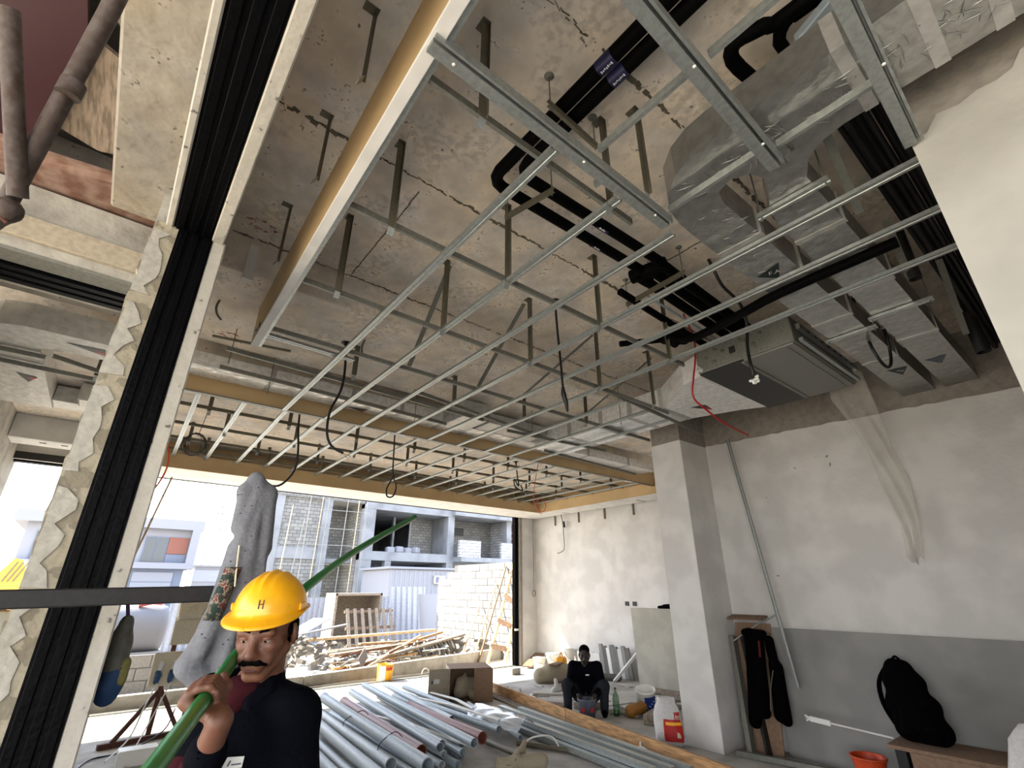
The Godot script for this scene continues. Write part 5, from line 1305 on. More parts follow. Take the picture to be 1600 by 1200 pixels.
func build_neighbours() -> void:
	var t := thing("unfinished_house", "unfinished concrete house with block infill across the street", "building", Vector3(13, -0.09, -26))
	var Z := -26.0
	var C: Material = M.far_concrete
	for q in [[6.05, 6.50], [8.45, 8.90], [10.65, 11.35], [16.05, 16.5], [20.6, 21.0]]:
		wn(t, Vector3(q[0], -0.09, Z - 0.5), Vector3(q[1], 9.5, Z), C, "column")
	wn(t, Vector3(12.15, -0.09, Z - 0.4), Vector3(12.5, 3.1, Z), C, "column")
	wn(t, Vector3(10.65, 3.06, Z - 10), Vector3(16.5, 3.52, Z + 0.02), C, "floor_slab")
	wn(t, Vector3(16.5, 3.12, Z - 5), Vector3(21.2, 3.38, Z + 0.9), C, "balcony_slab")
	wn(t, Vector3(10.65, 5.72, Z - 10), Vector3(16.5, 6.45, Z + 0.02), C, "roof_beam")
	wn(t, Vector3(6.05, 5.95, Z - 6), Vector3(10.7, 6.5, Z + 0.02), M.far_block, "upper_wall")
	wn(t, Vector3(16.3, 5.80, Z - 5), Vector3(21.2, 6.5, Z + 0.4), C, "roof_beam")
	wn(t, Vector3(6.50, -0.09, Z - 0.35), Vector3(8.45, 9.0, Z - 0.12), M.far_block, "block_infill")
	wn(t, Vector3(6.50, 3.0, Z - 0.2), Vector3(8.45, 3.55, Z - 0.05), C, "floor_beam")
	wn(t, Vector3(8.90, -0.09, Z - 2.4), Vector3(10.65, 9.0, Z - 2.2), M.far_block, "block_infill")
	wn(t, Vector3(8.90, 2.9, Z - 2.3), Vector3(10.65, 3.1, Z - 0.8), C, "stair_landing")
	wn(t, Vector3(10.60, -0.09, Z - 2.3), Vector3(10.68, 9.0, Z - 0.4), M.far_block, "block_infill")
	wn(t, Vector3(10.7, -0.09, Z - 10.2), Vector3(16.5, 6.0, Z - 10.0), M.far_block, "back_wall"); wn(t, Vector3(10.75, -0.09, Z - 10.0), Vector3(10.95, 6.0, Z - 0.5), M.far_concrete, "side_wall"); wn(t, Vector3(16.15, -0.09, Z - 10.0), Vector3(16.35, 6.0, Z - 0.5), M.far_concrete, "side_wall")  # side walls added and back wall set deep to darken these rooms
	wn(t, Vector3(14.6, 3.52, Z - 2.2), Vector3(16.1, 5.72, Z - 2.0), M.far_block, "partition")
	wn(t, Vector3(13.5, 3.52, Z - 2.4), Vector3(13.62, 5.72, Z - 2.2), C, "prop")
	wn(t, Vector3(14.4, 3.52, Z - 1.9), Vector3(14.5, 5.72, Z - 1.8), C, "prop")
	wn(t, Vector3(16.5, 3.38, Z - 2.4), Vector3(21.0, 5.8, Z - 2.2), M.far_block, "back_wall")
	wn(t, Vector3(17.6, 4.9, Z - 2.22), Vector3(18.6, 5.4, Z - 2.15), M.black_ink, "window_opening")
	wn(t, Vector3(16.4, -0.09, Z - 1.0), Vector3(21.0, 3.12, Z - 0.8), M.far_concrete, "ground_wall")
	wn(t, Vector3(16.45, 3.38, Z + 0.55), Vector3(18.0, 4.35, Z + 0.75), M.far_block_pale, "parapet")
	wn(t, Vector3(19.6, 3.38, Z + 0.55), Vector3(21.1, 4.35, Z + 0.75), M.far_block_pale, "parapet")
	wn(t, Vector3(20.9, 3.38, Z - 2.2), Vector3(21.1, 5.8, Z - 0.2), M.far_block_pale, "side_wall")
	wn(t, Vector3(12.6, -0.09, Z - 4.0), Vector3(16.0, 3.06, Z - 3.8), M.far_grey, "ground_back_wall")
	wn(t, Vector3(12.8, -0.09, Z - 0.4), Vector3(13.9, 2.0, Z - 0.2), M.far_block_pale, "block_stack")
	var st: SurfaceTool
	st = nst()
	for k in 4:
		st = nst(); bx(st, Vector3(12.7 + k * 0.55, 3.66 + 0.05 * (k % 2), Z - 0.7), Vector3(0.5, 0.35, 0.35), Basis(Vector3.UP, 0.2 * k), 0.06); mi("stored_bag", st, M.far_white, t)
	# scaffold poles before the tall block panels
	var n := 0
	for q in [[6.55, 0.5, 6.7, 5.4], [6.95, 0.4, 7.35, 4.8], [7.45, 0, 7.5, 6.4], [8.0, 0, 8.1, 6.4], [8.35, 0, 8.4, 6.4], [9.3, 0, 9.4, 6.4], [9.9, 0, 10.0, 6.4], [10.4, 0, 10.45, 6.4]]:
		st = nst(true); tube(st, [Vector3(q[0], q[1] - 0.09, -25.2), Vector3(q[2], q[3], -25.2)], 0.02, 6)
		tag(mi("scaffold_pole", st, M.galv_dull if n % 3 else M.pine_pale), "upright scaffold pole before the unfinished house, %s along" % ["first", "second", "third", "fourth", "fifth", "sixth", "seventh", "eighth"][n], "scaffold pole", "scaffold poles"); n += 1
	n = 0
	for y in [1.2, 2.7, 3.6, 4.4, 5.3]:
		st = nst(true); tube(st, [Vector3(6.4, y, -25.15), Vector3(10.6, y + 0.05, -25.15)], 0.015, 6)
		tag(mi("scaffold_ledger", st, M.galv_dull), "level scaffold tube before the unfinished house, %s from the ground" % ["first", "second", "third", "fourth", "fifth"][n], "scaffold pole", "scaffold ledgers"); n += 1
	# further shell with rusty formwork
	t = thing("formwork_shell", "rusty formwork and props of a farther building shell", "building", Vector3(24, -0.09, -31))
	for k in 5: wn(t, Vector3(21.6 + k * 1.2, -0.09, -31.2), Vector3(21.8 + k * 1.2, 7.5, -31.0), M.rusty if k % 2 else M.far_concrete, "prop")
	for y in [2.6, 4.3, 5.2, 5.6, 6.4]: wn(t, Vector3(21.4, y, -32.5), Vector3(27.0, y + 0.25, -31.0), M.rusty if y > 5.0 else M.far_concrete, "beam")
	wn(t, Vector3(21.4, -0.09, -34.0), Vector3(27.0, 4.3, -33.8), M.far_grey, "back_wall")
	# modern villa
	t = thing("white_villa", "white modern villa with a grey ground floor across the open lot", "building", Vector3(0.5, -0.09, -45))
	var V := -45.0
	wn(t, Vector3(-4.2, 3.15, V - 8), Vector3(5.6, 5.75, V - 0.3), M.far_white, "upper_wall")
	wn(t, Vector3(-4.9, 5.75, V - 9), Vector3(5.75, 6.45, V + 0.3), M.far_white, "parapet")
	wn(t, Vector3(5.05, 3.15, V - 0.4), Vector3(5.6, 5.8, V + 0.3), M.far_white, "upper_wall")
	wn(t, Vector3(-4.2, 3.0, V - 8), Vector3(5.6, 3.4, V + 0.3), M.far_white, "band")
	wn(t, Vector3(-3.9, -0.09, V - 7.5), Vector3(5.1, 3.0, V - 0.1), M.far_grey, "ground_wall")
	var gd := wn(t, Vector3(2.1, -0.09, V - 0.12), Vector3(4.5, 2.75, V - 0.02), M.far_white, "garage_door")
	for k in 3: wn(gd, Vector3(2.1, 0.7 + k * 0.7, V - 0.03), Vector3(4.5, 0.74 + k * 0.7, V), M.far_grey, "door_seam")
	for q in [[2.35, 3.65], [-3.55, -2.6], [-1.6, -0.4]]:
		var wf := wn(t, Vector3(q[0] - 0.06, 3.40, V - 0.34), Vector3(q[1] + 0.06, 5.20, V - 0.22), M.far_grey, "window_frame")
		wn(wf, Vector3(q[0], 3.46, V - 0.3), Vector3((q[0] + q[1]) * 0.5 - 0.03, 5.14, V - 0.2), M.window_glass, "pane")
		wn(wf, Vector3((q[0] + q[1]) * 0.5 + 0.03, 3.46, V - 0.3), Vector3(q[1], 5.14, V - 0.2), M.window_glass, "pane")
	wn(t, Vector3(3.75, 4.05, V - 0.34), Vector3(5.0, 5.20, V - 0.2), M.far_brown, "cladding"); wn(t, Vector3(3.75, 3.40, V - 0.34), Vector3(5.0, 4.0, V - 0.22), M.far_grey, "balustrade")
	t = thing("far_annex", "low pale rooms with rooftop railings beside the villa", "building", Vector3(8, -0.09, -56))
	wn(t, Vector3(7.2, -0.09, -60), Vector3(10.2, 3.6, -56), M.far_white, "wall"); wn(t, Vector3(7.2, 2.3, -56.2), Vector3(9.7, 3.3, -55.95), M.corrugated, "cladding"); wn(t, Vector3(9.6, 2.2, -56.2), Vector3(9.75, 3.1, -55.9), M.black_ink, "post"); wn(t, Vector3(7.0, 3.6, -60), Vector3(10.4, 3.75, -55.8), M.far_white, "roof")
	for k in 2:
		t = thing("power_pylon", ["lattice power pylon above the low rooms", "second lower pylon beside the first"][k], "pylon", Vector3(12 + k * 5, -0.09, -85))
		st = nst(true)
		var X := 12.5 + k * 4.5
		var H := 13.5 - k * 2.0
		for s in [-1.0, 1.0]: tube(st, [Vector3(X + s * 1.3, 0, -85), Vector3(X + s * 0.25, H, -85)], 0.10, 5)
		for j in 7:
			var w0 := lerpf(1.3, 0.25, j / 7.0); var w1 := lerpf(1.3, 0.25, (j + 1) / 7.0)
			tube(st, [Vector3(X - w0, j * H / 7.0, -85), Vector3(X + w1, (j + 1) * H / 7.0, -85)], 0.06, 4); tube(st, [Vector3(X + w0, j * H / 7.0, -85), Vector3(X - w1, (j + 1) * H / 7.0, -85)], 0.06, 4)
		mi("mast", st, M.galv_dull, t)
		st = nst(true)
		for j in 3: tube(st, [Vector3(X - 2.0 + j * 0.3, H - 0.6 - j * 1.6, -85), Vector3(X + 2.0 - j * 0.3, H - 0.6 - j * 1.6, -85)], 0.09, 4)
		mi("crossarm", st, M.galv_dull, t)

# ---------------------------------------------------------------- things on the floor
func build_floor_things() -> void:
	var st: SurfaceTool
	var t: Node3D
	# PVC pipes: [far xyz, near xyz, radius, material, label]
	var P := [
		[2.74, 0.30, -7.30, 2.47, 0.30, -4.13, 0.055, "pvc", "thick grey pipe on top of the pile, next to the worker"],
		[3.02, 0.22, -7.30, 2.77, 0.22, -4.76, 0.056, "pvc_red", "long faded red pipe on the pile"],
		[2.66, 0.17, -7.34, 2.44, 0.19, -4.70, 0.055, "pvc_light", "thick pale pipe second from the worker"],
		[2.49, 0.15, -6.80, 2.30, 0.15, -4.60, 0.055, "pvc_light", "thick pale pipe third from the worker"],
		[2.30, 0.06, -7.0, 2.12, 0.06, -4.9, 0.050, "pvc", "grey pipe at the foot of the pile nearest the worker"],
		[2.44, 0.055, -7.3, 2.26, 0.055, -5.0, 0.050, "pvc", "grey pipe in the bottom layer under the pale ones"],
		[3.40, 0.20, -8.0, 2.99, 0.21, -4.79, 0.040, "pvc", "medium grey pipe beside the long red one"],
		[3.55, 0.16, -8.44, 3.14, 0.17, -5.0, 0.040, "pvc_light", "medium pale pipe in the middle of the pile"],
		[3.68, 0.24, -8.2, 3.23, 0.25, -4.56, 0.042, "pvc", "long grey pipe lying highest in the middle"],
		[3.62, 0.20, -6.60, 3.52, 0.20, -4.83, 0.058, "pvc_red", "short wide faded red pipe with open end"],
		[4.07, 0.20, -8.3, 3.70, 0.20, -5.7, 0.034, "pvc_light", "slim pale pipe towards the cardboard box"],
		[4.05, 0.14, -7.2, 4.02, 0.14, -5.2, 0.036, "pvc", "slim grey pipe ending near the wrapped profiles"],
		[4.32, 0.16, -8.1, 4.14, 0.16, -5.64, 0.034, "pvc", "slim grey pipe in front of the box"],
		[4.69, 0.08, -6.80, 4.16, 0.08, -4.98, 0.030, "pvc_light", "thin pale pipe beside the wrapped profiles"],
		[3.95, 0.05, -6.8, 3.80, 0.06, -4.60, 0.028, "hanger", "dark thin tube sticking out of the pile"],
		[3.62, 0.05, -7.6, 3.34, 0.05, -4.95, 0.036, "pvc_light", "bottom-layer pale pipe under the red end"],
		[3.35, 0.05, -7.6, 3.18, 0.05, -4.75, 0.036, "pvc", "bottom-layer grey pipe under the middle"],
		[3.24, 0.05, -7.6, 3.06, 0.05, -4.85, 0.034, "pvc_light", "bottom-layer pale pipe beside the long red one"],
		[3.10, 0.05, -7.6, 2.95, 0.05, -4.95, 0.034, "pvc", "bottom-layer grey pipe below the long red one"],
		[2.98, 0.05, -7.6, 2.84, 0.05, -4.85, 0.034, "pvc", "bottom-layer grey pipe with its end in shade"],
		[2.86, 0.06, -7.6, 2.70, 0.06, -4.80, 0.036, "pvc_light", "bottom-layer pale pipe below the thick top one"],
		[2.72, 0.06, -7.6, 2.58, 0.06, -4.60, 0.036, "pvc", "bottom-layer grey pipe reaching furthest out"],
		[3.30, 0.12, -7.5, 3.10, 0.12, -4.88, 0.032, "pvc_light", "second-layer pale pipe in the middle"],
		[3.46, 0.12, -7.5, 3.26, 0.125, -4.80, 0.032, "pvc", "second-layer grey pipe in the middle"],
		[3.80, 0.12, -7.9, 3.42, 0.12, -5.05, 0.034, "pvc_light", "second-layer pale pipe beside the wide red one"],
		[3.95, 0.12, -8.3, 3.62, 0.12, -5.2, 0.034, "pvc", "second-layer grey pipe running back to the box"],
		[4.20, 0.05, -8.2, 3.90, 0.05, -5.4, 0.034, "pvc", "bottom-layer grey pipe towards the box"],
		[4.40, 0.06, -8.2, 4.20, 0.06, -5.9, 0.030, "pvc_light", "thin pale pipe in front of the box corner"],
	]
	for q in P:
		st = nst(true); var a := Vector3(q[0], q[1], q[2]); var b := Vector3(q[3], q[4], q[5])
		tube(st, [a, a.lerp(b, 0.33) - Vector3(0, 0.004, 0), a.lerp(b, 0.66) - Vector3(0, 0.004, 0), b], q[6], 14, 1, q[6] * 0.14)
		t = thing("plastic_pipe", q[8], "pipe", b, "pile of plastic pipes"); var br := mi("barrel", st, M[q[7]], t)
		if q[6] > 0.053:
			st = nst(true); var dv := (a - b).normalized(); tube(st, [a - dv * 0.10, a - dv * 0.02, a], [q[6], q[6] * 1.12, q[6] * 1.14], 14, 1, 0.006); mi("socket", st, M[q[7]], br)
	for q in [[Vector3(2.42, 0.245, -4.95), Vector3(2.58, 0.365, -4.95), "near its open end"], [Vector3(2.50, 0.24, -6.0), Vector3(2.70, 0.36, -6.0), "half way along"]]:
		st = nst(true); tube(st, [q[0], q[0] + Vector3(0.03, 0.06, 0), q[1], q[1] + Vector3(0.08, -0.05, 0.01)], 0.004, 5, 4); tag(mi("tie_wire", st, M.black_ink), "thin black tie wire round the top pipe, %s" % q[2], "wire", "tie wires")
	# bright foil strips and wrapped profiles
	for q in [[Vector3(4.35, 0.19, -7.3), Vector3(4.28, 0.22, -6.5), Vector3(4.18, 0.17, -5.6), "pale bent strip lying over the pile"], [Vector3(3.75, 0.28, -6.6), Vector3(3.92, 0.26, -6.1), Vector3(4.10, 0.20, -5.3), "shiny white strip beside the wide red pipe"], [Vector3(3.05, 0.19, -6.6), Vector3(3.2, 0.20, -5.8), Vector3(3.35, 0.17, -4.75), "white sheathing strip between grey pipes"]]:
		st = nst(); bar(st, q[0], q[1], 0.05, 0.012); bar(st, q[1], q[2], 0.05, 0.012); tag(mi("bright_strip", st, M.white_plastic), q[3], "strip", "bright strips on the pile")
	for i in 6:
		st = nst(); extr(st, STUD, Vector3(4.62 + i * 0.075, 0.02 + 0.055 * (i % 2), -6.6 + 0.12 * i), Vector3(4.30 + i * 0.07, 0.02 + 0.055 * (i % 2), -3.4 + 0.05 * i))
		tag(mi("steel_profile", st, M.galv), "galvanized steel profile lying by the long timber, %s of six" % ["first", "second", "third", "fourth", "fifth", "last"][i], "steel profile", "profiles on the floor")
	st = nst(true)
	var g := []
	for i in 9:
		var line := []
		for j in 10:
			var u := i / 8.0; var v := j / 9.0
			line.append(Vector3(4.05 + 0.45 * v, 0.15 + 0.09 * sin(v * PI) + 0.012 * sin(u * 31.0 + v * 17.0) + rng.randf_range(-0.008, 0.008), -5.9 + u * 1.0 - v * 0.25 + rng.randf_range(-0.02, 0.02)))
		g.append(line)
	sheet(st, g, 0.003, Vector3.DOWN); tag(mi("wrapping_film", st, M.wrap_film), "crumpled pale plastic wrapping over the ends of the profiles", "plastic film")
	# long timber
	t = thing("long_timber", "long orange pine board on edge beside the steel profiles", "board", Vector3(5.2, 0, -5.2))
	st = nst(); bar(st, Vector3(5.80, 0.075, -8.05), Vector3(5.30, 0.075, -5.40), 0.045, 0.15, Vector3.UP, 0.004); mi("length", st, M.pine, t)
	st = nst(); bar(st, Vector3(5.335, 0.075, -5.55), Vector3(4.78, 0.075, -2.6), 0.045, 0.15, Vector3.UP, 0.004); mi("length", st, M.pine, t)
	for q in [[Vector3(5.62, 0.012, -7.6), Vector3(4.72, 0.012, -2.8), 0.20, "grey_wood", "wide grey plank lying flat beside the pine board"], [Vector3(5.92, 0.012, -7.5), Vector3(5.0, 0.012, -2.9), 0.10, "grey_wood", "grey plank lying behind the pine board"]]:
		st = nst(); bar(st, q[0], q[1], q[2], 0.025, Vector3.UP, 0.003); tag(mi("floor_plank", st, M[q[3]]), q[4], "plank")
	# cardboard box with sacks
	t = thing("cardboard_box", "open brown cardboard box lying on its side on the pipes", "box", Vector3(5.0, 0.02, -7.3))
	var bs := Basis(Vector3.UP, -0.46)
	var bo := Vector3(5.12, 0.0, -7.45)
	var W := 0.66; var H := 0.44; var D := 0.60
	for q in [[Vector3(0, 0.02, 0), Vector3(W, 0.008, D), 0], [Vector3(0, 0.02 + H, 0), Vector3(W, 0.008, D), 0], [Vector3(-W * 0.5, 0.02 + H * 0.5, 0), Vector3(0.008, H, D), 1], [Vector3(W * 0.5, 0.02 + H * 0.5, 0), Vector3(0.008, H, D), 0], [Vector3(0, 0.02 + H * 0.5, -D * 0.5), Vector3(W, H, 0.008), 0]]:
		st = nst(); bx(st, bo + bs * q[0], q[1], bs); mi("panel", st, M.cardboard_pale if q[2] == 1 else M.cardboard, t)
	st = nst(); bx(st, bo + bs * Vector3(-W * 0.5 - 0.16, 0.02 + H * 0.5, D * 0.5 - 0.02), Vector3(0.34, H, 0.008), bs * Basis(Vector3.UP, 0.25)); mi("flap", st, M.cardboard_pale, t)
	st = nst(); bx(st, bo + bs * Vector3(W * 0.5 - 0.14, 0.02 + H * 0.5, D * 0.5 + 0.06), Vector3(0.30, H, 0.008), bs * Basis(Vector3.UP, -0.35)); mi("flap", st, M.cardboard, t)
	st = nst(); bx(st, bo + bs * Vector3(-W * 0.5 - 0.20, 0.30, D * 0.5 + 0.008), Vector3(0.09, 0.06, 0.002), bs * Basis(Vector3.UP, 0.25)); mi("label", st, M.gypsum, t)
	st = nst(); bx(st, bo + bs * Vector3(-W * 0.5 - 0.27, 0.29, D * 0.5 + 0.022), Vector3(0.02, 0.04, 0.002), bs * Basis(Vector3.UP, 0.25)); mi("handle_slot", st, M.black_ink, t)
	st = nst(true); var o := bo + bs * Vector3(-0.02, 0, 0.05)
	blob(st, [[o + Vector3(-0.14, 0.13, 0), o + Vector3(0.16, 0.14, 0.02), 0.10, 0.09], [o + Vector3(-0.12, 0.24, 0.0), o + Vector3(0.12, 0.25, 0), 0.09, 0.06], [o + Vector3(-0.06, 0.30, 0.02), o + Vector3(-0.06, 0.36, 0.02), 0.05, 0.02], [o + Vector3(0.0, 0.09, 0.16), o + Vector3(0.2, 0.09, 0.14), 0.07, 0.06]], 0.02, 0.04); tag(mi("stuffed_sack", st, M.sackcloth), "crumpled grey-brown sack stuffed into the cardboard box", "sack")
	# paint tin
	t = thing("paint_tin", "yellow and white paint tin with red lettering at the kerb", "paint tin", Vector3(4.83, -0.02, -9.86))
	st = nst(true); lathe(st, [Vector2(0, 0), Vector2(0.135, 0), Vector2(0.14, 0.01), Vector2(0.155, 0.29), Vector2(0.160, 0.30), Vector2(0.150, 0.30), Vector2(0.145, 0.26), Vector2(0, 0.26)], Vector3(4.83, -0.02, -9.86), 24); mi("can", st, M.yellow_print, t)
	st = nst(true)
	for s in 9:
		var a0 := PI * 0.62 + s * 0.10
		quad(st, Vector3(4.83, 0, -9.86) + Vector3(cos(a0) * 0.146, 0.0, sin(a0) * 0.146), Vector3(4.83, 0, -9.86) + Vector3(cos(a0 + 0.1) * 0.146, 0.0, sin(a0 + 0.1) * 0.146), Vector3(4.83, 0.26, -9.86) + Vector3(cos(a0 + 0.1) * 0.160, 0, sin(a0 + 0.1) * 0.160), Vector3(4.83, 0.26, -9.86) + Vector3(cos(a0) * 0.160, 0, sin(a0) * 0.160), Vector3(cos(a0), 0, sin(a0)))
	mi("white_label", st, M.white_plastic, t)
	var face := Basis(Vector3.UP, 2.68 - PI)
	st = nst()
	for e in 7:
		var ar := 1.05 + e * 0.135
		bx(st, Vector3(4.83 + cos(ar) * 0.155, 0.222 - 0.02 * (e % 2), -9.86 + sin(ar) * 0.155), Vector3(0.014, 0.075 - 0.02 * (e % 2), 0.006), Basis(Vector3.UP, PI * 0.5 - ar) * Basis(Vector3(0, 0, 1), 0.25 * ((e % 3) - 1)))
	mi("red_print", st, M.red_print, t)
	# seated worker's surroundings
	t = thing("green_bottle", "large green plastic bottle beside the seated worker", "bottle", Vector3(6.09, 0, -5.22))
	st = nst(true); lathe(st, [Vector2(0, 0.0), Vector2(0.04, 0.0), Vector2(0.046, 0.01), Vector2(0.046, 0.09), Vector2(0.043, 0.10), Vector2(0.046, 0.11), Vector2(0.046, 0.20), Vector2(0.035, 0.255), Vector2(0.016, 0.29), Vector2(0.014, 0.315)], Vector3(6.09, 0, -5.22), 18); mi("body", st, M.green_glass, t)
	st = nst(true); lathe(st, [Vector2(0.0165, 0.312), Vector2(0.0165, 0.335), Vector2(0, 0.336)], Vector3(6.09, 0, -5.22), 12); mi("cap", st, M.sticker_green, t)
	t = thing("work_bucket", "grey-green bucket with red print between the seated worker's knees", "bucket", Vector3(5.72, 0, -5.42))
	st = nst(true); lathe(st, [Vector2(0, 0), Vector2(0.10, 0), Vector2(0.13, 0.20), Vector2(0.137, 0.205), Vector2(0.137, 0.22), Vector2(0.125, 0.22), Vector2(0.12, 0.17), Vector2(0, 0.17)], Vector3(5.72, 0, -5.42), 20); mi("pail", st, M.far_grey, t)
	for s in [-0.55, 0.55]:
		st = nst(); var an: float = PI * 0.5 + 0.78 + s; bx(st, Vector3(5.72 + cos(an) * 0.117, 0.10, -5.42 + sin(an) * 0.117), Vector3(0.05, 0.05, 0.008), Basis(Vector3.UP, PI * 0.5 - an)); mi("red_print", st, M.red_print, t)
	t = thing("blue_pail", "white pail with a blue label tipped among rags near the pier", "bucket", Vector3(6.55, 0, -5.05))
	bs = Basis(Vector3(0, 0, 1), 0.22) * Basis(Vector3.RIGHT, 0.15)
	st = nst(true); lathe(st, [Vector2(0, 0), Vector2(0.12, 0), Vector2(0.135, 0.26), Vector2(0.142, 0.265), Vector2(0.142, 0.285), Vector2(0.13, 0.285), Vector2(0.125, 0.2), Vector2(0, 0.2)], Vector3(6.55, 0.03, -5.05), 22, bs); mi("pail", st, M.white_plastic, t)
	st = nst(true)
	for s in 12:
		var a0 := 1.35 + s * 0.11
		var q := []
		for e in [[a0, 0.03], [a0 + 0.11, 0.03], [a0 + 0.11, 0.23], [a0, 0.23]]:
			var rr: float = 0.1225 + 0.0577 * e[1]
			q.append(Vector3(6.55, 0.03, -5.05) + bs * Vector3(cos(e[0]) * rr, e[1], sin(e[0]) * rr))
		quad(st, q[0], q[1], q[2], q[3], Vector3(cos(a0), 0, sin(a0)))
	mi("blue_label", st, M.blue_print, t)
	st = nst()
	for s in 7: bx(st, Vector3(6.55, 0.03, -5.05) + bs * Vector3(cos(1.6 + s * 0.13) * 0.134, 0.16 - 0.012 * s + 0.02 * (s % 2), sin(1.6 + s * 0.13) * 0.134), Vector3(0.018, 0.012, 0.004), Basis(Vector3.UP, PI * 0.5 - 1.6 - s * 0.13)); 
	mi("label_print", st, M.blue_pale, t)
	t = thing("printed_sack", "white sack with red and yellow print standing at the foot of the pier", "sack", Vector3(5.48, 0, -3.95))
	var sc := Vector3(5.49, 0, -3.96)
	var sU := Vector3(0.35, 0, 0.94).normalized()
	var sV := Vector3(-0.94, 0, 0.35).normalized()
	var prof := [[0.0, 0.0], [0.0, 0.80], [0.02, 0.95], [0.10, 1.02], [0.20, 1.0], [0.30, 0.94], [0.37, 0.80], [0.41, 0.62], [0.44, 0.66], [0.46, 0.60], [0.455, 0.0]]
	st = nst(true); sack_skin(st, sc, sU, sV, 0.16, 0.085, prof, 0.0, TAU, 0.0, 40); var pb := mi("bag", st, M.white_sack, t)
	st = nst(true); sack_skin(st, sc, sU, sV, 0.16, 0.085, [[0.05, 0.98], [0.10, 1.02], [0.20, 1.0], [0.26, 0.965]], 0.15, 1.75, 0.002, 16); mi("red_panel", st, M.red_print, pb)
	st = nst(true); sack_skin(st, sc, sU, sV, 0.16, 0.085, [[0.265, 0.963], [0.30, 0.94], [0.33, 0.88]], 0.15, 0.95, 0.002, 10); mi("red_corner", st, M.red_print, pb)
	st = nst(true); sack_skin(st, sc, sU, sV, 0.16, 0.085, [[0.205, 0.998], [0.235, 0.98]], 0.25, 1.6, 0.0035, 12); mi("yellow_stripe", st, M.yellow_print, pb)
	st = nst(true); sack_skin(st, sc, sU, sV, 0.16, 0.085, [[0.09, 1.015], [0.11, 1.02], [0.14, 1.015]], 0.55, 0.85, 0.0035, 6); mi("emblem", st, M.cream_panel, pb)
	st = nst(true)
	for k in 5: sack_skin(st, sc, sU, sV, 0.16, 0.085, [[0.272, 0.96], [0.30, 0.94]], 0.25 + k * 0.13, 0.33 + k * 0.13, 0.0035, 3)
	mi("white_letters", st, M.cream_panel, pb)
	# rags, tools and sacks round the seated worker
	for i in 26:
		var p := Vector3(rng.randf_range(6.1, 7.2), 0.01, rng.randf_range(-5.6, -4.5))
		st = nst()
		var an := rng.randf() * TAU
		if i % 3 == 0: bar(st, p, p + Vector3(cos(an), 0.02, sin(an)) * rng.randf_range(0.15, 0.45), 0.05, 0.02)
		elif i % 3 == 1: bx(st, p + Vector3(0, 0.015, 0), Vector3(rng.randf_range(0.08, 0.25), 0.03, rng.randf_range(0.06, 0.2)), Basis(Vector3.UP, an), 0.006)
		else: tube(st, [p, p + Vector3(cos(an), 0.03, sin(an)) * 0.15, p + Vector3(cos(an + 0.4), 0.0, sin(an + 0.4)) * 0.32], 0.010, 6, 3)
		tag(mi("floor_scrap", st, [M.grey_wood, M.cardboard_pale, M.galv_dull, M.rubble][i % 4]), "%s among the scraps on the floor by the blue pail" % ["grey wood strip", "flat card piece", "bent metal strip", "wooden or stone chip"][i % 4], "offcut", "offcuts by the blue pail")
	for i in 34:
		var p := Vector3(rng.randf_range(5.9, 8.0), 0.004, rng.randf_range(-8.0, -5.4))
		st = nst(); var an := rng.randf() * TAU
		bar(st, p, p + Vector3(cos(an), 0, sin(an)) * rng.randf_range(0.06, 0.5), rng.randf_range(0.01, 0.06), 0.006)
		tag(mi("floor_scrap", st, [M.grey_wood, M.rubble, M.galv_dull, M.hanger][i % 4]), "%s scattered on the dusty floor behind the pine board" % ["grey wood sliver", "pale stone sliver", "metal sliver", "dark sliver"][i % 4], "offcut", "offcuts behind the board")
	t = thing("cement_bag", "slumped open cement bag on the floor behind the seated worker", "sack", Vector3(7.3, 0, -7.55))
	st = nst(true); blob(st, [[Vector3(6.95, 0.12, -7.75), Vector3(7.65, 0.12, -7.45), 0.13, 0.13], [Vector3(7.1, 0.2, -7.65), Vector3(7.5, 0.2, -7.5), 0.12, 0.10]], 0.03, 0.06); mi("bag", st, M.sackcloth, t)
	st = nst(); bx(st, Vector3(7.22, 0.31, -7.58), Vector3(0.34, 0.03, 0.16), Basis(Vector3.UP, 0.4), 0.01); mi("torn_mouth", st, M.old_wood, t)
	t = thing("yellow_jerrycan", "yellow jerrycan behind the cement bag", "jerrycan", Vector3(7.85, 0, -8.1))
	st = nst(); bx(st, Vector3(7.85, 0.17, -8.1), Vector3(0.28, 0.34, 0.2), Basis(Vector3.UP, 0.6), 0.04); mi("body", st, M.yellow_plastic, t)
	st = nst(true); tube(st, [Vector3(7.78, 0.33, -8.06), Vector3(7.80, 0.40, -8.07), Vector3(7.90, 0.40, -8.13), Vector3(7.92, 0.33, -8.14)], 0.015, 8, 3); mi("handle", st, M.yellow_plastic, t)
	for q in [[Vector3(8.25, 0, -8.75), 0.16, 0.32, "white paint pail in the sunlit far corner"], [Vector3(8.42, 0, -8.45), 0.13, 0.42, "tall white drum in the sunlit far corner"], [Vector3(8.02, 0, -8.95), 0.14, 0.24, "small white pail at the far corner"]]:
		t = thing("paint_pail", q[3], "bucket", q[0], "pails in the far corner")
		st = nst(true); lathe(st, [Vector2(0, 0), Vector2(q[1] * 0.85, 0), Vector2(q[1], q[2] * 0.9), Vector2(q[1] * 1.06, q[2] * 0.92), Vector2(q[1] * 1.06, q[2]), Vector2(0, q[2])], Vector3(), 18); mi("body", st, M.white_plastic, t, true)
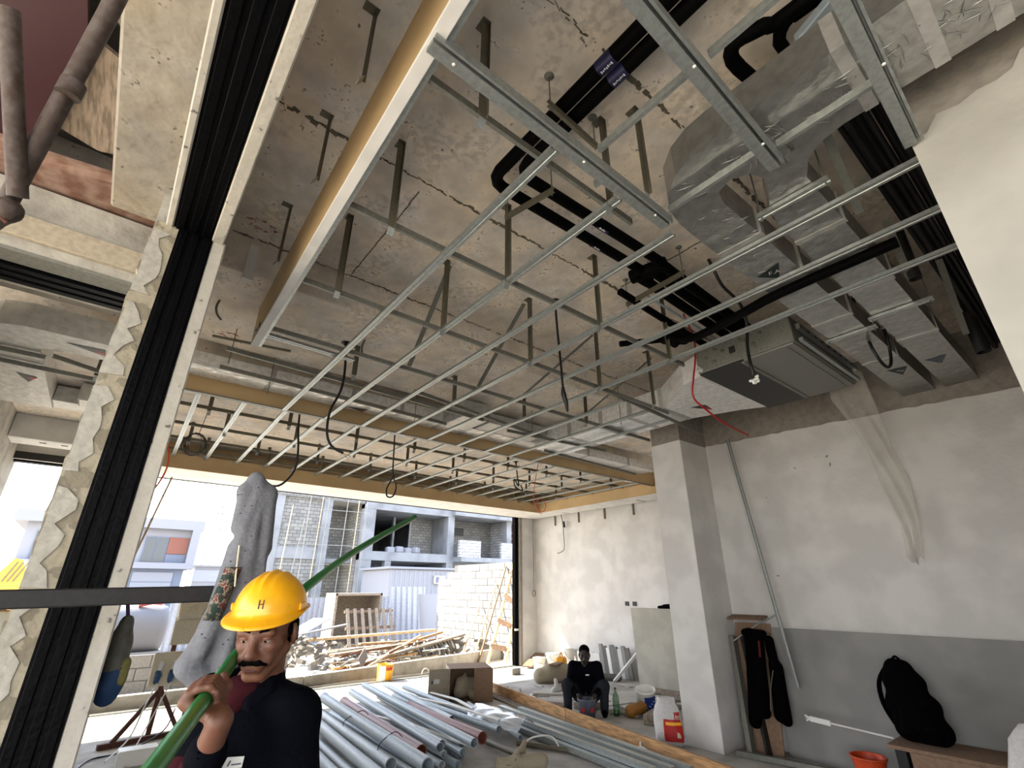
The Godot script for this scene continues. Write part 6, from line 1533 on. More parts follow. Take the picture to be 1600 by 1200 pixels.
		st = nst(true); tube(st, [Vector3(-q[1], q[2] * 0.9, 0), Vector3(-q[1] * 0.8, q[2] * 0.6, q[1] * 0.8), Vector3(q[1] * 0.8, q[2] * 0.6, q[1] * 0.8), Vector3(q[1], q[2] * 0.9, 0)], 0.006, 6, 3); mi("bail", st, M.galv, t, true)
	st = nst(); bx(st, Vector3(8.2, 0.14, -9.35), Vector3(0.6, 0.03, 0.25), Basis(Vector3.UP, 0.3) * Basis(Vector3(0, 0, 1), 0.35)); tag(mi("rusty_sheet", st, M.old_wood), "brown board propped in the far corner behind the pails", "metal sheet")
	st = nst(); bb(st, Vector3(7.1, 0, -8.9), Vector3(7.32, 0.12, -8.75), 0.01); tag(mi("loose_block", st, M.block), "pale block on the sunlit floor strip near the far jamb", "block")
	st = nst(true); tube(st, [Vector3(5.9, 0.02, -6.7), Vector3(5.98, 0.02, -6.9), Vector3(6.2, 0.02, -7.0), Vector3(6.5, 0.02, -6.7), Vector3(6.9, 0.02, -6.8)], 0.022, 10, 5); tag(mi("white_hose", st, M.white_plastic), "curved white hose on the floor behind the seated worker", "hose")
	st = nst(true); blob(st, [[Vector3(6.45, 0.05, -6.85), Vector3(6.62, 0.10, -6.8), 0.05, 0.06], [Vector3(6.5, 0.1, -6.83), Vector3(6.5, 0.2, -6.86), 0.04, 0.03]], 0.02, 0.03); tag(mi("white_rag", st, M.white_sack), "white rag bundle on the hose behind the seated worker", "rag")
	st = nst(); bx(st, Vector3(5.72, 0.015, -6.15), Vector3(0.55, 0.02, 0.35), Basis(Vector3.UP, 0.5)); tag(mi("dark_mat", st, M.old_wood), "dark flat board on the floor beside the seated worker", "board")
	st = nst(); bar(st, Vector3(6.0, 0.06, -4.6), Vector3(6.9, 0.06, -4.9), 0.18, 0.12, Vector3.UP, 0.01); tag(mi("timber_block", st, M.grey_wood), "grey timber baulk in front of the blue pail", "timber")
	st = nst(true); blob(st, [[Vector3(6.15, 0.08, -5.02), Vector3(6.38, 0.10, -5.0), 0.08, 0.07]], 0.02, 0.03); tag(mi("orange_tub", st, M.tub_orange), "dusty orange-yellow tub lying beside the green bottle", "tub")
	for q in [[[Vector3(4.0, 0.01, -4.75), Vector3(4.02, 0.11, -4.72), Vector3(4.12, 0.15, -4.68), Vector3(4.28, 0.14, -4.6), Vector3(4.36, 0.01, -4.55)], "white bent strap standing in front of the pipe ends"], [[Vector3(4.52, 0.01, -4.3), Vector3(4.62, 0.02, -4.12), Vector3(4.72, 0.01, -4.05)], "white strap lying on the floor"], [[Vector3(4.80, 0.03, -4.05), Vector3(4.86, 0.10, -3.85), Vector3(4.78, 0.01, -3.6)], "white strap crossing by the profile ends"], [[Vector3(4.70, 0.01, -3.75), Vector3(4.95, 0.11, -3.95)], "white strap forming a cross with its neighbour"]]:
		st = nst(true); tube(st, q[0], 0.009, 6, 4 if q[0].size() > 2 else 1); tag(mi("plastic_strap", st, M.white_plastic), q[1], "strap", "white straps")
	st = nst(true); tube(st, [Vector3(4.12, 0.03, -5.0), Vector3(4.44, 0.03, -4.35)], 0.024, 10, 1, 0.004); tag(mi("short_tube", st, M.hanger), "short dark tube on the floor in front of the pile", "tube")
	st = nst(true); blob(st, [[Vector3(3.5, 0.05, -4.5), Vector3(3.85, 0.06, -4.3), 0.06, 0.07], [Vector3(3.6, 0.08, -4.4), Vector3(3.62, 0.18, -4.38), 0.05, 0.02], [Vector3(3.8, 0.08, -4.55), Vector3(3.9, 0.16, -4.6), 0.05, 0.02]], 0.02, 0.04); tag(mi("empty_sack", st, M.sackcloth), "crumpled dusty sack under the pipe ends", "sack")
	# left floor: electrical stand
	build_power_stand()

func build_power_stand() -> void:
	var st: SurfaceTool
	var t := thing("power_stand", "temporary power stand with socket panels on rusty tripod legs", "power stand", Vector3(0.93, 0, -7.93))
	var bs := Basis(Vector3.UP, 0.12)
	var o := Vector3(0.95, 0, -7.93)
	st = nst(); bar(st, o + Vector3(0, 0.03, 0), o + Vector3(0.02, 0.78, 0), 0.05, 0.05, Vector3(0, 0, 1)); mi("post", st, M.rusty, t)
	st = nst(); bar(st, o + Vector3(-0.46, 0.03, 0.2), o + Vector3(0.42, 0.03, -0.02), 0.06, 0.05); mi("foot_bar", st, M.rusty, t)
	st = nst(); bar(st, o + Vector3(-0.34, 0.05, 0.17), o + Vector3(0.0, 0.48, 0), 0.045, 0.045, Vector3(0, 0, 1)); mi("stay", st, M.rusty, t)
	st = nst(); bar(st, o + Vector3(0.30, 0.05, -0.25), o + Vector3(0.03, 0.48, 0), 0.045, 0.045, Vector3(0, 0, 1)); mi("stay", st, M.rusty, t)
	st = nst(); bx(st, o + Vector3(0.32, 0.72, 0.02), Vector3(0.92, 0.36, 0.04), bs, 0.006); var sp := mi("socket_panel", st, M.cream_panel, t)
	st = nst(); bx(st, o + Vector3(0.42, 1.12, -0.02), Vector3(0.86, 0.30, 0.04), bs, 0.006); mi("breaker_panel", st, M.cream_panel, t)
	st = nst(); bx(st, o + Vector3(0.42, 1.36, 0.02), Vector3(0.86, 0.22, 0.14), bs * Basis(Vector3.RIGHT, -0.35), 0.02); var sb := mi("sloped_box", st, M.cream_panel, t)
	for y in [0.98]:
		for x in [0.05, 0.6]:
			st = nst(); bx(st, o + Vector3(x, y, -0.02), Vector3(0.05, 0.5, 0.03), bs); mi("frame_post", st, M.rusty, t)
	for k in 5:
		st = nst(true); var x := 0.08 + k * 0.16
		tube(st, [o + Vector3(x - 0.02, 1.27, 0.12), o + Vector3(x + 0.03, 1.40, 0.16), o + Vector3(x + 0.09, 1.43, 0.14), o + Vector3(x + 0.11, 1.36, 0.12)], 0.012, 8, 4); mi("cable_loop", st, M.cream_panel, sb)
	for k in 4:
		st = nst(); bx(st, o + Vector3(-0.06 + k * 0.14, 0.64, 0.10), Vector3(0.055, 0.13, 0.10), bs * Basis(Vector3.RIGHT, 0.5), 0.015); mi("plug", st, M.socket_blue, sp)
		st = nst(); bx(st, o + Vector3(-0.05 + k * 0.14, 0.74, 0.09), Vector3(0.05, 0.14, 0.06), bs * Basis(Vector3.RIGHT, 0.5), 0.01); mi("socket", st, M.white_plastic, sp)
	var cb := [[[o + Vector3(-0.05, 0.58, 0.12), o + Vector3(-0.12, 0.35, 0.16), o + Vector3(-0.2, 0.1, 0.3), o + Vector3(-0.4, 0.01, 0.75)], "white cable trailing from the first blue plug"], [[o + Vector3(0.09, 0.58, 0.12), o + Vector3(0.0, 0.35, 0.25), o + Vector3(-0.15, 0.08, 0.6), o + Vector3(-0.28, 0.01, 1.2)], "white cable trailing from the second blue plug"], [[o + Vector3(0.36, 0.58, 0.12), o + Vector3(0.30, 0.3, 0.2), o + Vector3(0.2, 0.05, 0.3), o + Vector3(0.16, 0.01, 0.5)], "white cable trailing from the last blue plug"], [[o + Vector3(0.2, 0.3, 0.12), o + Vector3(0.12, 0.1, 0.2), o + Vector3(-0.2, 0.01, 0.45), o + Vector3(-0.5, 0.01, 0.55), o + Vector3(-0.62, 0.01, 0.85)], "dark cable snaking over the floor by the stand"]]
	for k in 4:
		st = nst(true); tube(st, cb[k][0], 0.008, 6, 5); tag(mi("trailing_cable", st, M.conduit if k == 3 else M.white_plastic), cb[k][1], "cable", "cables of the stand")
	st = nst(); bb(st, Vector3(0.62, 0, -7.05), Vector3(0.95, 0.14, -6.85), 0.01); tag(mi("white_carton", st, M.white_plastic), "small white carton on the floor below the green pipe", "carton")

# ---------------------------------------------------------------- things along the walls
func build_wall_things() -> void:
	var st: SurfaceTool
	var t: Node3D
	# boards and tiles leaning at the far white wall
	st = nst(); bx(st, Vector3(8.42, 0.20, -7.85), Vector3(0.02, 0.42, 0.62), Basis(Vector3(0, 0, 1), 0.14)); tag(mi("leaning_board", st, M.gypsum), "low white board leaning on the far wall behind the seated worker", "board", "boards at the far wall")
	for i in 8:
		var z := -7.48 + i * 0.095
		st = nst(); bx(st, Vector3(8.42, 0.30 - 0.012 * (i % 3), z), Vector3(0.04, 0.58 - 0.03 * (i % 3), 0.085), Basis(Vector3(0, 0, 1), 0.16) * Basis(Vector3.UP, 0.25 * (i % 2)), 0.003)
		tag(mi("leaning_board", st, [M.cement_board, M.block2, M.gypsum][i % 3]), "%s narrow board in the stack leaning on the far wall, %s along" % [["dark grey", "pale grey", "white"][i % 3], ["first", "second", "third", "fourth", "fifth", "sixth", "seventh", "last"][i]], "board", "boards at the far wall")
	st = nst(); bar(st, Vector3(8.1, 0.01, -6.95), Vector3(8.45, 0.55, -6.55), 0.06, 0.03, Vector3(0, 0, 1)); tag(mi("leaning_lath", st, M.gypsum), "white lath leaning across the narrow boards", "lath")
	st = nst(true); blob(st, [[Vector3(8.1, 0.05, -7.3), Vector3(8.25, 0.06, -6.95), 0.07, 0.06]], 0.025, 0.03); tag(mi("cloth_heap", st, M.grey_bag), "grey crumpled cloth heap at the foot of the boards", "cloth")
	st = nst(); bx(st, Vector3(8.05, 0.66, -5.85), Vector3(0.03, 1.26, 0.98), Basis(Vector3(0, 0, 1), 0.06), 0.003); bx(st, Vector3(8.12, 0.66, -5.82), Vector3(0.03, 1.26, 0.98), Basis(Vector3(0, 0, 1), 0.06), 0.003)
	tag(mi("large_panel", st, M.board_beige), "large beige panel standing in front of the far wall beside the pier", "panel")
	st = nst(); bx(st, Vector3(7.9, 0.03, -5.6), Vector3(0.3, 0.03, 1.0), Basis(Vector3.UP, 0.1)); bx(st, Vector3(7.7, 0.02, -5.3), Vector3(0.5, 0.03, 0.5), Basis(Vector3.UP, 0.5)); tag(mi("floor_sheets", st, M.grey_wood), "flat grey sheets on the floor below the large panel", "sheet")
	st = nst(true); blob(st, [[Vector3(8.05, 1.32, -5.62), Vector3(8.05, 1.33, -5.42), 0.04, 0.05], [Vector3(8.06, 1.31, -5.75), Vector3(8.06, 1.32, -5.6), 0.025, 0.035]], 0.015, 0.02); tag(mi("dark_bundle", st, M.black_cloth), "dark bundle lying on top of the large beige panel", "bundle")
	for z in [-6.93, -6.74]:
		st = nst(); bb(st, Vector3(8.585, 1.30, z), Vector3(8.605, 1.38, z + 0.09)); tag(mi("socket_hole", st, M.black_ink), "black back box set in the far white wall", "back box", "back boxes in the wall")
	# grey board along the alcove wall
	st = nst(); bx(st, Vector3(6.16, 0.60, -1.72), Vector3(0.025, 1.205, 2.44), Basis(Vector3(0, 0, 1), -0.055), 0.003); tag(mi("cement_sheet", st, M.cement_board), "long grey cement sheet leaning along the alcove wall", "sheet")
	# planks in the corner by the pier
	st = nst(); bx(st, Vector3(6.07, 0.62, -3.13), Vector3(0.02, 1.26, 0.42), Basis(Vector3(0, 0, 1), -0.18), 0.002); tag(mi("corner_board", st, M.cardboard), "brown board leaning in the corner behind the jackets", "board")
	st = nst(); bx(st, Vector3(6.12, 1.30, -3.15), Vector3(0.16, 0.02, 0.42), Basis(Vector3(0, 0, 1), 0.2)); tag(mi("board_cap", st, M.old_wood), "dark reddish plank end lying on top of the corner board", "plank")
	st = nst(); bar(st, Vector3(5.80, 0.0, -3.18), Vector3(6.06, 1.10, -3.33), 0.10, 0.05, Vector3(0, 0, 1), 0.003); tag(mi("corner_stud", st, M.galv_dull), "grey square section leaning beside the pier", "steel profile")
	st = nst(); bar(st, Vector3(5.92, 0.0, -3.05), Vector3(6.10, 1.10, -3.22), 0.12, 0.03, Vector3(0, 0, 1), 0.003); tag(mi("corner_plank", st, M.black_ink), "black plank leaning behind the grey section", "plank")
	st = nst(true); tube(st, [Vector3(6.0, 1.03, -3.33), Vector3(6.1, 1.22, -3.05), Vector3(6.15, 1.34, -2.82)], 0.008, 8); tag(mi("thin_rod", st, M.galv), "thin bent rod sticking out above the jackets", "rod")
	st = nst(true); tube(st, [Vector3(5.85, 0.0, -3.25), Vector3(5.95, 0.35, -3.32)], 0.012, 8); tag(mi("thin_rod", st, M.galv_dull), "short thin rod at the foot of the grey section", "rod")
	st = nst(); bar(st, Vector3(5.70, 0.03, -3.30), Vector3(5.90, 0.03, -2.2), 0.06, 0.05, Vector3.UP, 0.003); tag(mi("floor_profile", st, M.galv_dull), "grey steel section on the floor at the foot of the cement sheet", "steel profile")
	# hanging profile
	st = nst(); extr(st, SLIM, Vector3(6.02, 3.42, -2.95), Vector3(5.98, 0.66, -2.66), Vector3(1, 0, 0)); tag(mi("hanging_profile", st, M.galv), "long shiny steel profile propped from the ceiling frame down the white wall", "steel profile")
	# jackets on the wall
	t = thing("black_jacket", "black jacket with a red lining hanging beside the corner board", "jacket", Vector3(6.06, 0.2, -3.05))
	st = nst(true); blob(st, [[Vector3(5.98, 1.14, -3.08), Vector3(5.90, 0.30, -3.14), 0.05, 0.065], [Vector3(5.98, 1.12, -2.98), Vector3(5.91, 0.40, -3.02), 0.05, 0.06], [Vector3(5.98, 1.15, -3.14), Vector3(5.98, 1.15, -2.92), 0.035, 0.035]], 0.018, 0.05); mi("body", st, M.black_cloth, t)
	st = nst(); bar(st, Vector3(5.922, 1.08, -2.955), Vector3(5.905, 0.92, -2.965), 0.03, 0.008, Vector3(0, 0, 1)); mi("red_lining", st, M.red_dark, t)
	t = thing("dark_trousers", "black trousers with a pale seam hanging next to the jacket", "trousers", Vector3(6.04, 0.25, -2.92))
	st = nst(true); blob(st, [[Vector3(6.04, 1.08, -2.90), Vector3(6.02, 0.86, -2.88), 0.05, 0.05], [Vector3(6.01, 0.82, -2.88), Vector3(5.98, 0.38, -2.90), 0.055, 0.06], [Vector3(6.01, 0.82, -2.84), Vector3(5.99, 0.34, -2.84), 0.05, 0.05]], 0.018, 0.04); mi("cloth", st, M.black_cloth, t)
	st = nst(true); tube(st, [Vector3(5.945, 0.80, -2.87), Vector3(5.925, 0.60, -2.93), Vector3(5.915, 0.42, -2.96)], 0.004, 6, 3); mi("seam", st, M.galv_dull, t)
	# backpack on its stand
	t = thing("brown_bench", "brown board table the backpack stands on", "table", Vector3(5.85, 0, -1.3))
	st = nst(); bb(st, Vector3(5.62, 0.36, -1.86), Vector3(6.10, 0.39, -0.5), 0.003); mi("table_top", st, M.cardboard, t)
	for q in [[5.70, -1.78], [5.70, -0.6], [6.02, -1.78], [6.02, -0.6]]:
		st = nst(); bb(st, Vector3(q[0] - 0.04, 0, q[1] - 0.04), Vector3(q[0] + 0.04, 0.36, q[1] + 0.04), 0.003); mi("leg", st, M.black_ink, t)
	st = nst(); bb(st, Vector3(5.615, 0.0, -1.70), Vector3(5.625, 0.36, -0.5)); mi("front_panel", st, M.cardboard, t)
	t = thing("black_backpack", "black backpack standing against the cement sheet", "backpack", Vector3(5.88, 0.39, -1.62))
	st = nst(true); blob(st, [[Vector3(5.88, 0.49, -1.74), Vector3(5.88, 0.49, -1.52), 0.10, 0.10], [Vector3(5.90, 0.66, -1.76), Vector3(5.90, 0.66, -1.56), 0.11, 0.10], [Vector3(5.93, 0.83, -1.76), Vector3(5.93, 0.83, -1.62), 0.10, 0.09], [Vector3(5.96, 0.94, -1.75), Vector3(5.96, 0.94, -1.68), 0.075, 0.07]], 0.018, 0.07); mi("bag", st, M.black_cloth, t)
	st = nst(true); blob(st, [[Vector3(5.80, 0.52, -1.70), Vector3(5.81, 0.52, -1.54), 0.07, 0.07], [Vector3(5.81, 0.62, -1.70), Vector3(5.82, 0.62, -1.56), 0.06, 0.06]], 0.018, 0.04); mi("front_pocket", st, M.black_cloth, t)
	for s in [0.0, 0.04]:
		st = nst(true); tube(st, [Vector3(5.95 + s, 0.96, -1.80), Vector3(5.90 + s, 0.82, -1.885), Vector3(5.88 + s, 0.65, -1.89), Vector3(5.87 + s, 0.50, -1.83), Vector3(5.86 + s, 0.42, -1.78)], 0.014, 8, 4); mi("strap", st, M.black_cloth, t)
	st = nst(true); tube(st, [Vector3(5.95, 1.0, -1.75), Vector3(5.93, 1.035, -1.71), Vector3(5.95, 1.0, -1.68)], 0.010, 8, 4); mi("top_handle", st, M.black_cloth, t)
	t = thing("plaster_brush", "long white brush with a frayed head resting on the bench edge", "brush", Vector3(5.78, 0.40, -1.9))
	st = nst(true); tube(st, [Vector3(5.75, 0.44, -2.32), Vector3(5.77, 0.41, -1.84)], 0.008, 8); mi("handle", st, M.gypsum, t)
	st = nst(); bar(st, Vector3(5.745, 0.452, -2.50), Vector3(5.75, 0.44, -2.32), 0.03, 0.045, Vector3.UP, 0.004)
	for k in 6: bar(st, Vector3(5.745, 0.452, -2.49), Vector3(5.745 + rng.randf_range(-0.02, 0.02), 0.452 + rng.randf_range(-0.03, 0.03), -2.54), 0.006, 0.006)
	mi("frayed_head", st, M.gypsum, t)
	# orange bucket
	t = thing("orange_bucket", "orange plastic tub with a cut-out standing in front of the cement sheet", "bucket", Vector3(5.75, 0, -2.10))
	st = nst(true)
	var c := Vector3(5.72, 0, -2.06)
	for s in 28:
		var a0 := TAU * s / 28; var a1 := TAU * (s + 1) / 28
		for seg in [[0.0, 0.02, 0.085, 0.085], [0.02, 0.13, 0.085, 0.112], [0.13, 0.24, 0.112, 0.135]]:
			if seg[0] > 0.01 and seg[0] < 0.12 and s > 11 and s < 16: continue
			for e in [[1.0, 1.0], [0.94, -1.0]]:
				quad(st, c + Vector3(cos(a0) * seg[2] * e[0], seg[0], sin(a0) * seg[2] * e[0]), c + Vector3(cos(a1) * seg[2] * e[0], seg[0], sin(a1) * seg[2] * e[0]), c + Vector3(cos(a1) * seg[3] * e[0], seg[1], sin(a1) * seg[3] * e[0]), c + Vector3(cos(a0) * seg[3] * e[0], seg[1], sin(a0) * seg[3] * e[0]), Vector3(cos(a0), 0, sin(a0)) * e[1])
	mi("tub", st, M.orange_plastic, t)
	st = nst(true); lathe(st, [Vector2(0.127, 0.235), Vector2(0.143, 0.235), Vector2(0.146, 0.243), Vector2(0.143, 0.25), Vector2(0.127, 0.25), Vector2(0.127, 0.235)], c, 28); mi("rim", st, M.orange_plastic, t)
	# printed white sack at the picture edge
	t = thing("white_mortar_sack", "white sack with red lettering and blue print standing near the pale wall end", "sack", Vector3(4.55, 0, -0.62))
	var mc := Vector3(4.60, 0.30, -0.68)
	st = nst(true); sack_skin(st, mc, Vector3(0.66, 0, 0.75), Vector3(-0.75, 0, 0.66), 0.25, 0.12, [[0.0, 0.0], [0.0, 0.85], [0.04, 0.98], [0.15, 1.02], [0.28, 1.0], [0.40, 0.92], [0.48, 0.78], [0.53, 0.55], [0.56, 0.42], [0.56, 0.0]], 0.0, TAU, 0.0, 40); mi("bag", st, M.white_sack, t)
	var lb := Basis(Vector3.UP, -0.85)
	lettering("CENTER", 0.075, M.red_dark, t, Transform3D(lb, Vector3(4.515, 0.70, -0.605) - t.position + lb * Vector3(0.0, 0.0, -0.015)), "red_letters", 0.012)
	st = nst()
	for k in 7:
		for e in 7: bx(st, Vector3(4.515, 0.64 - k * 0.03, -0.605) + lb * Vector3(-0.08 + e * 0.033 + 0.006 * (k % 2), 0.0, -0.006), Vector3(0.024 - 0.006 * ((e + k) % 3), 0.008, 0.014), lb)
	mi("blue_print", st, M.blue_pale, t)
	st = nst(); bb(st, Vector3(4.38, 0, -0.9), Vector3(4.85, 0.30, -0.42), 0.01); tag(mi("sack_crate", st, M.cardboard), "brown carton under the white mortar sack", "carton")
	t = thing("dark_bottle", "dark green bottle top beside the white mortar sack", "bottle", Vector3(4.72, 0.30, -0.95))
	st = nst(true); lathe(st, [Vector2(0, 0), Vector2(0.05, 0), Vector2(0.05, 0.42), Vector2(0.02, 0.50), Vector2(0.018, 0.56), Vector2(0, 0.56)], Vector3(4.92, 0.30, -0.72), 14); mi("body", st, M.green_glass, t)
	st = nst(true); lathe(st, [Vector2(0.022, 0.54), Vector2(0.022, 0.575), Vector2(0, 0.576)], Vector3(4.92, 0.30, -0.72), 12); mi("cap", st, M.black_ink, t)

# ---------------------------------------------------------------- the worker's things
func build_worker_things() -> void:
	var st: SurfaceTool
	HB = basis_from(Vector3(-0.56, -0.23, 0.80))
	# green pipe, slightly bowed
	st = nst(true)
	tube(st, PIPE_PTS, 0.0175, 16, 6, 0.003)
	tag(mi("green_pipe", st, M.green_pipe), "long green plastic pipe carried on the worker's shoulder", "pipe")
	# hard hat
	var t := thing("hard_hat", "yellow hard hat marked with a black letter H", "hard hat", HC)
	t.basis = HB * Basis(Vector3.RIGHT, -0.10) * Basis.from_scale(Vector3.ONE * 0.93)
	t.position = HC + HB * Vector3(0, 0.018, -0.002)
	st = nst(true)
	var N := 64
	var R := 15
	var g := []
	for i in R + 4:
		var row := []
		for j in N + 1:
			var a := TAU * j / N
			var f := cos(a) # 1 at the front
			var s := sin(a)
			var p: Vector3
			if i <= R:
				var ph := PI * 0.5 * i / R
				p = Vector3(sin(ph) * s * 0.107, 0.040 + cos(ph) * 0.118, sin(ph) * f * 0.132 - 0.008)
				var rib := exp(-pow((p.x - 0.030) / 0.0065, 2)) + exp(-pow((p.x + 0.030) / 0.0065, 2)) + 1.2 * exp(-pow(p.x / 0.008, 2))
				p.y += 0.0048 * rib * smoothstep(0.095, 0.13, p.y) * smoothstep(0.115, 0.08, absf(p.z))
			else:
				var k := float(i - R) / 3.0
				var w := 0.010 + 0.040 * pow(maxf(f, 0.0), 1.6) + 0.008 * pow(maxf(-f, 0.0), 2.0)
				var base := Vector3(s * 0.107, 0.040, f * 0.132 - 0.008)
				var outv := Vector3(s * 1.0, 0, f).normalized()
				var curl := 0.010 * sin(k * PI * 0.5) * (1.0 - maxf(f, 0.0)) - 0.020 * k * maxf(f, 0.0) - 0.006 * k
				p = base + outv * w * k + Vector3(0, curl, 0)
			row.append(p)
		g.append(row)
	for i in g.size() - 1:
		for j in N:
			var c := Vector3(0, 0.03, 0)
			var mid: Vector3 = (g[i][j] + g[i + 1][j + 1]) * 0.5
			quad(st, g[i][j], g[i][j + 1], g[i + 1][j + 1], g[i + 1][j], (mid - c) if i < R else Vector3(0, 1, 0))
			var o := Vector3(0, -0.0022, 0)
			quad(st, g[i][j] * 0.985 + o, g[i][j + 1] * 0.985 + o, g[i + 1][j + 1] * 0.985 + o, g[i + 1][j] * 0.985 + o, (c - mid) if i < R else Vector3(0, -1, 0))
	var L := g.size() - 1
	for j in N: quad(st, g[L][j], g[L][j + 1], g[L][j + 1] * 0.985 + Vector3(0, -0.0022, 0), g[L][j] * 0.985 + Vector3(0, -0.0022, 0), g[L][j])
	var hs := mi("shell", st, M.helmet, t, true)
	st = nst()
	for s in [-1.0, 1.0]: bx(st, Vector3(s * 0.106, 0.056, 0.015), Vector3(0.008, 0.022, 0.042), Basis(), 0.003)
	mi("accessory_slot", st, M.helmet, hs, true)
	var an := 0.16
	var tn := Vector3(sin(an) * 0.107 * 0.97, 0.075, cos(an) * 0.132 * 0.97 - 0.008)
	var zz := Vector3(sin(an), 0.34, cos(an)).normalized()
	var xx := Vector3.UP.cross(zz).normalized()
	lettering("H", 0.034, M.black_ink, hs, Transform3D(Basis(xx * 0.85, zz.cross(xx), zz), tn - zz * 0.001), "letter_h", 0.003)
	# black bar and prop with the hung jacket
	st = nst(); bar(st, Vector3(-1.1, 1.553, -1.93), Vector3(0.42, 1.590, -2.03), 0.05, 0.05, Vector3.UP, 0.004); tag(mi("black_bar", st, M.bar_steel), "scuffed black metal bar running level in front of the corner post", "bar")
	t = thing("steel_prop", "black steel prop standing behind the worker's head", "prop", Vector3(0.44, 0, -2.09))
	st = nst(true); tube(st, [Vector3(0.44, 0.006, -2.09), Vector3(0.44, 1.98, -2.09)], 0.022, 12); mi("tube", st, M.black_alu, t)
	st = nst(); bb(st, Vector3(0.36, 0, -2.17), Vector3(0.52, 0.008, -2.01)); mi("foot_plate", st, M.rusty, t)
	t = thing("grey_jacket", "grey hooded jacket with a printed patch hung behind the worker", "jacket", Vector3(0.40, 1.3, -2.0))
	st = nst(true)
	var D := -2.0
	blob(st, [
		[Vector3(0.385, 1.98, D), Vector3(0.355, 1.93, D + 0.01), 0.022, 0.026], [Vector3(0.385, 1.98, D), Vector3(0.435, 1.93, D), 0.024, 0.028],
		[Vector3(0.355, 1.93, D + 0.01), Vector3(0.352, 1.80, D + 0.015), 0.022, 0.020], [Vector3(0.435, 1.93, D), Vector3(0.45, 1.74, D), 0.032, 0.034],
		[Vector3(0.41, 1.90, D - 0.03), Vector3(0.41, 1.70, D - 0.03), 0.035, 0.045], [Vector3(0.395, 1.95, D + 0.03), Vector3(0.375, 1.80, D + 0.03), 0.014, 0.016], [Vector3(0.375, 1.80, D + 0.03), Vector3(0.37, 1.62, D + 0.03), 0.020, 0.026],
		[Vector3(0.37, 1.74, D), Vector3(0.345, 1.50, D + 0.02), 0.030, 0.034], [Vector3(0.43, 1.74, D), Vector3(0.445, 1.42, D), 0.036, 0.045], [Vector3(0.405, 1.80, D + 0.035), Vector3(0.425, 1.55, D + 0.04), 0.010, 0.016], [Vector3(0.440, 1.92, D + 0.028), Vector3(0.462, 1.60, D + 0.035), 0.008, 0.012], [Vector3(0.415, 1.93, D + 0.03), Vector3(0.400, 1.66, D + 0.048), 0.007, 0.010], [Vector3(0.46, 1.62, D + 0.03), Vector3(0.475, 1.40, D + 0.03), 0.010, 0.014], [Vector3(0.41, 1.56, D + 0.052), Vector3(0.39, 1.36, D + 0.058), 0.009, 0.013],
		[Vector3(0.40, 1.72, D - 0.01), Vector3(0.40, 1.40, D - 0.01), 0.05, 0.065], [Vector3(0.345, 1.50, D + 0.02), Vector3(0.300, 1.38, D + 0.02), 0.036, 0.034], [Vector3(0.300, 1.38, D + 0.02), Vector3(0.36, 1.33, D + 0.02), 0.034, 0.04], [Vector3(0.355, 1.62, D + 0.045), Vector3(0.325, 1.42, D + 0.05), 0.008, 0.014], [Vector3(0.36, 1.33, D), Vector3(0.45, 1.34, D), 0.042, 0.04]
	], 0.0095, 0.022)
	mi("cloth", st, M.grey_fleece, t)
	st = nst(true)
	var gg := []
	for i in 7:
		var row := []
		for j in 5:
			var u := i / 6.0; var v := j / 4.0
			row.append(Vector3(lerpf(0.335, 0.385, v) - 0.03 * u, lerpf(1.67, 1.51, u), D + 0.068 + 0.010 * sin(v * PI) - 0.004 * u))
		gg.append(row)
	sheet(st, gg, 0.004, Vector3(0, 0, -1)); mi("printed_patch", st, M.patch_print, t)
	st = nst(true); tube(st, [Vector3(0.365, 1.74, D + 0.055), Vector3(0.368, 1.66, D + 0.075), Vector3(0.372, 1.61, D + 0.085)], 0.003, 6, 3); mi("drawstring", st, M.cream_panel, t)
	# bag hung on the corner post
	t = thing("hanging_bag", "grey and blue plastic bag hung by a purple strap on the corner post", "bag", Vector3(0.16, 1.2, -2.72))
	st = nst(true); blob(st, [[Vector3(0.155, 1.48, -2.72), Vector3(0.150, 1.40, -2.72), 0.025, 0.038], [Vector3(0.150, 1.40, -2.72), Vector3(0.155, 1.32, -2.72), 0.038, 0.045]], 0.010, 0.03); mi("upper_bag", st, M.grey_bag, t)
	st = nst(true); blob(st, [[Vector3(0.160, 1.29, -2.72), Vector3(0.150, 1.24, -2.72), 0.047, 0.044], [Vector3(0.150, 1.24, -2.72), Vector3(0.155, 1.21, -2.72), 0.044, 0.028]], 0.010, 0.03); mi("lower_bag", st, M.blue_cloth, t)
	st = nst(true); blob(st, [[Vector3(0.185, 1.33, -2.70), Vector3(0.185, 1.27, -2.69), 0.022, 0.020]], 0.008, 0.02); mi("side_pocket", st, M.olive_cloth, t)
	st = nst(true); tube(st, [Vector3(0.114, 1.60, -2.70), Vector3(0.135, 1.56, -2.71), Vector3(0.155, 1.49, -2.72)], 0.007, 8, 3); mi("strap", st, M.purple, t)
	st = nst(true); tube(st, [Vector3(0.375, 2.66, -6.0), Vector3(0.23, 1.75, -6.0), Vector3(0.0, 0.0, -6.0)], 0.010, 6, 1); tag(mi("thin_cane", st, M.pine_pale), "thin pale cane leaning beside the corner post", "cane")

var PIPE_PTS := [Vector3(0.02, 1.27, -0.76), Vector3(0.157, 1.328, -1.139), Vector3(0.255, 1.363, -1.417), Vector3(0.333, 1.398, -1.626), Vector3(0.390, 1.424, -1.775), Vector3(0.525, 1.511, -1.97), Vector3(0.688, 1.622, -2.142), Vector3(1.126, 1.819, -2.727), Vector3(1.775, 2.104, -3.36)]
var HC := Vector3(0.446, 1.488, -1.72)
var HB := Basis()

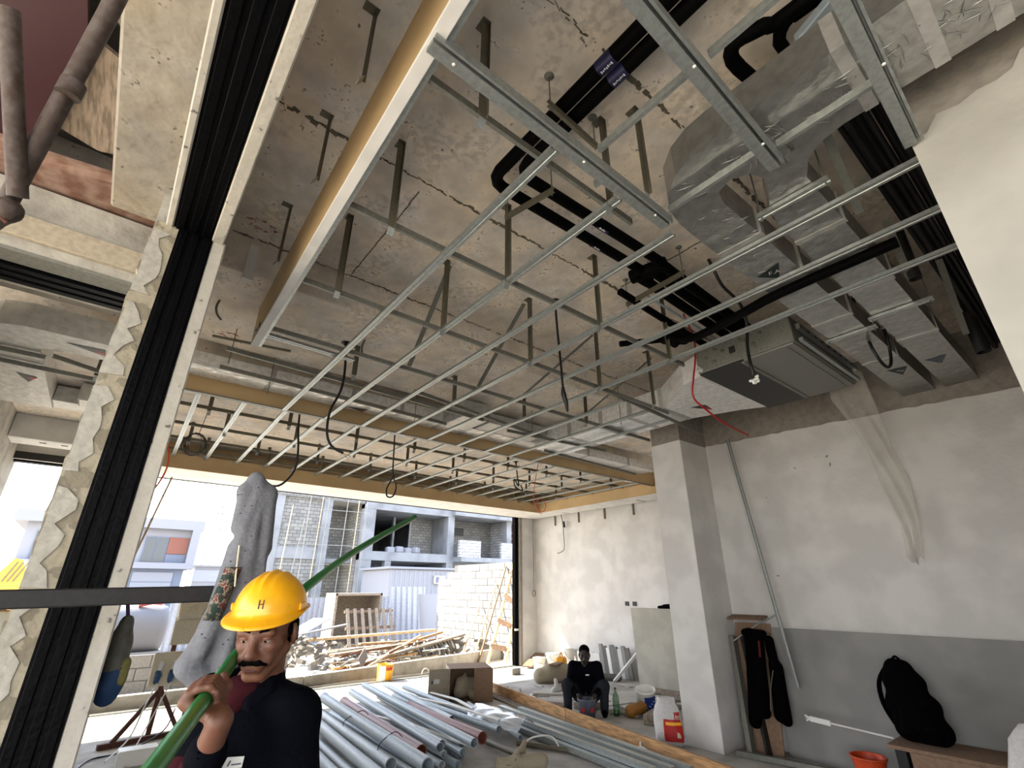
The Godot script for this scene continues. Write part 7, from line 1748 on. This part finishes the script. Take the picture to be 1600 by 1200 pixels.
func head_shape(st: SurfaceTool, c: Vector3, b: Basis, cell: float, neck := true) -> void:
	var B := []
	var cap := func(a: Vector3, e: Vector3, r1: float, r2: float): B.append([c + b * a, c + b * e, r1, r2])
	B.append([c + b * Vector3(0, 0.032, -0.014), Vector3(0.073, 0.083, 0.093), b])
	B.append([c + b * Vector3(0, -0.034, 0.020), Vector3(0.060, 0.078, 0.066), b])
	for s in [-1.0, 1.0]:
		cap.call(Vector3(s * 0.054, -0.050, 0.002), Vector3(s * 0.020, -0.098, 0.056), 0.018, 0.015)
		cap.call(Vector3(s * 0.040, -0.022, 0.064), Vector3(s * 0.048, -0.020, 0.045), 0.016, 0.018)
		cap.call(Vector3(s * 0.012, -0.040, 0.094), Vector3(s * 0.010, -0.040, 0.088), 0.0085, 0.009)
		cap.call(Vector3(s * 0.016, -0.055, 0.078), Vector3(s * 0.034, -0.058, 0.066), 0.014, 0.014)
		B.append([c + b * Vector3(s * 0.077, -0.012, -0.012), Vector3(0.009, 0.031, 0.019), b * Basis(Vector3.UP, s * 0.35)])
	cap.call(Vector3(-0.040, 0.016, 0.072), Vector3(0.040, 0.016, 0.072), 0.012, 0.012)
	cap.call(Vector3(0, 0.008, 0.080), Vector3(0, -0.034, 0.106), 0.0085, 0.0125)
	cap.call(Vector3(-0.014, -0.100, 0.064), Vector3(0.014, -0.100, 0.064), 0.016, 0.016)
	cap.call(Vector3(-0.018, -0.066, 0.082), Vector3(0.018, -0.066, 0.082), 0.0085, 0.0085)
	cap.call(Vector3(-0.015, -0.077, 0.080), Vector3(0.015, -0.077, 0.080), 0.009, 0.009)
	if neck: B.append([c + b * Vector3(0, -0.06, -0.02), c + b * Vector3(0, -0.06, -0.02) + Vector3(0, -0.13, -0.015), 0.054, 0.060])
	blob(st, B, cell, 0.014)

func build_people() -> void:
	# ---- standing worker
	var t := thing("person", "worker in a dark navy jacket steadying a green pipe on his shoulder", "person", Vector3(0.47, 0, -1.78))
	var st := nst(true)
	head_shape(st, HC, HB, 0.0042)
	# right hand closed round the pipe: pipe centre C, direction p
	var C := Vector3(0.275, 1.3735, -1.472)
	var p := Vector3(0.353, 0.150, -0.92).normalized()
	var vw := (Vector3(0, 1.6, 0) - C).normalized()
	vw = (vw - p * vw.dot(p)).normalized()      # towards the viewer
	var up := p.cross(vw).normalized()
	if up.y < 0: up = -up                        # round the pipe, upward
	var H := []
	var fr := [0.0095, 0.0098, 0.0092, 0.0082]
	for k in 4:
		var o: Vector3 = C + p * (0.030 - k * 0.0195)
		var rr: float = 0.0265
		var chain := []
		for a in [2.5, 1.75, 1.0, 0.25, -0.55, -1.2]:
			var rad: float = rr + (0.008 if a > 1.5 else 0.0)
			chain.append(o + up * sin(a) * rad + vw * cos(a) * rad)
		for i in chain.size() - 1: H.append([chain[i], chain[i + 1], fr[k] * (1.12 - 0.06 * i), fr[k] * (1.06 - 0.06 * i)])
	# thumb along the pipe on the near upper side
	var th0 := C + p * 0.030 - vw * 0.010 - up * 0.030
	H.append([th0, C + p * 0.050 - up * 0.026 + vw * 0.016, 0.014, 0.012]); H.append([C + p * 0.050 - up * 0.026 + vw * 0.016, C + p * 0.066 - up * 0.004 + vw * 0.027, 0.0115, 0.0095])
	# palm behind the pipe, heel and wrist
	var W := C - p * 0.050 - up * 0.058 - vw * 0.008
	for k in 3:
		var o: Vector3 = C + p * (0.024 - k * 0.026)
		H.append([o + up * 0.030 - vw * 0.022, o - up * 0.034 - vw * 0.016 - p * 0.006, 0.0145, 0.017])
	H.append([C - p * 0.010 - up * 0.036 - vw * 0.010, W, 0.024, 0.025])
	var EL := Vector3(0.300, 1.085, -1.64)
	H.append([W, W.lerp(EL, 0.45), 0.026, 0.033])
	blob(st, H, 0.0036, 0.0065)
	# rest of the body, inside the clothes
	var NB := Vector3(0.45, 1.345, -1.775)
	var lf := Vector3(0.662, 0, 0.749)
	var fw := Vector3(-0.749, 0, 0.662)
	var RS := NB - lf * 0.125 + Vector3(0, -0.040, 0) + fw * 0.01
	var LS := NB + lf * 0.140 + Vector3(0, -0.075, 0)
	var LE := LS + lf * 0.05 + Vector3(0, -0.27, 0) - fw * 0.03
	var LH := LE + fw * 0.10 + Vector3(0, -0.24, 0) + lf * 0.01
	var PV := NB + Vector3(0, -0.48, 0) - fw * 0.02
	var B := [[NB, NB + Vector3(0, -0.16, 0), 0.055, 0.12], [NB + Vector3(0, -0.16, 0), PV, 0.11, 0.11], [RS, LS, 0.05, 0.05], [RS, EL, 0.044, 0.036], [W.lerp(EL, 0.4), EL, 0.030, 0.036], [LS, LE, 0.046, 0.036], [LE, LH, 0.036, 0.026], [LH, LH + Vector3(0, -0.09, 0) + fw * 0.02, 0.03, 0.022]]
	for s in [-1.0, 1.0]:
		var hp: Vector3 = PV + lf * s * 0.09
		var kn: Vector3 = hp + Vector3(0, -0.42, 0) + fw * 0.03
		B.append([hp, kn, 0.075, 0.05]); B.append([kn, Vector3(kn.x, 0.09, kn.z) - fw * 0.04, 0.05, 0.034])
	blob(st, B, 0.016, 0.03)
	mi("body", st, M.skin, t)
	# jacket
	st = nst(true)
	var ch := NB + Vector3(0, -0.14, 0)
	var J := [
		[ch + lf * 0.075 + fw * 0.055, PV + lf * 0.075 + fw * 0.05, 0.085, 0.085], [ch - lf * 0.075 + fw * 0.055, PV - lf * 0.075 + fw * 0.05, 0.085, 0.085],
		[ch + lf * 0.08 - fw * 0.04, PV + lf * 0.08 - fw * 0.03, 0.085, 0.085], [ch - lf * 0.08 - fw * 0.04, PV - lf * 0.08 - fw * 0.03, 0.085, 0.085],
		[NB + lf * 0.055 + Vector3(0, -0.03, 0) - fw * 0.02, LS + lf * 0.01, 0.048, 0.066], [NB - lf * 0.055 + Vector3(0, -0.03, 0) - fw * 0.02, RS, 0.046, 0.058],
		[ch + fw * 0.085, PV + fw * 0.08, 0.075, 0.075], [LS + lf * 0.006, LE, 0.064, 0.058], [LE, LE.lerp(LH, 0.85), 0.058, 0.048], [RS, RS.lerp(EL, 0.55), 0.060, 0.056],
		[LS + fw * 0.03 + Vector3(0, -0.05, 0), LE + fw * 0.03, 0.045, 0.045], [NB + fw * 0.03 + lf * 0.05 + Vector3(0, -0.05, 0), ch + fw * 0.10 + lf * 0.03, 0.04, 0.05], [NB + fw * 0.03 - lf * 0.05 + Vector3(0, -0.05, 0), ch + fw * 0.10 - lf * 0.03, 0.04, 0.05]]
	blob(st, J, 0.012, 0.030)
	mi("jacket", st, M.navy, t)
	# collar: two standing leaves open in front
	for s in [-1.0, 1.0]:
		st = nst(true)
		var q := []
		for i in 8:
			var a := PI - i * 0.36
			var ro := 0.070 if i < 6 else 0.066
			q.append(NB + lf * s * sin(a) * ro + fw * (-cos(a) * -1.0) * 0.0 + fw * (cos(a) * 0.066 + 0.012) + Vector3(0, 0.052 - 0.008 * i - (0.012 * (i - 5) if i > 5 else 0.0), 0))
		var cb := []
		for i in 7:
			cb.append([q[i], q[i + 1], 0.013, 0.012])
			cb.append([q[i] + Vector3(0, -0.026, 0) - (q[i] - NB).normalized() * -0.006, q[i + 1] + Vector3(0, -0.026, 0) - (q[i + 1] - NB).normalized() * -0.006, 0.016, 0.016])
		cb.append([q[7], q[7] + fw * 0.03 + lf * s * 0.035 + Vector3(0, -0.055, 0), 0.012, 0.009])
		cb.append([q[7] + Vector3(0, -0.026, 0), q[7] + fw * 0.03 + lf * s * 0.012 + Vector3(0, -0.09, 0), 0.012, 0.010])
		blob(st, cb, 0.006, 0.014); mi("collar", st, M.navy, t)
	st = nst(true); blob(st, [[NB + fw * 0.045 + Vector3(0, -0.005, 0) - lf * 0.03, NB + fw * 0.045 + Vector3(0, -0.005, 0) + lf * 0.03, 0.028, 0.028], [NB + fw * 0.05 + Vector3(0, -0.02, 0), NB + fw * 0.085 + Vector3(0, -0.075, 0), 0.04, 0.03]], 0.009, 0.03); mi("undershirt", st, M.maroon, t)
	st = nst(true); blob(st, [[RS.lerp(EL, 0.45), EL, 0.056, 0.054], [EL, EL.lerp(W, 0.66), 0.056, 0.042]], 0.010, 0.03); mi("sleeve", st, M.maroon, t)
	st = nst(true); blob(st, [[EL.lerp(W, 0.66), EL.lerp(W, 0.73), 0.043, 0.041]], 0.008, 0.01); mi("cuff", st, M.navy, t)
	# front seam and pocket flap
	st = nst(true); tube(st, [NB + fw * 0.135 + Vector3(0, -0.10, 0), NB + fw * 0.152 + Vector3(0, -0.25, 0), NB + fw * 0.15 + Vector3(0, -0.45, 0)], 0.007, 6, 4); mi("front_placket", st, M.navy, t)
	var bc := Vector3(0.383, 1.205, -1.573)
	var bz := (Vector3(0, 1.45, 0) - bc).normalized()
	var bxv := Vector3.UP.cross(bz).normalized()
	var byv := bz.cross(bxv)
	st = nst(); plate(st, [bc + bxv * -0.024 + byv * -0.011, bc + bxv * 0.022 + byv * -0.011, bc + bxv * 0.024 + byv * 0.011, bc + bxv * -0.014 + byv * 0.013], bz * -0.004); mi("name_patch", st, M.white_plastic, t)
	st = nst(); bx(st, bc + bxv * -0.008 + bz * 0.001, Vector3(0.004, 0.012, 0.001), Basis(bxv, byv, bz) * Basis(Vector3(0, 0, 1), -0.4)); bx(st, bc + bxv * 0.008 + byv * -0.003 + bz * 0.001, Vector3(0.022, 0.003, 0.001), Basis(bxv, byv, bz)); mi("patch_mark", st, M.far_grey, t)
	# trousers and boots, below the picture
	st = nst(true)
	var TR := []
	for s in [-1.0, 1.0]:
		var hp: Vector3 = PV + lf * s * 0.09
		var kn: Vector3 = hp + Vector3(0, -0.42, 0) + fw * 0.03
		TR.append([hp, kn, 0.10, 0.075]); TR.append([kn, Vector3(kn.x, 0.12, kn.z) - fw * 0.04, 0.074, 0.062])
	TR.append([PV - lf * 0.06, PV + lf * 0.06, 0.11, 0.11])
	blob(st, TR, 0.018, 0.04); mi("trousers", st, M.navy, t)
	for s in [-1.0, 1.0]:
		var hp: Vector3 = PV + lf * s * 0.09
		var an := Vector3(hp.x, 0.05, hp.z)
		st = nst(true); blob(st, [[an - fw * 0.05, an + fw * 0.14, 0.05, 0.045], [an + Vector3(0, 0.06, 0) - fw * 0.02, an, 0.055, 0.05]], 0.014, 0.03); mi("boot", st, M.black_cloth, t)
	# hair, brows, moustache, eyes
	var hd := func(v: Vector3) -> Vector3: return HC + HB * v
	st = nst(true); blob(st, [[hd.call(Vector3(0, 0.036, -0.022)), Vector3(0.0755, 0.080, 0.091), HB], [hd.call(Vector3(0.073, 0.012, 0.008)), hd.call(Vector3(0.072, -0.012, 0.010)), 0.007, 0.004], [hd.call(Vector3(-0.073, 0.012, 0.008)), hd.call(Vector3(-0.072, -0.012, 0.010)), 0.007, 0.004], [hd.call(Vector3(0.072, 0.02, -0.02)), hd.call(Vector3(0.066, -0.035, -0.045)), 0.014, 0.012], [hd.call(Vector3(-0.072, 0.02, -0.02)), hd.call(Vector3(-0.066, -0.035, -0.045)), 0.014, 0.012], [hd.call(Vector3(0.05, -0.04, -0.07)), hd.call(Vector3(-0.05, -0.04, -0.07)), 0.016, 0.016]], 0.006, 0.01); mi("hair", st, M.hair, t)
	st = nst(true); blob(st, [[hd.call(Vector3(0, -0.0540, 0.0955)), hd.call(Vector3(0.018, -0.0570, 0.0900)), 0.0076, 0.0085], [hd.call(Vector3(0.018, -0.0570, 0.0900)), hd.call(Vector3(0.036, -0.066, 0.0770)), 0.0085, 0.005], [hd.call(Vector3(0, -0.0540, 0.0955)), hd.call(Vector3(-0.018, -0.0570, 0.0900)), 0.0076, 0.0085], [hd.call(Vector3(-0.018, -0.0570, 0.0900)), hd.call(Vector3(-0.036, -0.066, 0.0770)), 0.0085, 0.005]], 0.003, 0.006); mi("moustache", st, M.hair, t)
	for s in [-1.0, 1.0]:
		st = nst(true); tube(st, [hd.call(Vector3(s * 0.013, 0.020, 0.0845)), hd.call(Vector3(s * 0.030, 0.025, 0.0825)), hd.call(Vector3(s * 0.048, 0.019, 0.071))], [0.0030, 0.0042, 0.0018], 8, 4); mi("eyebrow", st, M.hair, t)
		st = nst(true); blob(st, [[hd.call(Vector3(s * 0.030, -0.002, 0.0690)), Vector3(0.0125, 0.0105, 0.0115), HB]], 0.0025, 0.003); var e := mi("eye", st, M.eye_white, t)
		st = nst(true); blob(st, [[hd.call(Vector3(s * 0.030 - 0.001, -0.005, 0.0775)), Vector3(0.0048, 0.0045, 0.0034), HB]], 0.0012, 0.002); mi("iris", st, M.hair, e, true)
		st = nst(true); blob(st, [[hd.call(Vector3(s * 0.030, 0.0015, 0.0692)), Vector3(0.0148, 0.0088, 0.0134), HB], [hd.call(Vector3(s * 0.030, -0.012, 0.0680)), Vector3(0.0140, 0.0050, 0.0110), HB]], 0.0025, 0.002); mi("eyelid", st, M.skin, t)
	st = nst(true); blob(st, [[hd.call(Vector3(-0.017, -0.0765, 0.0855)), hd.call(Vector3(0.017, -0.0765, 0.0855)), 0.0055, 0.0055], [hd.call(Vector3(-0.010, -0.078, 0.0885)), hd.call(Vector3(0.010, -0.078, 0.0885)), 0.0050, 0.0050]], 0.0025, 0.006); mi("lower_lip", st, M.lips, t)
	# ---- seated worker
	t = thing("person", "worker in a dark shirt sitting low on the floor behind the pine board", "person", Vector3(6.0, 0, -5.68))
	var f2 := Vector3(-0.74, 0, 0.67)
	var l2 := Vector3(0.67, 0, 0.74)
	var PE := Vector3(6.06, 0.20, -5.75)
	var CH := Vector3(5.97, 0.50, -5.66)
	var N2 := Vector3(5.94, 0.62, -5.63)
	var H2 := Vector3(5.905, 0.722, -5.60)
	st = nst(true)
	head_shape(st, H2, basis_from((f2 + Vector3(0, -0.22, 0)).normalized()), 0.007)
	var SB := [[N2, CH, 0.05, 0.10], [CH, PE, 0.10, 0.11], [N2 - l2 * 0.15 + Vector3(0, -0.04, 0), N2 + l2 * 0.15 + Vector3(0, -0.04, 0), 0.04, 0.04]]
	var SJ := [[CH + l2 * 0.07, PE + l2 * 0.08, 0.115, 0.12], [CH - l2 * 0.07, PE - l2 * 0.08, 0.115, 0.12], [N2 + Vector3(0, -0.05, 0) - l2 * 0.17, N2 + Vector3(0, -0.05, 0) + l2 * 0.17, 0.055, 0.055]]
	var ST := [[PE - l2 * 0.08, PE + l2 * 0.08, 0.12, 0.12]]
	var feet := []
	for s in [-1.0, 1.0]:
		var sh: Vector3 = N2 + l2 * s * 0.18 + Vector3(0, -0.05, 0)
		var el: Vector3 = sh + l2 * s * 0.06 + f2 * 0.04 + Vector3(0, -0.25, 0)
		var ha: Vector3 = Vector3(5.72, 0.235, -5.42) + l2 * s * 0.10 - f2 * 0.03
		SB.append([sh, el, 0.045, 0.036]); SB.append([el, ha, 0.036, 0.026]); SB.append([ha, ha + f2 * 0.05 + Vector3(0, -0.02, 0), 0.026, 0.020])
		for k in 4: SB.append([ha + f2 * 0.04 + l2 * (k - 1.5) * 0.018, ha + f2 * 0.085 + l2 * (k - 1.5) * 0.02 + Vector3(0, -0.04, 0), 0.009, 0.007])
		SJ.append([sh, el, 0.066, 0.056]); SJ.append([el, el.lerp(ha, 0.75), 0.054, 0.042])
		var kn: Vector3 = PE + l2 * s * 0.26 + f2 * 0.27 + Vector3(0, 0.14, 0)
		var ft: Vector3 = PE + l2 * s * 0.25 + f2 * 0.36 + Vector3(0, -0.15, 0)
		SB.append([PE + l2 * s * 0.1, kn, 0.07, 0.05]); SB.append([kn, ft, 0.05, 0.034])
		ST.append([PE + l2 * s * 0.1, kn, 0.10, 0.075]); ST.append([kn, ft, 0.074, 0.055]); feet.append(ft)
	blob(st, SB, 0.014, 0.025); mi("body", st, M.skin_dark, t)
	st = nst(true); blob(st, SJ, 0.018, 0.05); mi("shirt", st, M.navy, t)
	st = nst(true); blob(st, ST, 0.018, 0.05); mi("trousers", st, M.dusty_trousers, t)
	for ft in feet:
		st = nst(true); blob(st, [[ft + Vector3(0, -0.005, 0) - f2 * 0.04, ft + f2 * 0.14 + Vector3(0, -0.01, 0), 0.045, 0.038]], 0.014, 0.02); mi("boot", st, M.black_cloth, t)
	st = nst(true); var h2b := basis_from((f2 + Vector3(0, -0.22, 0)).normalized()); blob(st, [[H2 + h2b * Vector3(0, 0.048, -0.022), Vector3(0.079, 0.078, 0.092), h2b]], 0.01, 0.01); mi("hair", st, M.hair, t)
	st = nst(); bx(st, Vector3(5.862, 0.475, -5.52), Vector3(0.05, 0.016, 0.006), Basis(Vector3.UP, -0.83)); mi("name_patch", st, M.white_plastic, t)
	st = nst(); bb(st, Vector3(5.93, 0.0, -5.90), Vector3(6.22, 0.085, -5.62), 0.01); tag(mi("low_stool", st, M.grey_wood), "low block the seated worker sits on", "stool")

func basis_from(f: Vector3) -> Basis:
	var z := f.normalized()
	var x := Vector3.UP.cross(z).normalized()
	return Basis(x, z.cross(x), z)
